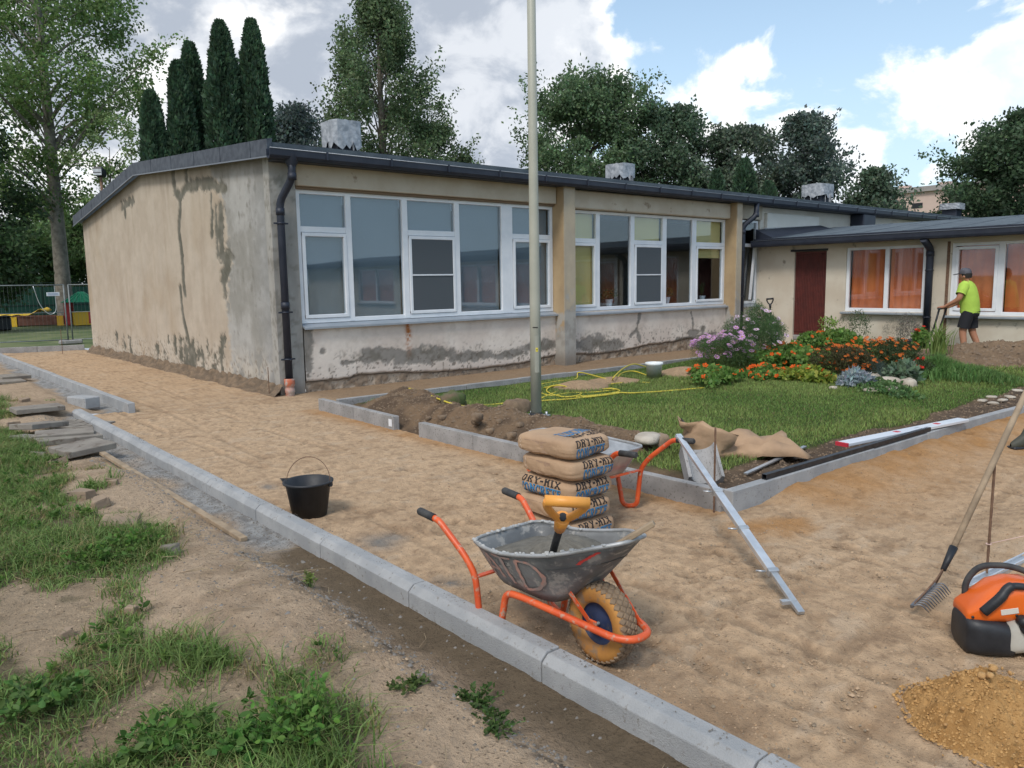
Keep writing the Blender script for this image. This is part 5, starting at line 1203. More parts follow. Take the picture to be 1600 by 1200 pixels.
for k, (px, py, s, lb) in enumerate(XTRA + [(192, 823, (.20, .12, .07), 'largest brown rubble lump at the grass edge'), (128, 782, (.11, .09, .05), 'flat rubble piece nearest the slab heap'), (157, 795, (.09, .07, .05), 'rubble piece right of the flat one'), (200, 838, (.085, .06, .04), 'small pale rubble below the largest lump'), (240, 845, (.12, .07, .035), 'flat pale rubble slab in the short grass'), (265, 858, (.085, .06, .05), 'block of rubble at the top of the bare mound'), (105, 990, (.045, .03, .025), 'small stone deep in the left grass'), (112, 874, (.05, .03, .02), 'small pale stone among the weeds'), (205, 962, (.05, .035, .03), 'small brown stone at the mound foot'), (462, 1058, (.045, .03, .03), 'round stone beside the grass tuft'), (338, 1138, (.04, .03, .018), 'pale flat stone at the bottom of the picture'), (322, 1026, (.03, .025, .012), 'white chip of stone in the soil')]):
    q = at(px, py, .05); shard((q.x, q.y, zl(q.x, q.y) + s[2] * .45), s, 40 + k, mt_brick if k not in (3, 4, 11) else mt_slab, lb)
a_ = at(160, 712, .06); b_ = at(381, 836, .02); a_.z = zl(a_.x, a_.y) + .06; b_.z = zl(b_.x, b_.y) + .015
prop(MB().beam(a_, b_, .05, .03, bev=.003).build('timber_batten', mt_wood), 'long thin wooden batten lying on the bare soil', 'batten')

# ================================================================== RAKE
h0 = at(1470, 875, .24)
Rb = Vector((3.95, 1.47, .03)); Rl = Vector((RBX, RBY, .66)); dr = (Rl - Rb).normalized()
rk = empty('garden_rake', Rb, label='garden rake with wooden handle leaning on a stake', cat='rake')
MB().tube([dr * .28, dr * .9, dr * 1.75], [.0155, .0165, .015], 12).build('handle', mt_wood, rk); MB().tube([dr * .20, dr * .34], [.013, .021], 12).build('socket', mt_black, rk)
tip1 = at(1424, 948, .05) - Rb; tip2 = at(1462, 912, .09) - Rb
for e in (tip1 * .98, tip2 * .98): MB().tube(curve_pts([dr * .22, dr * .13 + e * .25, e], 6), .0045, 8).build('bow_arm', mt_steel, rk)
MB().beam(tip1, tip2, .012, .016).build('head_bar', mat('rake_steel', (.14, .15, .17), (.22, .22, .23), 20, .45, metal=.7), rk)
vt = Vector(at(1458, 955, .0)) - Vector(at(1432, 951, .0)); vt = Vector((vt.x, vt.y, 0)).normalized()
for k in range(12):
    b0 = tip1 + (tip2 - tip1) * (k + .3) / 12; c0 = vt * .075
    MB().tube(curve_pts([b0, b0 + c0 * .5 + Vector((0, 0, .012)), b0 + c0 + Vector((0, 0, -.012 - b0.z * .35))], 4), [.0042] * 4 + [.0040] * 3 + [.003, .002], 6).build('tine', mat('rake_steel', (0, 0, 0)), rk)
# boot at the right edge
q = at(1592, 700, 0); bt = empty('work_boot', (q.x + .05, q.y - .06, zs(q.x, q.y)), 2.6, label='dark work boot at the right edge of the sand', cat='boot')
bm = MB(); secs = [(-.16, .045, .04, .16), (-.10, .052, .045, .30), (-.02, .05, .05, .30), (.06, .052, .05, .14), (.12, .055, .045, .10), (.17, .04, .03, .07), (.19, .012, .01, .05)]
vs = []
for x_, w1_, w2_, hgt in secs:
    for k in range(12):
        a = 2 * PI * k / 12; vs.append((x_, math.cos(a) * (w1_ if math.sin(a) < 0 else w2_), hgt / 2 + math.sin(a) * hgt / 2))
bm.add(vs, [(i * 12 + k, i * 12 + (k + 1) % 12, (i + 1) * 12 + (k + 1) % 12, (i + 1) * 12 + k) for i in range(6) for k in range(12)] + [tuple(range(12))[::-1]], True)
bm.build('boot_upper', mat('dark_boot', (.03, .035, .025), (.05, .05, .035), 12, .6), bt); MB().box((.01, 0, .008), (.36, .105, .03), None, .01).build('boot_sole', mt_black, bt)

# ================================================================== CUT-OFF SAW
sp_ = at(1545, 1020, 0); saw = empty('cut_off_saw', (sp_.x + .07, sp_.y + .0, zs(sp_.x, sp_.y)), math.atan2(-.76, .65), label='orange cut-off saw with black base and loop handle', cat='cut-off saw')
saw.scale = (.83, .83, .83)
# local x = to the right along the machine, y = away from the viewer, z = up
so = mat('saw_orange', (.78, .145, .012), (.70, .12, .012), 5, .36, coat=.2, dirt=((.40, .22, .11), 9, .68)); sw = mat('saw_grey', (.50, .49, .44), (.40, .39, .35), 8, .5, dirt=((.25, .20, .15), 10, .6))
def loft(secs, n=20, ex=3.0):
    """secs: (x, y centre, z centre, half depth, half height)"""
    m = MB(); vs = []
    for x, yc, zc_, hy, hz2 in secs:
        for k in range(n):
            a = 2 * PI * k / n; c_, s_ = math.cos(a), math.sin(a); q_ = (abs(c_) ** ex + abs(s_) ** ex) ** (-1 / ex); vs.append((x, yc + c_ * q_ * hy, zc_ + s_ * q_ * hz2))
    L_ = len(secs); m.add(vs, [(i * n + k, i * n + (k + 1) % n, (i + 1) * n + (k + 1) % n, (i + 1) * n + k) for i in range(L_ - 1) for k in range(n)] + [tuple(range(n))[::-1], tuple((L_ - 1) * n + k for k in range(n))], True); return m
loft([(-.182, .01, .112, .095, .080), (-.172, .005, .108, .112, .098), (-.12, 0, .104, .121, .101), (-.04, 0, .100, .125, .097), (.02, 0, .094, .125, .091), (.05, 0, .088, .118, .083)], 36, 4.5).build('rear_housing', mt_black, saw)
loft([(-.176, .02, .205, .090, .022), (-.168, .02, .212, .100, .032), (-.10, .02, .238, .108, .068), (-.03, .02, .272, .112, .098), (.05, .02, .288, .112, .108), (.13, .02, .296, .106, .104), (.185, .02, .290, .098, .088), (.20, .02, .285, .085, .07)], 36, 4.2).build('hood', so, saw)
loft([(.02, -.02, .105, .105, .085), (.09, -.01, .13, .118, .10), (.20, 0, .145, .125, .115), (.36, 0, .14, .12, .10), (.42, 0, .14, .09, .07)], 24, 5).build('engine_block', sw, saw)
for k in range(5): MB().box((.115 + k * .017, -.0905, .335), (.007, .006, .045), Matrix.Rotation(.25, 3, 'Y'), .002).build('vent_slot', mt_black, saw)
for k in range(5): MB().box((.22 + k * .028, -.012, .235), (.010, .20, .075), None, .002).build('cooling_fin', sw, saw)
MB().box((.02, -.0925, .255), (.085, .003, .030), Matrix.Rotation(-.2, 3, 'Y'), .001).build('decal', mat('pale_decal', (.62, .58, .52), None, rough=.5), saw)
MB().tube(curve_pts([(.10, -.13, .10), (.17, -.15, .08), (.24, -.15, .11), (.30, -.13, .15)], 5), .006, 8).build('fuel_line', mt_black, saw)
MB().tube(fillet([(-.12, .10, .16), (-.125, .10, .34), (-.06, .10, .43), (.08, .08, .445), (.22, -.02, .41), (.30, -.05, .30), (.30, -.06, .14)], .09, 6), .0165, 12).build('loop_handle', mt_rubber, saw)
MB().tube(curve_pts([(-.105, -.09, .245), (-.07, -.10, .29), (-.03, -.10, .335), (.0, -.09, .375), (.03, -.085, .39), (.08, -.085, .39), (.13, -.075, .375)], 5), [.026] * 12 + [.024] * 8 + [.018] * 6 + [.012] * 5, 12).build('rear_grip', mt_black, saw)
MB().lathe([(0, .03), (.034, .028), (.038, .015), (.038, -.02), (.03, -.03)], 14, 'Y', (.095, -.118, .185)).build('fuel_cap', mt_black, saw); MB().lathe([(0, .03), (.026, .028), (.03, .0), (.03, -.02)], 14, 'Y', (.075, -.12, .215)).build('fuel_cap', mt_black, saw)
MB().tube([(.16, -.14, .23), (.23, -.145, .255)], .012, 8).build('lever', mt_black, saw); MB().tube([(.19, -.13, .30), (.30, -.14, .29)], .010, 8).build('lever', mt_black, saw)
MB().lathe([(.0, .05), (.042, .045), (.046, .0), (.042, -.03), (0, -.035)], 16, 'X', (.15, -.10, .055)).build('drive_cover', mt_galv, saw)
for x_, z_ in ((.08, .30), (.055, .235), (-.155, .215), (.0, .40 - .03)): MB().lathe([(0, .002), (.007, .002), (.007, -.004)], 10, 'Y', (x_, -.086 if z_ > .25 else -.092, z_)).build('screw', mt_black, saw)
# arm, guard and disc towards the right
loft([(.36, .05, .16, .03, .05), (.55, .07, .18, .03, .05), (.68, .07, .19, .028, .045)], 14).build('belt_arm', so, saw)
gd = MB(); gp = [(.66 + .185 * math.cos(a), .20 + .185 * math.sin(a)) for a in np.linspace(-.4, PI + .25, 26)] + [(.66 - .05, .16), (.70, .16)]
gd.prism(gp, -.005, .055, 'Y'); go = gd.build('blade_guard', so, saw); go.modifiers.new('b', 'BEVEL').width = .008
MB().lathe([(0, -.002), (.165, -.002), (.165, .002), (0, .002)], 40, 'Y', (.66, .025, .17)).build('cutting_disc', mat('disc', (.05, .05, .05), (.10, .09, .08), 30, .7), saw)
# aluminium profile lying behind the saw
a_ = at(1512, 918, .02); b_ = at(1660, 845, .02); pf_ = empty('alu_profile', (a_.x, a_.y, .02), label='ribbed aluminium profile lying behind the orange saw', cat='profile'); dv = Vector((b_.x - a_.x, b_.y - a_.y, 0))
MB().beam(Vector(), dv, .06, .03, bev=.002).build('profile_bar', mt_galv, pf_)
for s in (-1, 1): MB().beam(Vector((0, 0, .017)) + Vector((-dv.y, dv.x, 0)).normalized() * s * .022, dv + Vector((0, 0, .017)) + Vector((-dv.y, dv.x, 0)).normalized() * s * .022, .01, .012).build('rib', mt_alu, pf_)

# ================================================================== SAND PILE
pc = Vector((3.10, .90, -.02)); nr_, na = 90, 150
r_ = np.linspace(0, 1, nr_); a_ = np.linspace(0, 2 * PI, na, endpoint=False); R2, A2 = np.meshgrid(r_, a_, indexing='ij')
rad = .315 * (1 + .26 * fbm(np.cos(A2) * 1.5, np.sin(A2) * 1.5, 1, 3, 601)); X = np.cos(A2) * R2 * rad; Y = np.sin(A2) * R2 * rad
X = X * 1.0; prof = .235 * (1 - R2) ** .95 * (1 - .25 * np.exp(-(R2 / .12) ** 2))
Zp = prof + .045 * fbm(X, Y, 7, 3, 602) * (1 - R2 ** 4) + .024 * np.abs(fbm(X, Y, 20, 3, 603)) * (1 - R2 ** 6) + .009 * fbm(X, Y, 60, 2, 604)
Pp = np.stack([X, Y, Zp], -1); Pp = np.concatenate([Pp, Pp[:, :1]], 1)
nz = fbm(Pp[..., 0], Pp[..., 1], 9, 3, 605); cp_ = lerp((.46, .265, .105), (.36, .195, .07), ss(-.3, .4, nz))
pile = link('sand_pile', grid_mesh('sand_pile', Pp, cp_, smooth=True), mt_sand, None, pc, label='ochre sand pile in the lower right corner', cat='sand pile')
lm = MB().lathe([(0, .5), (.3, .42), (.48, .15), (.5, -.1), (.35, -.4), (0, -.5)], 9).mesh('sand_lump')
for v in lm.vertices: v.co *= random.uniform(.8, 1.2)
lm.materials.append(mat('ochre_lump', (.44, .25, .10), (.50, .30, .125), 20, .97, .9, 60))
rs = random.Random(5)
for k in range(150):
    a = rs.random() * 2 * PI; f = rs.random() ** .6; rr = .315 * f * 1.05 if k > 26 else .315 * rs.uniform(.95, 1.35)
    x_, y_ = math.cos(a) * rr, math.sin(a) * rr; hz3 = max(.235 * (1 - min(rr / .33, 1)) ** .95, 0) + .006
    o = bpy.data.objects.new('sand_lump', lm); COL.objects.link(o); o.parent = pile; s_ = rs.uniform(.005, .015) * (1.6 if rs.random() < .12 else 1); o.scale = (s_, s_ * rs.uniform(.7, 1), s_ * rs.uniform(.6, .9)); o.location = (x_, y_, hz3 + .008); o.rotation_euler = (rs.random() * 3, rs.random() * 3, rs.random() * 3)
for k, (dx, dy, dz, s_) in enumerate([(.02, .02, .215, .032), (-.025, .015, .205, .026), (-.03, .04, .195, .03)]):
    o = bpy.data.objects.new('sand_lump', lm); COL.objects.link(o); o.parent = pile; o.scale = (s_, s_, s_ * .8); o.location = (dx, dy, dz)
# pebbles and crumbs, too many to count
def pebbles(name, x, y, z, s, matl, label, cat, col=None):
    n = len(x); g = RNG; ang = np.array([0, 1.2, 2.4, 3.7, 5.0])[None] + g.uniform(-.25, .25, (n, 5)); rr = s[:, None] * g.uniform(.75, 1.2, (n, 5))
    V = np.zeros((n, 6, 3)); V[:, :5, 0] = x[:, None] + np.cos(ang) * rr; V[:, :5, 1] = y[:, None] + np.sin(ang) * rr * .8; V[:, :5, 2] = (z - s * .12)[:, None]
    V[:, 5, 0] = x + g.uniform(-.3, .3, n) * s; V[:, 5, 1] = y; V[:, 5, 2] = z + s * g.uniform(.5, .9, n)
    F = np.array([[i, (i + 1) % 5, 5] for i in range(5)])[None] + (np.arange(n) * 6)[:, None, None]
    prop(link(name, mesh_np(name, V.reshape(-1, 3), F.reshape(-1, 3), None if col is None else np.repeat(col[:, None], 6, 1).reshape(-1, 3), True), matl), label, cat, kind='stuff')
U = RNG.uniform
x = np.concatenate([U(2.3, 4.5, 900), 2.6 + 5 * U(0, 1, 900) ** 1.3]); y = np.concatenate([.4 + 5 * U(0, 1, 900) ** 1.5, U(.4, 2.9, 900)])
k = ~((x > 4.55) & (y > front_y(x) - .05)); x, y = x[k], y[k]
pebbles('pebbles', x, y, h_sand(x, y), U(.003, .009, len(x)) * np.where(U(0, 1, len(x)) < .07, 1.7, 1), mat('pebble', (.30, .24, .17), (.20, .15, .10), 30, .95), 'small pebbles scattered over the sand path', 'pebbles')
y = U(.5, 11.2, 3400); kx = kerb_x(y); d_ = np.where(y < 4.6, np.where(U(0, 1, len(y)) < .35, U(.1, 1.0, len(y)), RNG.normal(.42, .05, len(y))), U(.02, .55, len(y))); x = kx - np.maximum(d_, .03)
pebbles('crumbs', x, y, h_left(x, y), U(.004, .012, len(x)) * np.where(U(0, 1, len(x)) < .06, 1.7, 1), mat('concrete_crumb', (.14, .125, .105), (.22, .205, .19), 18, .95), 'crumbs of concrete and soil along the kerb footing', 'crumbs')
n_ = 26000; x = np.concatenate([U(2.3, 4.6, n_ // 2), 2.4 + 5 * U(0, 1, n_ // 2) ** 1.4]); y = np.concatenate([.35 + 8 * U(0, 1, n_ // 2) ** 1.8, .35 + 2.6 * U(0, 1, n_ // 2) ** 1.2])
k = ~((x > 4.6) & (y > front_y(x) - .02)) & (fbm(x, y, 2.2, 3, 950) + .35 * fbm(x, y, 11, 2, 951) > U(-.45, .5, n_)); x, y = x[k], y[k]; n_ = len(x)
so_ = np.clip(np.exp(-(np.clip(front_y(x) - y, 0, 9) / .75) ** 2) * (x > 4.9) + .4 * (U(0, 1, n_) < .15), 0, 1); cc_ = lerp((.43, .305, .20), (.36, .20, .09), so_) * U(.62, 1.12, (n_, 1))
pebbles('sand_crumbs', x, y, h_sand(x, y), U(.0025, .0075, n_) * np.where(U(0, 1, n_) < .06, 1.9, 1), vmat('crumb', .97, .2, 60, 0, spec=.1), 'loose crumbs of sand over the path', 'sand crumbs', cc_)
n_ = 9000; y = U(.6, 9, n_); x = kerb_x(y) - U(.42, 1.6, n_); k = (grass_left(x, y) < .6) & (fbm(x, y, 2.5, 3, 955) > U(-.4, .4, n_)); x, y = x[k], y[k]; n_ = len(x)
pebbles('dirt_crumbs', x, y, h_left(x, y), U(.003, .009, n_) * np.where(U(0, 1, n_) < .06, 2.0, 1), vmat('crumb', 0), 'crumbs of dry soil on the bare ground', 'soil crumbs', np.array([[.38, .285, .195]]) * U(.55, 1.1, (n_, 1)))
n_ = 3000; a = U(0, 2 * PI, n_); r0 = np.sqrt(U(0, 1, n_)); r1 = .315 * (1 + .26 * fbm(np.cos(a) * 1.5, np.sin(a) * 1.5, 1, 3, 601)) * r0 * 1.06; x, y = np.cos(a) * r1, np.sin(a) * r1; R0 = np.minimum(r0 * 1.06, 1)
z = .235 * (1 - R0) ** .95 * (1 - .25 * np.exp(-(R0 / .12) ** 2)) + .045 * fbm(x, y, 7, 3, 602) * (1 - R0 ** 4) + .024 * np.abs(fbm(x, y, 20, 3, 603)) * (1 - R0 ** 6); z = np.where(r0 * 1.06 > 1, .02, z)
pebbles('pile_crumbs', x + pc.x, y + pc.y, z + pc.z, U(.003, .009, n_), vmat('crumb', 0), 'crumbs of ochre sand over the sand pile', 'sand crumbs', np.array([[.46, .265, .105]]) * U(.65, 1.12, (n_, 1)))
y = U(.6, 9, 420) ** 1.0; x = 2.175 + .005 * (y - 2) - U(-.055, .03, 420)
pebbles('kerb_crumbs', x - .02, y, np.full(420, .1015), U(.0015, .006, 420) * np.where(U(0, 1, 420) < .08, 1.8, 1), mat('concrete_crumb', (0, 0, 0)), 'crumbs of mortar lying on the near kerb', 'crumbs')
x = np.concatenate([U(4.8, 6.0, 2600), U(5, 12, 2200), U(12, 17.5, 2600)]); y = np.concatenate([U(4.3, 8.8, 2600), np.zeros(2200), U(2.6, 7.2, 2600)]); y[2600:4800] = front_y(x[2600:4800]) + U(.1, .8, 2200)
k = np.concatenate([heap_mask(x[:2600], y[:2600]) > .25, isl_front(x[2600:4800], y[2600:4800]) > .4, mound_mask(x[4800:], y[4800:]) > .22]); s_ = np.concatenate([U(.008, .022, 2600), U(.006, .02, 2200), U(.02, .05, 2600)])
pebbles('soil_crumbs', x[k], y[k], h_island(x[k], y[k]), s_[k], mt_clod, 'loose soil crumbs on the dug strips round the lawn', 'soil crumbs')
# ================================================================== LEAF AND BLADE CLOUDS
def leaf_mesh(name, P, size, col, var=.3, up=.0, asp=.45, droop=0.0, seed=0, dirs=None, six=False):
    """one diamond leaf per point; P (n,3), size scalar or (n,)"""
    g = np.random.default_rng(seed); n = len(P); s = np.asarray(size) * g.uniform(.65, 1.25, n)
    d = g.normal(size=(n, 3)) if dirs is None else dirs + g.normal(scale=.35, size=(n, 3)); d[:, 2] += up - droop; d /= np.linalg.norm(d, axis=1, keepdims=True)
    w = np.cross(d, g.normal(size=(n, 3))); w /= np.linalg.norm(w, axis=1, keepdims=True)
    s = s[:, None]; m = P + d * s * .5; V = np.stack([P, m + w * s * asp * .5, P + d * s, m - w * s * asp * .5], 1)
    c = np.asarray(col, float); c = np.broadcast_to(c, (n, 3)) * (1 + g.uniform(-var, var, (n, 1))) * (1 + g.uniform(-.12, .12, (n, 3)))
    if six:      # rounder leaf, folded along the midrib
        nn_ = np.cross(d, w); V = np.stack([P, P + d * s * .28 + w * s * asp * .42 + nn_ * s * .06, P + d * s * .68 + w * s * asp * .40 + nn_ * s * .06, P + d * s - nn_ * s * .04, P + d * s * .68 - w * s * asp * .40 + nn_ * s * .06, P + d * s * .28 - w * s * asp * .42 + nn_ * s * .06], 1)
        k = np.arange(n)[:, None] * 6; F = np.concatenate([k + np.array([[0, 1, 2, 3]]), k + np.array([[0, 3, 4, 5]])]); return mesh_np(name, V.reshape(-1, 3), F, np.repeat(np.clip(c, 0, 1)[:, None], 6, 1).reshape(-1, 3))
    C = np.repeat(np.clip(c, 0, 1)[:, None], 4, 1).reshape(-1, 3)
    F = np.arange(n * 4).reshape(n, 4); return mesh_np(name, V.reshape(-1, 3), F, C)
def blade_mesh(name, P, h, w, col, lean=.45, var=.35, seed=0, tri=False):
    g = np.random.default_rng(seed); n = len(P); h = np.broadcast_to(h, (n,)) * g.uniform(.5, 1.25, n); a = g.uniform(0, 2 * PI, n); l = g.uniform(.05, 1, n) * lean
    dx = np.stack([np.cos(a) * l, np.sin(a) * l, np.ones(n)], -1); b = g.uniform(0, PI, n); sd = np.stack([np.cos(b), np.sin(b), np.zeros(n)], -1) * (np.broadcast_to(w, (n,))[:, None] * .5)
    hh = h[:, None]; c = np.broadcast_to(np.asarray(col, float), (n, 3)) * (1 + g.uniform(-var, var, (n, 1))) * (1 + g.uniform(-.10, .10, (n, 3)))
    if tri:
        V = np.stack([P - sd, P + sd, P + dx * hh], 1); F = np.arange(n * 3).reshape(n, 3); C = np.repeat(c[:, None], 3, 1).reshape(-1, 3)
        return mesh_np(name, V.reshape(-1, 3), F, np.clip(C, 0, 1))
    mid = P + dx * hh * .55; tip = P + np.stack([dx[:, 0] * 2.1, dx[:, 1] * 2.1, dx[:, 2] * (1 - .35 * l / max(lean, .01))], -1) * hh
    V = np.stack([P - sd, P + sd, mid + sd * .85, mid - sd * .85, tip], 1); k = np.arange(n)[:, None] * 5
    F = np.concatenate([k + np.array([[0, 1, 2]]), k + np.array([[0, 2, 3]]), k + np.array([[3, 2, 4]])]); C = np.repeat(c[:, None], 5, 1).reshape(-1, 3)
    return mesh_np(name, V.reshape(-1, 3), F, np.clip(C, 0, 1))
# ================================================================== TREES
def branch(m, a, b, r0, r1, g, n=6, wob=.12):
    a, b = np.array(a, float), np.array(b, float); L = np.linalg.norm(b - a); pts = []
    off = g.normal(scale=wob * L * .35, size=3)
    for k in range(n + 1):
        t = k / n; pts.append(a + (b - a) * t + off * math.sin(t * PI) + np.array([0, 0, .10 * L * math.sin(t * PI)]))
    m.tube(pts, [r0 + (r1 - r0) * k / n for k in range(n + 1)], 7, cap=False); return pts
def tree(name, label, x, y, h, w, base, col, seed, n=22000, leaf=.16, trunk=.25, shape='round', clumps=70, cat='tree', group=None, fill=.35, lean=0.0, cs=1.0, z0=-.05, bark=None):
    g = np.random.default_rng(seed); root = empty(name, (x, y, z0), label=label, cat=cat, group=group)
    def rad(t):
        if shape == 'poplar': return np.interp(t, [0, .12, .35, .6, .8, .93, 1], [.55, .85, 1, .86, .62, .40, .10])
        if shape == 'cone': return np.interp(t, [0, .1, .5, .8, 1], [.8, 1, .78, .42, .06])
        if shape == 'tall': return np.interp(t, [0, .15, .4, .7, .9, 1], [.5, .8, 1, .95, .75, .4])
        if shape == 'full': return np.interp(t, [0, .12, .4, .7, .88, 1], [.75, .95, 1, .90, .66, .28])
        return np.interp(t, [0, .12, .4, .7, .9, 1], [.55, .85, 1, .86, .52, .12])
    ch = h - base; m = MB(); R = w / 2
    tr = branch(m, (0, 0, 0), (lean, 0, h * .86), trunk, trunk * .18, g, 12, .03)
    C = []; tips = []
    for k in range(clumps):
        t = g.uniform(0, 1) ** .9; a = g.uniform(0, 2 * PI); q = rad(t) * R * math.sqrt(g.uniform(fill, 1)) * (1 + .18 * math.sin(a * 3 + seed + t * 4))
        C.append((math.cos(a) * q + lean * (base + t * ch) / h, math.sin(a) * q, base + t * ch))
    C = np.array(C)
    for k in range(0, clumps, 2):
        c = C[k]; zr = max(base * .75, c[2] - (.35 + .5 * g.random()) * math.hypot(c[0], c[1]) * (2.2 if shape == 'poplar' else 1.2)); i = min(int(zr / (h * .86) * 12), 11); st = tr[i]
        branch(m, (st[0], st[1], zr), c, trunk * (.30 if k < clumps * .3 else .16) * (1 - .5 * zr / h), .012, g, 5, .14)
    m.build('trunk', bark or mt_bark, root)
    per = max(8, n // clumps); P = []; K = []
    cr = cs * (R * .33 + .28); col = tuple(v * q_ for v, q_ in zip(col, (2.15, 2.0, 2.5)))  # crown colours lifted and blued: distance haze put into the colour
    for k, c in enumerate(C):
        v = g.normal(size=(per, 3)); v /= np.linalg.norm(v, axis=1, keepdims=True); rr = cr * g.uniform(.65, 1.25) * g.random((per, 1)) ** .45
        e = np.array([1, 1, 1.35 if shape == 'poplar' else .78]); q = c + v * rr * e; P.append(q); K.append(np.full(per, g.uniform(.72, 1.3)))
    for k in range(int(clumps * .9)):       # twigs that break the outline
        c = C[g.integers(clumps)]; o_ = np.array([c[0], c[1], (c[2] - base - ch * .45) * .7]); o_ = o_ / (np.linalg.norm(o_) + 1e-6); L_ = cr * g.uniform(.9, 2.1); m_ = max(10, per // 5); q = g.random((m_, 1))
        P.append(c + (o_ + np.array([0, 0, .35]) + g.normal(scale=.25, size=3)) * q * L_ + g.normal(scale=cr * .16, size=(m_, 3))); K.append(np.full(m_, g.uniform(.8, 1.35)))
    P = np.concatenate(P); K = np.concatenate(K)
    ok_ = P[:, 2] < h * 1.02; P = P[ok_]; K = K[ok_]
    link('crown', leaf_mesh('crown', P, leaf, np.array(col)[None] * K[:, None], .28, .1, .62, seed=seed), mt_leaf, root); return root
def thuja(x, y, h, w, seed, label, n=11000):
    g = np.random.default_rng(seed); root = empty('thuja_tree', (x, y, -.05), label=label, cat='tree', group='columnar thujas behind the gable roof')
    def rad(t): return np.interp(t, [0, .08, .35, .7, .9, .97, 1], [.85, 1, 1, .74, .44, .22, .04])
    prof = [(w * .40 * float(rad(t)) + .01, t * h * .975) for t in np.linspace(0, 1, 16)]
    MB().lathe([(r_ * .78, z_) for r_, z_ in prof], 12).build('trunk', mat('thuja_shade', (.014, .02, .010), None, rough=.95), root)  # added core, no trunk: blocks see-through, crown's inner shade in its dark colour
    t = g.random(n) ** .85; a = g.uniform(0, 2 * PI, n); lob = 1 + .10 * np.sin(a * 5 + t * 22 + seed) * np.sin(t * 31 + a * 2) + .34 * fbm(np.cos(a) * 1.6 + seed, t * h * .9 + np.sin(a), 1, 4, seed, .6)
    r = w / 2 * rad(t) * lob * g.uniform(.80, 1.12, n); P = np.stack([np.cos(a) * r, np.sin(a) * r, t * h], -1)
    d = np.stack([np.cos(a) * .55, np.sin(a) * .55, np.ones(n)], -1); k = .75 + .5 * (lob - .85) / .3
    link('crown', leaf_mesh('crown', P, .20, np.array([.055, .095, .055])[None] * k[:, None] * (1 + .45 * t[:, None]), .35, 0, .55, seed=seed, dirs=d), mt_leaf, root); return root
thuja(9.2, 30.6, 8.6, 1.15, 1, 'shortest thuja column, left end of the row'); thuja(10.15, 30.4, 9.75, 1.25, 2, 'second thuja column from the left'); thuja(10.95, 31.3, 10.75, 1.2, 3, 'slim thuja column left of the broad one')
thuja(11.6, 29.9, 11.3, 1.6, 4, 'broad tall thuja column in the middle of the row', 14000); thuja(12.65, 29.5, 11.45, 1.4, 5, 'tall thuja column at the right end of the row')
GB = 'trees behind the buildings'
G1, G2, G3, G4 = (.055, .105, .028), (.042, .075, .032), (.050, .085, .034), (.040, .060, .036)
tree('birch_tree', 'tall loose tree with forked trunk left of the gable', 8.1, 42.3, 19.5, 9.4, 5.6, (.075, .125, .034), 21, 44000, .18, .38, 'tall', 170, fill=.08, cs=.58, bark=mat('pale_bark', (.15, .135, .115), (.24, .22, .19), 5, .95, .8, 14))
tree('young_tree', 'thin young tree behind the floodlight', 9.3, 37.0, 8.9, 2.9, 3.4, (.10, .15, .05), 22, 2600, .15, .07, 'tall', 30, fill=.1, cs=.6)
tree('dark_tree', 'dark leafy tree cut by the left edge of the picture', 3.9, 37.0, 8.6, 4.4, 1.6, (.022, .042, .014), 23, 14000, .20, .25, 'round', 60)
tree('conifer_tree', 'dark bluish conifer between thujas and poplar', 16.4, 34.3, 9.7, 4.4, 2.5, (.040, .058, .042), 24, 20000, .16, .18, 'cone', 80, fill=.08)
tree('poplar_tree', 'tall poplar with upright branches above the ridge', 24.1, 39.2, 17.4, 7.6, 3.2, (.060, .092, .036), 25, 42000, .19, .40, 'poplar', 190, fill=.06, cs=.50)
tree('side_tree', 'low leafy tree at the right foot of the poplar', 27.0, 38.0, 10.6, 4.6, 4.0, (.060, .092, .036), 26, 14000, .19, .2, 'round', 46, cs=.85, fill=.1)
tree('broad_tree', 'broadest round tree right of the lamp post', 36.2, 34.7, 14.0, 9.0, 3.0, (.060, .098, .040), 27, 46000, .22, .42, 'full', 170, group=GB, fill=.08, cs=.56)
tree('broad_tree', 'second round tree behind the middle roof vent', 39.2, 31.2, 11.9, 6.8, 3.0, (.050, .082, .040), 28, 28000, .21, .32, 'full', 110, group=GB, fill=.08, cs=.60)
tree('maple_tree', 'dull reddish-green tree behind the far roof', 42.0, 27.8, 10.5, 7.0, 3.0, (.055, .078, .044), 29, 26000, .23, .3, 'full', 110, group=GB, fill=.08, cs=.60)
tree('maple_tree', 'pointed dull green tree behind the third roof vent', 42.0, 23.4, 10.5, 6.6, 2.5, (.052, .076, .050), 30, 27000, .21, .3, 'cone', 110, group=GB, fill=.08, cs=.66)
tree('small_tree', 'small round tree left of the pink block', 40.8, 18.9, 7.0, 3.9, 2.0, (.052, .080, .042), 31, 16000, .20, .2, 'cone', 55, group=GB, cs=.95, fill=.1)
tree('oak_tree', 'large dense dark tree at the right edge', 46.6, 13.6, 9.6, 7.8, 2.0, (.038, .066, .028), 32, 44000, .21, .4, 'full', 150, group=GB, fill=.08, cs=.62)
tree('oak_tree', 'dense dark tree behind the wing at the right edge', 47.5, 11.4, 9.6, 6.5, 2.5, (.036, .062, .026), 33, 18000, .20, .4, 'round', 70, group=GB, fill=.2, cs=.75)
for k, (x, y, h, w, lb) in enumerate([(32.9, 22.9, 6.8, 1.2, 'leftmost small thuja peeping over the roof'), (33.6, 21.8, 7.25, 1.6, 'widest small thuja peeping over the roof'), (34.1, 20.8, 6.1, 1.2, 'rightmost small thuja peeping over the roof')]):
    o = thuja(x, y, h, w, 40 + k, lb, 6000); o['group'] = 'small thujas behind the long roof'
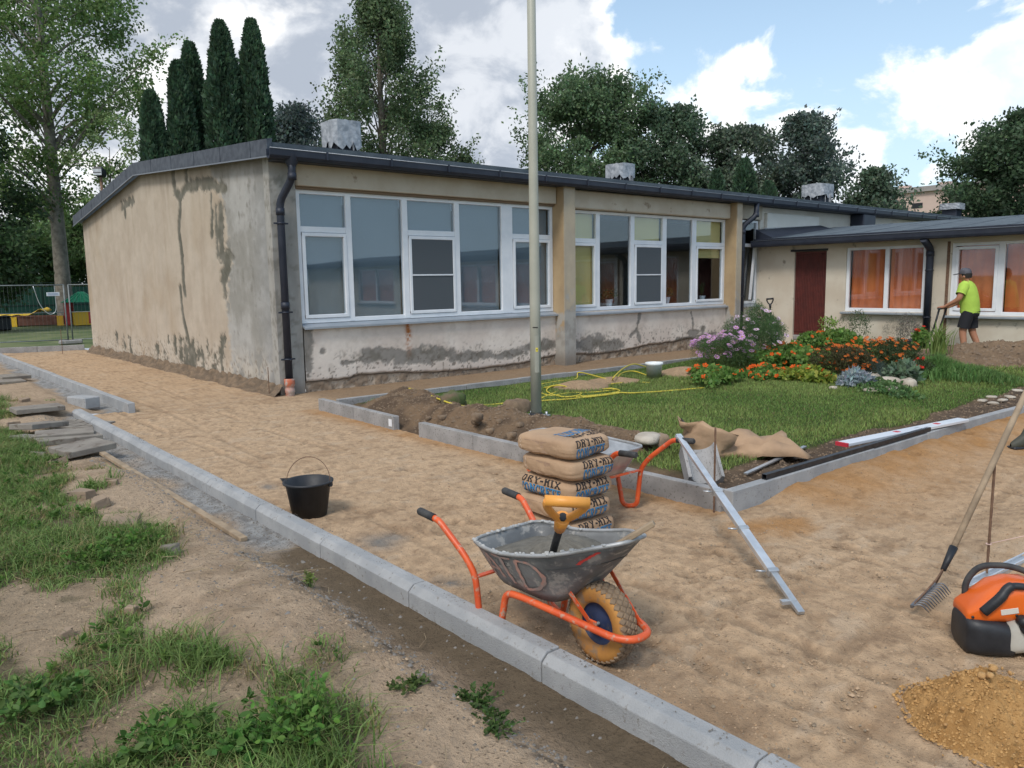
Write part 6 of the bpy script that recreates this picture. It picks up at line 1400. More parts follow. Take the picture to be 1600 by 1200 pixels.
for k, (x, y, h, w, c_) in enumerate([(5.0, 56, 6.6, 6, (.04, .07, .022)), (9.5, 58, 7.4, 6, (.06, .10, .03)), (14, 56, 6.4, 6, (.05, .085, .026)), (1.0, 54, 6.0, 6, (.03, .055, .018)), (7.2, 50, 5.2, 4.5, (.045, .08, .024)), (11.6, 51, 6.2, 4.6, (.055, .095, .03)), (18, 60, 7, 7, (.05, .08, .028))]):
    tree('woodland_tree', ['dark bushy tree behind the green fence, far left', 'tallest bushy tree behind the big trunk', 'bushy tree right behind the gable corner', 'dark tree at the left margin behind the fence', 'low bush in front of the wood, left of the trunk', 'lighter bush close beside the gable corner', 'bushy tree hidden behind the gable'][k], x, y, h, w, .6, c_, 60 + k, 11000, .24, .2, 'round', 50, group='wood behind the fence', cs=.95, fill=.2)
# ================================================================== FLOODLIGHT
fl = empty('floodlight', (7.0, 29.2, 0), label='small floodlight on a thin mast beside the gable roof', cat='floodlight')
MB().tube([(0, 0, 0), (0, 0, 5.35)], .045, 10).build('mast', mt_steel, fl); MB().box((-.02, 0, 5.5), (.34, .30, .26), Matrix.Rotation(.9, 3, 'Z') @ Matrix.Rotation(.35, 3, 'Y'), .03).build('lamp_box', mt_black, fl); MB().box((-.12, -.14, 5.48), (.03, .26, .2), Matrix.Rotation(.9, 3, 'Z')).build('lamp_front', mt_galv, fl)
# ================================================================== FENCES AND PLAYGROUND
mt_fw = mat('dull_fence_steel', (.16, .18, .18), (.22, .24, .24), 9, .6, metal=.3)
def fence_panel(a, b, h, label, z=0.0):
    a = Vector((a[0], a[1], z)); b = Vector((b[0], b[1], z)); d = b - a; L = d.length; t = empty('fence_panel', a, label=label, cat='fence', group='site fence panels')
    for q in (Vector(), d): MB().tube([q, q + Vector((0, 0, h))], .021, 8).build('post', mt_fw, t)
    for zz in (h - .01, .95, .12): MB().tube([Vector((0, 0, zz)), d + Vector((0, 0, zz))], .017 if zz != .95 else .010, 8).build('rail', mt_fw, t)
    m = MB(); n = int(L / .10)
    for k in range(1, n): q = d * k / n; m.tube([q + Vector((0, 0, .12)), q + Vector((0, 0, h))], .0018, 4, cap=False)
    m.build('wire_mesh', mt_fw, t, kind='stuff')
    for q in (Vector((0, 0, .05)), d + Vector((0, 0, .05))): MB().box(q, (.5, .22, .13), None, .03).build('foot_block', mt_kerb2, t)
    return t
fp = at(106, 537, 0); fence_panel((fp.x + .02, fp.y), (fp.x - 3.35, fp.y + .8), 1.78, 'wire fence panel left of the double post, sign hung on it'); fence_panel((fp.x + .14, fp.y - .03), (fp.x + 3.4, fp.y - .6), 1.78, 'wire fence panel running behind the gable')
sg = empty('notice_board', (fp.x - .28, fp.y + .02, 1.50), .2, label='small white notice hung on the wire fence', cat='sign'); MB().box((0, -.03, 0), (.36, .012, .11)).build('board', mt_white, sg)
for k in range(2): MB().box((0, -.038, .018 - .036 * k), (.28, .004, .012)).build('text_line', mat('blue_grey_text', (.22, .26, .42), None), sg)
q0 = Vector((fp.x - .75, fp.y + .12, 1.74)); cb = MB().tube(curve_pts([q0, q0 + Vector((.12, 0, -.5)), q0 + Vector((.28, -.03, -.78)), q0 + Vector((.42, -.05, -.83)), q0 + Vector((.53, -.06, -.7)), q0 + Vector((.54, -.06, -.3)), q0 + Vector((.54, -.06, .02))], 6), .008, 6)
prop(cb.build('hanging_cable', mt_alu), 'pale cable looped over the wire fence', 'cable')
gf = empty('green_fence', (0, 44, 0), label='dark green screened fence behind the playground', cat='fence')
mt_gs = mat('green_screen', (.010, .060, .045), (.014, .075, .056), 2, .9)
for k in range(12):
    x = -10 + k * 2.5; MB().box2((x + .03, -.02, .15), (x + 2.47, .02, 1.75)).build('screen_cloth', mt_gs, gf); MB().box2((x - .03, -.03, -.1), (x + .03, .03, 2.0)).build('post', mat('green_post', (.008, .03, .025), None, rough=.7), gf)
    MB().box2((x + .03, -.035, .85), (x + 2.47, -.021, .90)).build('rail', mat('green_post', (0, 0, 0)), gf); MB().box2((x + .03, -.01, 1.95), (x + 2.47, .01, 1.98)).build('rail', mat('green_post', (0, 0, 0)), gf)
q = at(40, 508, 0); sx_ = empty('sandbox', (q.x - .4, q.y - 1, 0), -.35, label='brown timber sandbox with yellow corners', cat='sandbox'); br_ = mat('brown_boards', (.12, .05, .035), (.16, .07, .05), 5, .8)
for k in range(3): 
    MB().box2((-1.9, -.02, .02 + k * .13), (1.7, .02, .145 + k * .13)).build('board', br_, sx_); MB().box2((1.68, .0, .02 + k * .13), (1.72, 2.4, .145 + k * .13)).build('board', br_, sx_); MB().box2((-1.9, 2.4, .02 + k * .13), (1.7, 2.44, .145 + k * .13)).build('board', br_, sx_)
for x in (-.2, 1.66): MB().box2((x - .13, -.06, -.02), (x + .13, -.025, .43)).build('corner_post', mat('play_yellow', (.72, .46, .03), None, rough=.5), sx_)
yt = empty('tarpaulin', (q.x - .6, q.y - .4, .42), -.35, label='crumpled yellow tarpaulin lying on the sandbox', cat='tarpaulin'); U1, V1 = np.meshgrid(np.linspace(-1.3, 1.5, 30), np.linspace(-.6, .9, 16), indexing='ij')
link('sheet', grid_mesh('sheet', np.stack([U1, V1, .06 + .13 * np.abs(fbm(U1, V1, 2.2, 3, 700)) + .25 * np.exp(-((U1 - 1.3) / .25) ** 2)], -1)), mat('yellow_tarp', (.75, .50, .03), (.66, .42, .03), 5, .5), yt).modifiers.new('t', 'SOLIDIFY').thickness = .02
bb = at(4, 516, 0); bo = empty('black_crate', (bb.x - .2, bb.y, 0), label='black box beside the sandbox at the left edge', cat='crate'); MB().box((0, 0, .27), (1.0, .7, .54), None, .05).build('crate_body', mt_black, bo); MB().box((0, 0, .56), (1.04, .74, .05), None, .02).build('lid', mt_black, bo)
q = at(131, 507, 0); ph = empty('playhouse', (q.x + .0, q.y, 0), -.3, label='red and yellow plastic playhouse with green roof', cat='playhouse')
prd, pye, pgr, pbl = mat('play_red', (.50, .03, .03), None, rough=.45), mat('play_yellow', (0, 0, 0)), mat('play_green', (.03, .32, .16), (.04, .36, .19), 5, .45), mat('play_blue', (.02, .10, .38), None, rough=.45)
for x, y, mm in ((-.55, -.5, prd), (.55, -.5, pbl), (-.55, .5, prd), (.55, .5, prd)): MB().box((x, y, .52), (.26, .26, 1.04), None, .03).build('corner_post', mm, ph)
MB().box((.05, -.52, .32), (.85, .08, .60), None, .02).build('front_panel', pye, ph); MB().box((.42, -.53, .32), (.30, .1, .56), None, .02).build('front_panel', prd, ph); MB().box((-.56, 0, .4), (.08, .8, .8), None, .02).build('side_panel', prd, ph); MB().box((.1, -.75, .03), (.8, .3, .06), None, .02).build('doorstep', pye, ph)
rr_ = MB(); rr_.add([(-.8, -.75, 1.04), (.8, -.75, 1.04), (.8, .75, 1.04), (-.8, .75, 1.04), (0, -.05, 1.52), (0, .05, 1.52)], [(0, 1, 4), (1, 2, 5, 4), (2, 3, 5), (3, 0, 4, 5), (3, 2, 1, 0)]); ro_ = rr_.build('roof', pgr, ph)
for k in range(7): MB().beam((-.7 + k * .2333, -.76, 1.06), (-.1 + k * .0333, -.09, 1.50), .05, .03).build('roof_rib', pgr, ro_)
# ================================================================== GRASS
g = np.random.default_rng(3)
def scatter(n, x0, x1, y0, y1): return g.uniform(x0, x1, n), g.uniform(y0, y1, n)
def lawn_mask(x, y):
    sm = sum(bump_at(x, y, p_, r, 1) for p_, r, h in SANDM)
    return (1 - ss(.15, .30, heap_mask(x, y))) * (1 - ss(.25, .6, isl_front(x, y))) * ss(4.95, 5.2, x) * (1 - ss(.18, .35, mound_mask(x, y))) * (1 - ss(.25, .5, sm))
x, y = scatter(290000, 4.9, 17.7, 3.0, 9.0); dd_ = g.random(len(x)) < np.clip(1.25 - (x - 5) * .055, .35, 1); k = (lawn_mask(x, y) > g.uniform(.25, .8, len(x))) & (y < 8.9) & (y > front_y(x) + .12) & dd_; x, y = x[k], y[k]
cn = fbm(x, y, .9, 3, 800); c = lerp((.145, .235, .06), (.235, .31, .092), ss(-.3, .4, cn)); c = np.where((g.random(len(x)) < .09)[:, None], np.array([[.22, .20, .09]]), c)
prop(link('lawn_grass', blade_mesh('lawn_grass', np.stack([x, y, h_island(x, y) - .004], -1), .030 + .016 * ss(-.2, .5, cn), .009 + .0005 * x, c, .9, .4, 5, True), mt_grass), 'short lawn grass between the kerbs', 'grass', kind='stuff')
# rough grass on the left: blades in tufts
tx, ty = scatter(9500, -.6, 2.7, .9, 16); k = (grass_left(tx, ty) > g.uniform(.3, .9, len(tx))) & (tx < kerb_x(ty) - .3); tx, ty = tx[k], ty[k]
big_ = fbm(tx, ty, 1.3, 2, 820); per = 34
bx = np.repeat(tx, per) + g.normal(scale=.045, size=len(tx) * per); by = np.repeat(ty, per) + g.normal(scale=.045, size=len(tx) * per); hb = np.repeat(.045 + .085 * ss(-.1, .5, big_) + .02 * g.random(len(tx)), per)
tc_ = lerp((.12, .20, .05), (.22, .31, .10), g.random(len(tx))); tc_ = np.where((g.random(len(tx)) < .16)[:, None], np.array([[.30, .26, .12]]), tc_)
prop(link('rough_grass', blade_mesh('rough_grass', np.stack([bx, by, h_left(bx, by) - .005], -1), hb, .0055, np.repeat(tc_, per, 0), .85, .35, 6), mt_grass), 'rough grass and weeds left of the kerb', 'grass', kind='stuff')
# broad-leaved ground weeds
wx, wy = scatter(1500, -.4, 2.2, .9, 10); k = (grass_left(wx, wy) > g.uniform(.35, .95, len(wx))) & (wx < kerb_x(wy) - .4); wx, wy = wx[k], wy[k]; per = 9
lx, ly = np.repeat(wx, per), np.repeat(wy, per); a = g.uniform(0, 2 * PI, len(lx)); dirs = np.stack([np.cos(a), np.sin(a), g.uniform(.2, .9, len(lx))], -1); sz = np.repeat(g.uniform(.018, .042, len(wx)), per)
prop(link('weeds', leaf_mesh('weeds', np.stack([lx, ly, h_left(lx, ly) + .02 + .03 * g.random(len(lx))], -1), sz, np.repeat(lerp((.08, .16, .035), (.13, .22, .05), g.random(len(wx))), per, 0), .25, asp=.62, seed=9, dirs=dirs, six=True), mt_leaf), 'broad-leaved weeds growing through the rough grass', 'weeds', kind='stuff')
def weed(px, py, r, h, n, label, col=(.12, .24, .05), leafs=.055, seed=0):
    q = at(px, py, .03); g2 = np.random.default_rng(seed + 900); t = empty('weed_plant', (q.x, q.y, zl(q.x, q.y)), label=label, cat='weed', group='leafy weeds on the left')
    st = MB(); P = []; D_ = []
    for k in range(int(n * 2.2)):
        a = g2.uniform(0, 2 * PI); rr = r * math.sqrt(g2.random()); tip = Vector((math.cos(a) * rr, math.sin(a) * rr, h * g2.uniform(.55, 1) * (1 - .4 * (rr / r) ** 2))); st.tube([(tip.x * .3, tip.y * .3, 0), tip * .6, tip], .002, 4, cap=False)
        for j in range(7):
            b_ = g2.uniform(0, 2 * PI); P.append(tip * (1 - .09 * j) + Vector((0, 0, .004))); D_.append((math.cos(b_), math.sin(b_), .35))
    st.build('stems', mat('weed_stem', (.10, .16, .04), None), t); link('leaves', leaf_mesh('leaves', np.array([tuple(p_) for p_ in P]), leafs * .5, col, .3, asp=.62, seed=seed, dirs=np.array(D_), six=True), mt_leaf, t, kind='stuff'); return t
weed(470, 1165, .20, .22, 34, 'bushy bright green nettle-like weed at the bottom edge', leafs=.06, seed=1); weed(395, 1185, .14, .14, 14, 'broad-leaved weed left of the bushy one at the bottom', (.10, .22, .05), .09, 2); weed(485, 915, .05, .10, 6, 'single small green sprig on the bare mound', (.20, .26, .07), .035, 3)
weed(265, 1170, .18, .12, 16, 'low spreading weed near the bottom left', (.10, .20, .045), .07, 4); weed(60, 1110, .20, .13, 18, 'leafy weed by the left bottom corner', (.12, .22, .06), .08, 5); weed(640, 1075, .09, .03, 10, 'flat trampled weed on the bare soil', (.08, .12, .035), .045, 6); weed(745, 1085, .14, .04, 16, 'dark creeping weed beside the kerb trench', (.06, .11, .03), .045, 7); weed(775, 1130, .12, .03, 12, 'small creeping weed nearer the bottom of the trench', (.06, .11, .03), .04, 8); weed(205, 860, .2, .16, 20, 'leafy weed under the largest rubble lump', (.12, .22, .05), .07, 9); weed(150, 880, .2, .14, 18, 'leafy weed among the grass left of the rubble', (.11, .21, .045), .07, 10)
# dry straws
dr_ = MB(); rs = random.Random(4)
for k in range(160):
    x_ = rs.uniform(.3, 1.9); y_ = rs.uniform(1.2, 6); a = rs.random() * 2 * PI; L_ = rs.uniform(.04, .2); z_ = zl(x_, y_) + .012; dr_.tube([(x_, y_, z_), (x_ + math.cos(a) * L_ * .5, y_ + math.sin(a) * L_ * .5, z_ + .012), (x_ + math.cos(a + .3) * L_, y_ + math.sin(a + .3) * L_, z_)], .0018, 4, cap=False)
prop(dr_.build('dry_straws', mat('straw', (.36, .28, .17), (.22, .16, .10), 9, .9)), 'dry straws and roots lying on the bare soil', 'straw', kind='stuff')
# ================================================================== FLOWER BED
def flower_mesh(name, r, petals, col, ccol, cup=.25, seed=0):
    V = []; F = []; C = []; g3 = random.Random(seed)
    for k in range(petals):
        a = 2 * PI * k / petals; w = PI / petals * .92; b = len(V)
        for rr, aa, zz in ((.15, 0, 0), (.75, -w, cup * .7), (1.0, -w * .45, cup), (1.0, w * .45, cup), (.75, w, cup * .7)): V.append((math.cos(a + aa) * r * rr, math.sin(a + aa) * r * rr, zz * r))
        F.append((b, b + 1, b + 2, b + 3)); F.append((b, b + 3, b + 4, b)) if False else None; m_ = g3.uniform(.8, 1.15); C += [tuple(c_ * m_ for c_ in col)] * 5; F.append((b, b + 3, b + 4, b + 4))
    F = [f for f in F]; b = len(V)
    for k in range(6): a = 2 * PI * k / 6; V.append((math.cos(a) * r * .22, math.sin(a) * r * .22, r * .12)); C.append(ccol)
    F3 = []
    for f in F: F3 += ([(f[0], f[1], f[2]), (f[0], f[2], f[3])] if f[2] != f[3] else [(f[0], f[1], f[2])])
    F3 += [(b, b + k, b + k + 1) for k in range(1, 5)]
    me = mesh_np(name, V, F3, np.array(C)); me.materials.append(mt_flower); return me
CAMV = Vector((-.76, -.65, .35)).normalized()
def flowers(root, me, pts, s0=.8, s1=1.2, tilt=.9):
    for p_ in pts:
        o = bpy.data.objects.new('flower', me); COL.objects.link(o); o.parent = root; o.location = p_; s_ = random.uniform(s0, s1); o.scale = (s_, s_, s_)
        n_ = Vector((random.gauss(0, .5), random.gauss(0, .5), 1)) + CAMV * tilt * .7; o.rotation_euler = n_.to_track_quat('Z', 'Y').to_euler()
def bed(name, label, cpx, cpy, rx_, ry_, h, n, leafs, cols, fl_mesh, nfl, seed, asp=.5, dome=.5, up=.5, cat='flowers', spread=1.0, fz=1.0, rot=0.7, blade=False, ft=.9, z=None):
    q = pz(cpx, cpy); g4 = np.random.default_rng(seed); t = empty(name, (q.x, q.y, q.z), label=label, cat=cat, group='flower bed plants')
    a = g4.uniform(0, 2 * PI, n); r = np.sqrt(g4.random(n)) if not blade else np.clip(np.abs(g4.normal(scale=.52, size=n)), 0, 1.25); u, v = np.cos(a) * r, np.sin(a) * r; wob = 1 + .26 * np.sin(3 * a + seed) + .16 * np.sin(7 * a + 2 * seed); u, v = u * wob, v * wob; ca, sa = math.cos(rot), math.sin(rot); X = u * rx_ * ca - v * ry_ * sa; Y = u * rx_ * sa + v * ry_ * ca
    top = h * (1 - dome * r ** 2) * (1 + .28 * fbm(X, Y, 3, 3, seed)); Zt = top * (g4.random(n) ** .45); P = np.stack([X, Y, Zt], -1)
    cc = lerp(cols[0], cols[1], g4.random(n)) * 1.45
    if blade: me = blade_mesh('foliage', np.stack([X, Y, Zt * .0], -1), top * 1.05, leafs, cc, .35, .3, seed)
    else: me = leaf_mesh('foliage', P, leafs, cc, .3, up, asp, seed=seed)
    link('foliage', me, mt_leaf, t, kind='stuff')
    if fl_mesh is not None:
        pts = []
        for k in range(nfl):
            i = g4.integers(n); tries = 0
            while r[i] > .98 and tries < 5: i = g4.integers(n); tries += 1
            fc_ = (X[i] * CAMV.x + Y[i] * CAMV.y) / max(rx_, ry_)
            pts.append((X[i] * 1.04, Y[i] * 1.04, top[i] * (g4.uniform(.92, 1.08) if fc_ < .15 else g4.uniform(.35, 1.05)) * fz + .01))
        flowers(t, fl_mesh, pts, tilt=ft)
    return t
random.seed(21)
fm_pink = flower_mesh('cosmos_bloom', .045, 8, (.60, .33, .58), (.55, .40, .05), .1, 1); fm_pale = flower_mesh('pale_bloom', .045, 8, (.70, .52, .68), (.55, .40, .05), .1, 2); fm_or = flower_mesh('orange_bloom', .042, 5, (.78, .12, .015), (.55, .10, .01), .45, 3); fm_mg = flower_mesh('marigold_bloom', .030, 10, (.62, .14, .025), (.70, .32, .03), .3, 4); fm_red = flower_mesh('red_bloom', .045, 7, (.66, .035, .02), (.45, .05, .02), .5, 5)
bed('cosmos_plant', 'feathery cosmos with pink daisies, left front clump', 1135, 575, .60, .42, .62, 14000, .055, ((.045, .085, .030), (.09, .15, .055)), fm_pink, 90, 901, .12, .25, 1.0)
bed('cosmos_plant', 'tall feathery cosmos with pale flowers behind the pink clump', 1180, 566, .75, .50, .95, 19000, .06, ((.040, .080, .030), (.085, .14, .055)), fm_pale, 46, 902, .12, .30, 1.0)
bed('cosmos_plant', 'sprawling lilac flowers beside the kerb at the bed end', 1100, 568, .22, .22, .42, 1800, .05, ((.05, .09, .035), (.09, .14, .06)), fm_pink, 36, 903, .14, .3, 1.0)
NC = ((.060, .13, .028), (.13, .21, .05))
bed('nasturtiums', 'nasturtium patch with orange flowers at the left bed edge', 1112, 589, .80, .34, .15, 2200, .065, NC, fm_or, 22, 911, .95, .75, .2)
bed('nasturtiums', 'dense bright orange nasturtium clump at the lawn edge', 1195, 589, .62, .30, .17, 2000, .07, NC, fm_or, 62, 912, .95, .6, .2)
bed('nasturtiums', 'nasturtiums with scattered orange flowers in the bed middle', 1235, 572, .75, .60, .34, 3600, .08, NC, fm_or, 80, 913, .95, .4, .2)
bed('nasturtiums', 'nasturtiums with yellow leaves left of the marigolds', 1258, 593, .55, .34, .20, 1800, .07, ((.10, .17, .03), (.26, .27, .05)), fm_or, 26, 914, .95, .5, .2)
bed('nasturtiums', 'nasturtium foliage behind the marigolds', 1300, 548, 1.0, .5, .40, 3600, .085, NC, fm_or, 26, 915, .95, .4, .2)
MC = ((.028, .045, .020), (.060, .080, .030))
bed('marigolds', 'brownish marigold clump left of the rocks', 1318, 590, .50, .42, .50, 5200, .06, ((.032, .040, .020), (.085, .070, .030)), fm_mg, 110, 921, .25, .30, .8, fz=1.0)
bed('marigolds', 'marigold clump with rust-red flowers above the rocks', 1390, 583, .50, .42, .52, 5200, .06, MC, fm_mg, 120, 922, .25, .30, .8)
bed('marigolds', 'low front marigolds with orange heads at the right', 1425, 592, .25, .25, .30, 1600, .06, MC, fm_red, 9, 923, .3, .4, .8)
bed('red_flowers', 'few bright red blooms near the wing downpipe', 1437, 548, .18, .14, .42, 500, .07, NC, fm_red, 6, 924, .8, .3, .4)
bed('silver_plant', 'low silvery grey-leaved plant at the bed front', 1333, 603, .24, .20, .19, 900, .10, ((.17, .21, .23), (.28, .32, .34)), None, 0, 931, .35, .5, .4, cat='plant')
bed('lavender_plant', 'bluish-green upright plant among the marigolds', 1358, 590, .28, .24, .34, 1600, .008, ((.06, .09, .08), (.12, .16, .14)), None, 0, 932, cat='plant', blade=True)
bed('leafy_plant', 'grey-green leafy plant right of the rocks', 1407, 600, .22, .20, .28, 520, .11, ((.07, .11, .07), (.13, .18, .12)), None, 0, 933, .6, .4, .3, cat='plant')
bed('tall_weeds', 'seedy dark weeds below the orange windows', 1335, 541, .55, .3, .72, 900, .05, ((.045, .075, .035), (.09, .12, .06)), None, 0, 934, .3, .2, 1.2, cat='plant')
bed('wiry_bush', 'wiry greyish bush with seed heads by the downpipe', 1412, 541, .55, .35, .78, 3600, .035, ((.10, .10, .085), (.17, .16, .14)), None, 0, 935, .3, .55, .5, cat='plant')
bed('iris_leaves', 'tall sword leaves beside the wing downpipe', 1463, 553, .25, .2, .62, 120, .022, ((.10, .16, .05), (.18, .24, .07)), None, 0, 936, cat='plant', blade=True, dome=.2)
bed('green_shoots', 'pale green leafy shoot at the red door', 1292, 535, .18, .18, .62, 260, .08, ((.13, .22, .05), (.20, .28, .08)), None, 0, 937, .45, .2, .8, cat='plant')
bed('tall_grass', 'long green grass right of the marigolds', 1465, 585, .95, .55, .27, 3000, .013, ((.06, .13, .035), (.13, .22, .07)), None, 0, 938, cat='plant', blade=True, dome=.6)
bed('tall_grass', 'lower grassy weeds running to the soil mound', 1530, 590, .9, .45, .14, 2200, .013, ((.06, .12, .035), (.12, .19, .06)), None, 0, 939, cat='plant', blade=True, dome=.5)
bed('ground_leaves', 'low creeping leaves round the rocks', 1385, 612, .75, .3, .10, 900, .06, ((.05, .10, .035), (.10, .17, .06)), None, 0, 940, .7, .5, .3, cat='plant')
for k, (px, py, s, lb) in enumerate([(1361, 597, (.15, .11, .09), 'round tan rock at the front of the flower bed'), (1387, 592, (.11, .08, .075), 'pale rock behind the two front rocks'), (1388, 603, (.17, .11, .085), 'largest pale rock in the rock group'), (1396, 613, (.14, .10, .06), 'low greyish rock nearest the lawn'), (1418, 604, (.15, .10, .08), 'mossy rock right of the rock group'), (1361, 612, (.10, .07, .035), 'small flat rock left of the lowest one'), (1302, 608, (.06, .05, .03), 'tiny pale rock alone in the grass')]):
    q = pz(px, py); rock('garden_rock', (q.x, q.y, q.z + s[2] * .45), s, 70 + k, mt_stone, lb, 'rock', 'rocks at the flower bed', rz=k, rough_=.16)
# flat paving chips at the right dirt strip
for k, (px, py) in enumerate([(1535, 628), (1552, 632), (1548, 622), (1566, 627), (1578, 622), (1590, 612)]):
    q = pz(px, py); rock('stone_chip', (q.x, q.y, q.z + .015), (.07, .05, .018), 90 + k, mt_stone, ['first pale chip by the kerb', 'second pale chip by the kerb', 'third pale chip in the soil strip', 'fourth pale chip in the soil strip', 'fifth pale chip in the soil strip', 'pale chip at the right picture edge'][k], 'stone chip', 'pale chips in the soil strip', rz=k)
# garden spade leaning at the wing corner
ga = atY(1203, 467, 10.2); gb = Vector((ga.x + .12, 10.2, .25)); shovel('spade', (gb.x, gb.y, .1), ga, mt_black, 'black D-handled spade behind the cosmos', mt_black, True, 1.15)

# ================================================================== WORKER
def skin(name, verts, edges, rad, matl, parent, sub=2, root=0):
    me = bpy.data.meshes.new(name); me.from_pydata([Vector(v) for v in verts], edges, []); o = link(name, me, matl, parent); o.modifiers.new('Skin', 'SKIN'); sv_ = me.skin_vertices[0].data
    for i, r in enumerate(rad): sv_[i].radius = r if hasattr(r, '__len__') else (r, r)
    for i in range(len(verts)): sv_[i].use_root = (i == root)
    s_ = o.modifiers.new('s', 'SUBSURF'); s_.levels = s_.render_levels = sub
    return o
WP = Vector((16.75, 5.76, .05)); wk = empty('person', WP, math.atan2(.99, -.12), label='worker in lime T-shirt, black shorts and cap pushing a machine', cat='person')
mt_skin = mat('skin', (.42, .20, .12), (.38, .175, .10), 8, .6); mt_lime = mat('lime_shirt', (.42, .62, .09), (.36, .54, .075), 5, .85, 1.0, 14); mt_navy = mat('black_shorts', (.012, .013, .018), None, rough=.85)
# local x forward, y left, z up
J = dict(pel=(0, 0, .93), sp=(.03, 0, 1.13), ch=(.07, 0, 1.33), nk=(.09, 0, 1.46), hd=(.12, 0, 1.55), ht=(.125, 0, 1.66), hl=(0, .10, .90), hr=(0, -.10, .90), kl=(.08, .12, .50), kr=(-.03, -.13, .49), al=(.02, .13, .09), ar=(-.20, -.14, .09), tl=(.17, .14, .04), tr=(-.05, -.15, .04), sl=(.08, .20, 1.39), sr=(.08, -.20, 1.39), el=(.14, .27, 1.12), er=(.12, -.28, 1.12), wl=(.40, .20, .97), wr=(.38, -.20, .97), fl=(.47, .18, .95), fr=(.45, -.18, .95))
nm = list(J); E_ = [('pel', 'sp'), ('sp', 'ch'), ('ch', 'nk'), ('nk', 'hd'), ('hd', 'ht'), ('pel', 'hl'), ('hl', 'kl'), ('kl', 'al'), ('al', 'tl'), ('pel', 'hr'), ('hr', 'kr'), ('kr', 'ar'), ('ar', 'tr'), ('ch', 'sl'), ('sl', 'el'), ('el', 'wl'), ('wl', 'fl'), ('ch', 'sr'), ('sr', 'er'), ('er', 'wr'), ('wr', 'fr')]
RD = dict(pel=(.13, .15), sp=(.12, .14), ch=(.13, .15), nk=.055, hd=(.085, .095), ht=(.07, .08), hl=.095, hr=.095, kl=.072, kr=.072, al=.048, ar=.048, tl=.035, tr=.035, sl=.07, sr=.07, el=.056, er=.056, wl=.030, wr=.030, fl=.036, fr=.036)
J.update(ns=(.222, 0, 1.545), er1=(.112, .112, 1.555), er2=(.112, -.112, 1.555)); RD.update(ns=.018, er1=.016, er2=.016); E_ += [('hd', 'ns'), ('hd', 'er1'), ('hd', 'er2')]
for s, b_, tag_ in ((1, 'fl', 'l'), (-1, 'fr', 'r')):      # four fingers closed round the bar and a thumb, all grown from the palm
    h_ = Vector(J[b_])
    for k in range(5):
        if k < 4: p1, p2 = h_ + Vector((.050, (k - 1.5) * .023, .016)), h_ + Vector((.058 - .004 * abs(k - 1), (k - 1.5) * .024, -.026))
        else: p1, p2 = h_ + Vector((.012, -s * .046, -.004)), h_ + Vector((.044, -s * .044, -.022))
        J[f'f{tag_}{k}a'] = tuple(p1); J[f'f{tag_}{k}b'] = tuple(p2); RD[f'f{tag_}{k}a'] = .0095; RD[f'f{tag_}{k}b'] = .0085; E_ += [(b_, f'f{tag_}{k}a'), (f'f{tag_}{k}a', f'f{tag_}{k}b')]
nm = list(J)
skin('body', [J[k] for k in nm], [(nm.index(a), nm.index(b)) for a, b in E_], [RD[k] for k in nm], mt_skin, wk)
mid = lambda a, b, t: tuple(J[a][i] + (J[b][i] - J[a][i]) * t for i in range(3))
def rings(m, R_, n=24):
    vs = [(x + math.cos(2 * PI * k / n) * hx, math.sin(2 * PI * k / n) * hy, z + .006 * math.sin(5 * k + 9 * z * 10)) for z, x, hx, hy in R_ for k in range(n)]
    m.add(vs, [(i * n + k, i * n + (k + 1) % n, (i + 1) * n + (k + 1) % n, (i + 1) * n + k) for i in range(len(R_) - 1) for k in range(n)], True)
ts = MB(); rings(ts, [(.85, -.005, .170, .200), (.90, -.005, .175, .203), (.95, .0, .168, .196), (1.02, .01, .176, .204), (1.12, .02, .170, .205), (1.25, .045, .165, .212), (1.35, .06, .150, .222), (1.41, .07, .125, .19), (1.45, .08, .092, .12), (1.475, .088, .066, .07)])
for s, e_ in (('sl', 'el'), ('sr', 'er')):
    a_ = Vector(J[s]) + Vector((0, -.06 if s == 'sl' else .06, .0)); b_ = Vector(mid(s, e_, .66)); ts.tube([a_, Vector(J[s]) + Vector((0, 0, -.01)), a_ * .3 + b_ * .7, b_], [.085, .098, .094, .092], 16, cap=False)
ts.build('t_shirt', mt_lime, wk)
sh_ = MB(); rings(sh_, [(.96, -.005, .160, .188), (.88, -.01, .170, .195), (.80, -.01, .155, .19), (.74, -.005, .10, .15)])
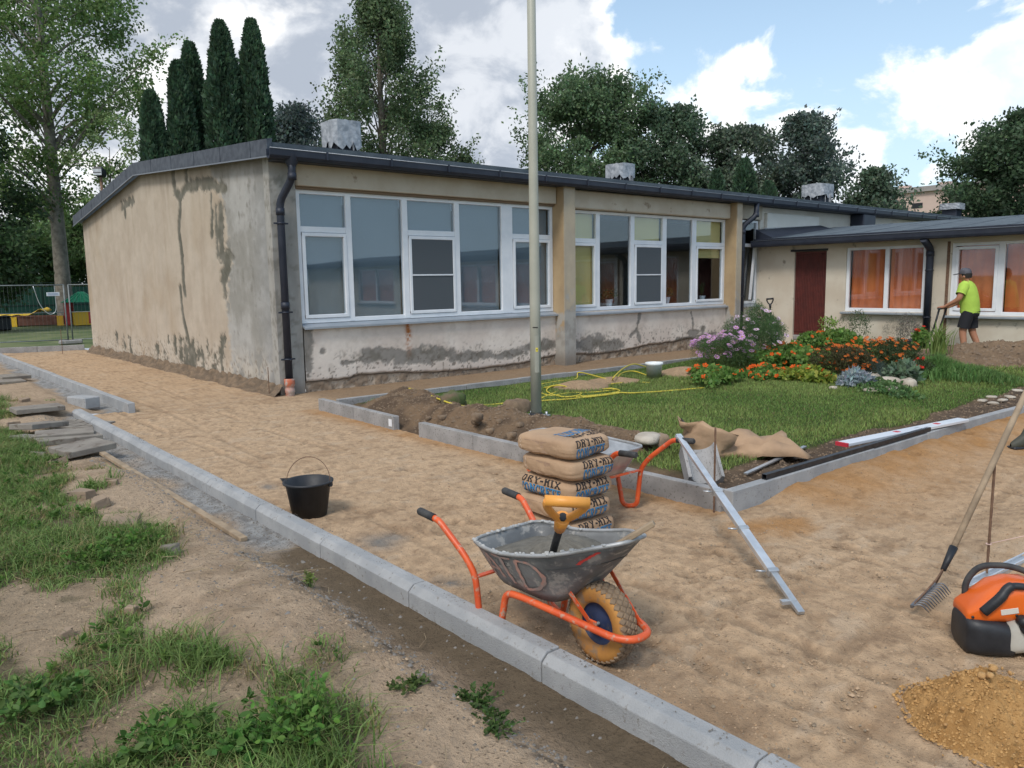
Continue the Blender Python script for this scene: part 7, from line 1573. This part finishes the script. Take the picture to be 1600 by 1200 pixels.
for h_, k_ in (('hl', 'kl'), ('hr', 'kr')): sh_.tube([Vector(J[h_]) + Vector((-.01, 0, -.02)), mid(h_, k_, .4), mid(h_, k_, .86)], [.112, .116, .112], 16, cap=False)
sh_.build('shorts', mt_navy, wk)
for s, k in ((1, 'tl'), (-1, 'tr')):
    a_ = Vector(J['al' if s > 0 else 'ar']); b_ = Vector(J[k]); sh = MB(); dx_ = Vector((1, 0, 0)); c_ = (a_ + b_) / 2; sh.box((c_.x, c_.y, .045), (.29, .105, .09), None, .03); sh.build('shoe', mt_black, wk)
cp_ = MB().lathe([(.105, 0), (.108, .04), (.095, .08), (.06, .11), (0, .12)], 20, 'Z', (.115, 0, 1.61)); cap = cp_.build('cap', mat('grey_cap', (.07, .07, .085), (.10, .10, .12), 10, .85), wk)
MB().add([(.20, -.085, 1.625), (.20, .085, 1.625), (.30, .06, 1.605), (.33, 0, 1.60), (.30, -.06, 1.605), (.20, -.085, 1.612), (.20, .085, 1.612), (.30, .06, 1.592), (.33, 0, 1.587), (.30, -.06, 1.592)], [(0, 4, 3, 2, 1), (5, 6, 7, 8, 9), (0, 1, 6, 5), (1, 2, 7, 6), (2, 3, 8, 7), (3, 4, 9, 8), (4, 0, 5, 9)]).build('cap_brim', mat('grey_cap', (0, 0, 0)), cap)
MB().lathe([(.092, -.07), (.100, -.03), (.102, .0), (.10, .02)], 20, 'Z', (.095, 0, 1.60)).build('hair', mat('dark_hair', (.018, .015, .013), None, rough=.8), wk)
for s in (-1, 1): MB().box((.200, s * .035, 1.585), (.012, .022, .010), None, .003).build('eye', mt_black, wk)
mc = empty('plate_compactor', WP, math.atan2(.99, -.12), label='black two-rod handled machine in front of the worker', cat='machine')
MB().tube([(.475, -.34, .935), (.475, .34, .935)], .021, 10).build('grip_bar', mt_rubber, mc)
for s in (-1, 1): MB().tube(fillet([(.475, s * .26, .935), (.56, s * .24, .55), (.66, s * .22, .22), (.76, s * .2, .16)], .06, 4), .019, 8).build('handle_rod', mt_black, mc)
MB().box((.95, 0, .06), (.55, .42, .07), None, .02).build('base_plate', mt_steel, mc); MB().box((.95, 0, .20), (.32, .30, .20), None, .03).build('engine', mt_black, mc)
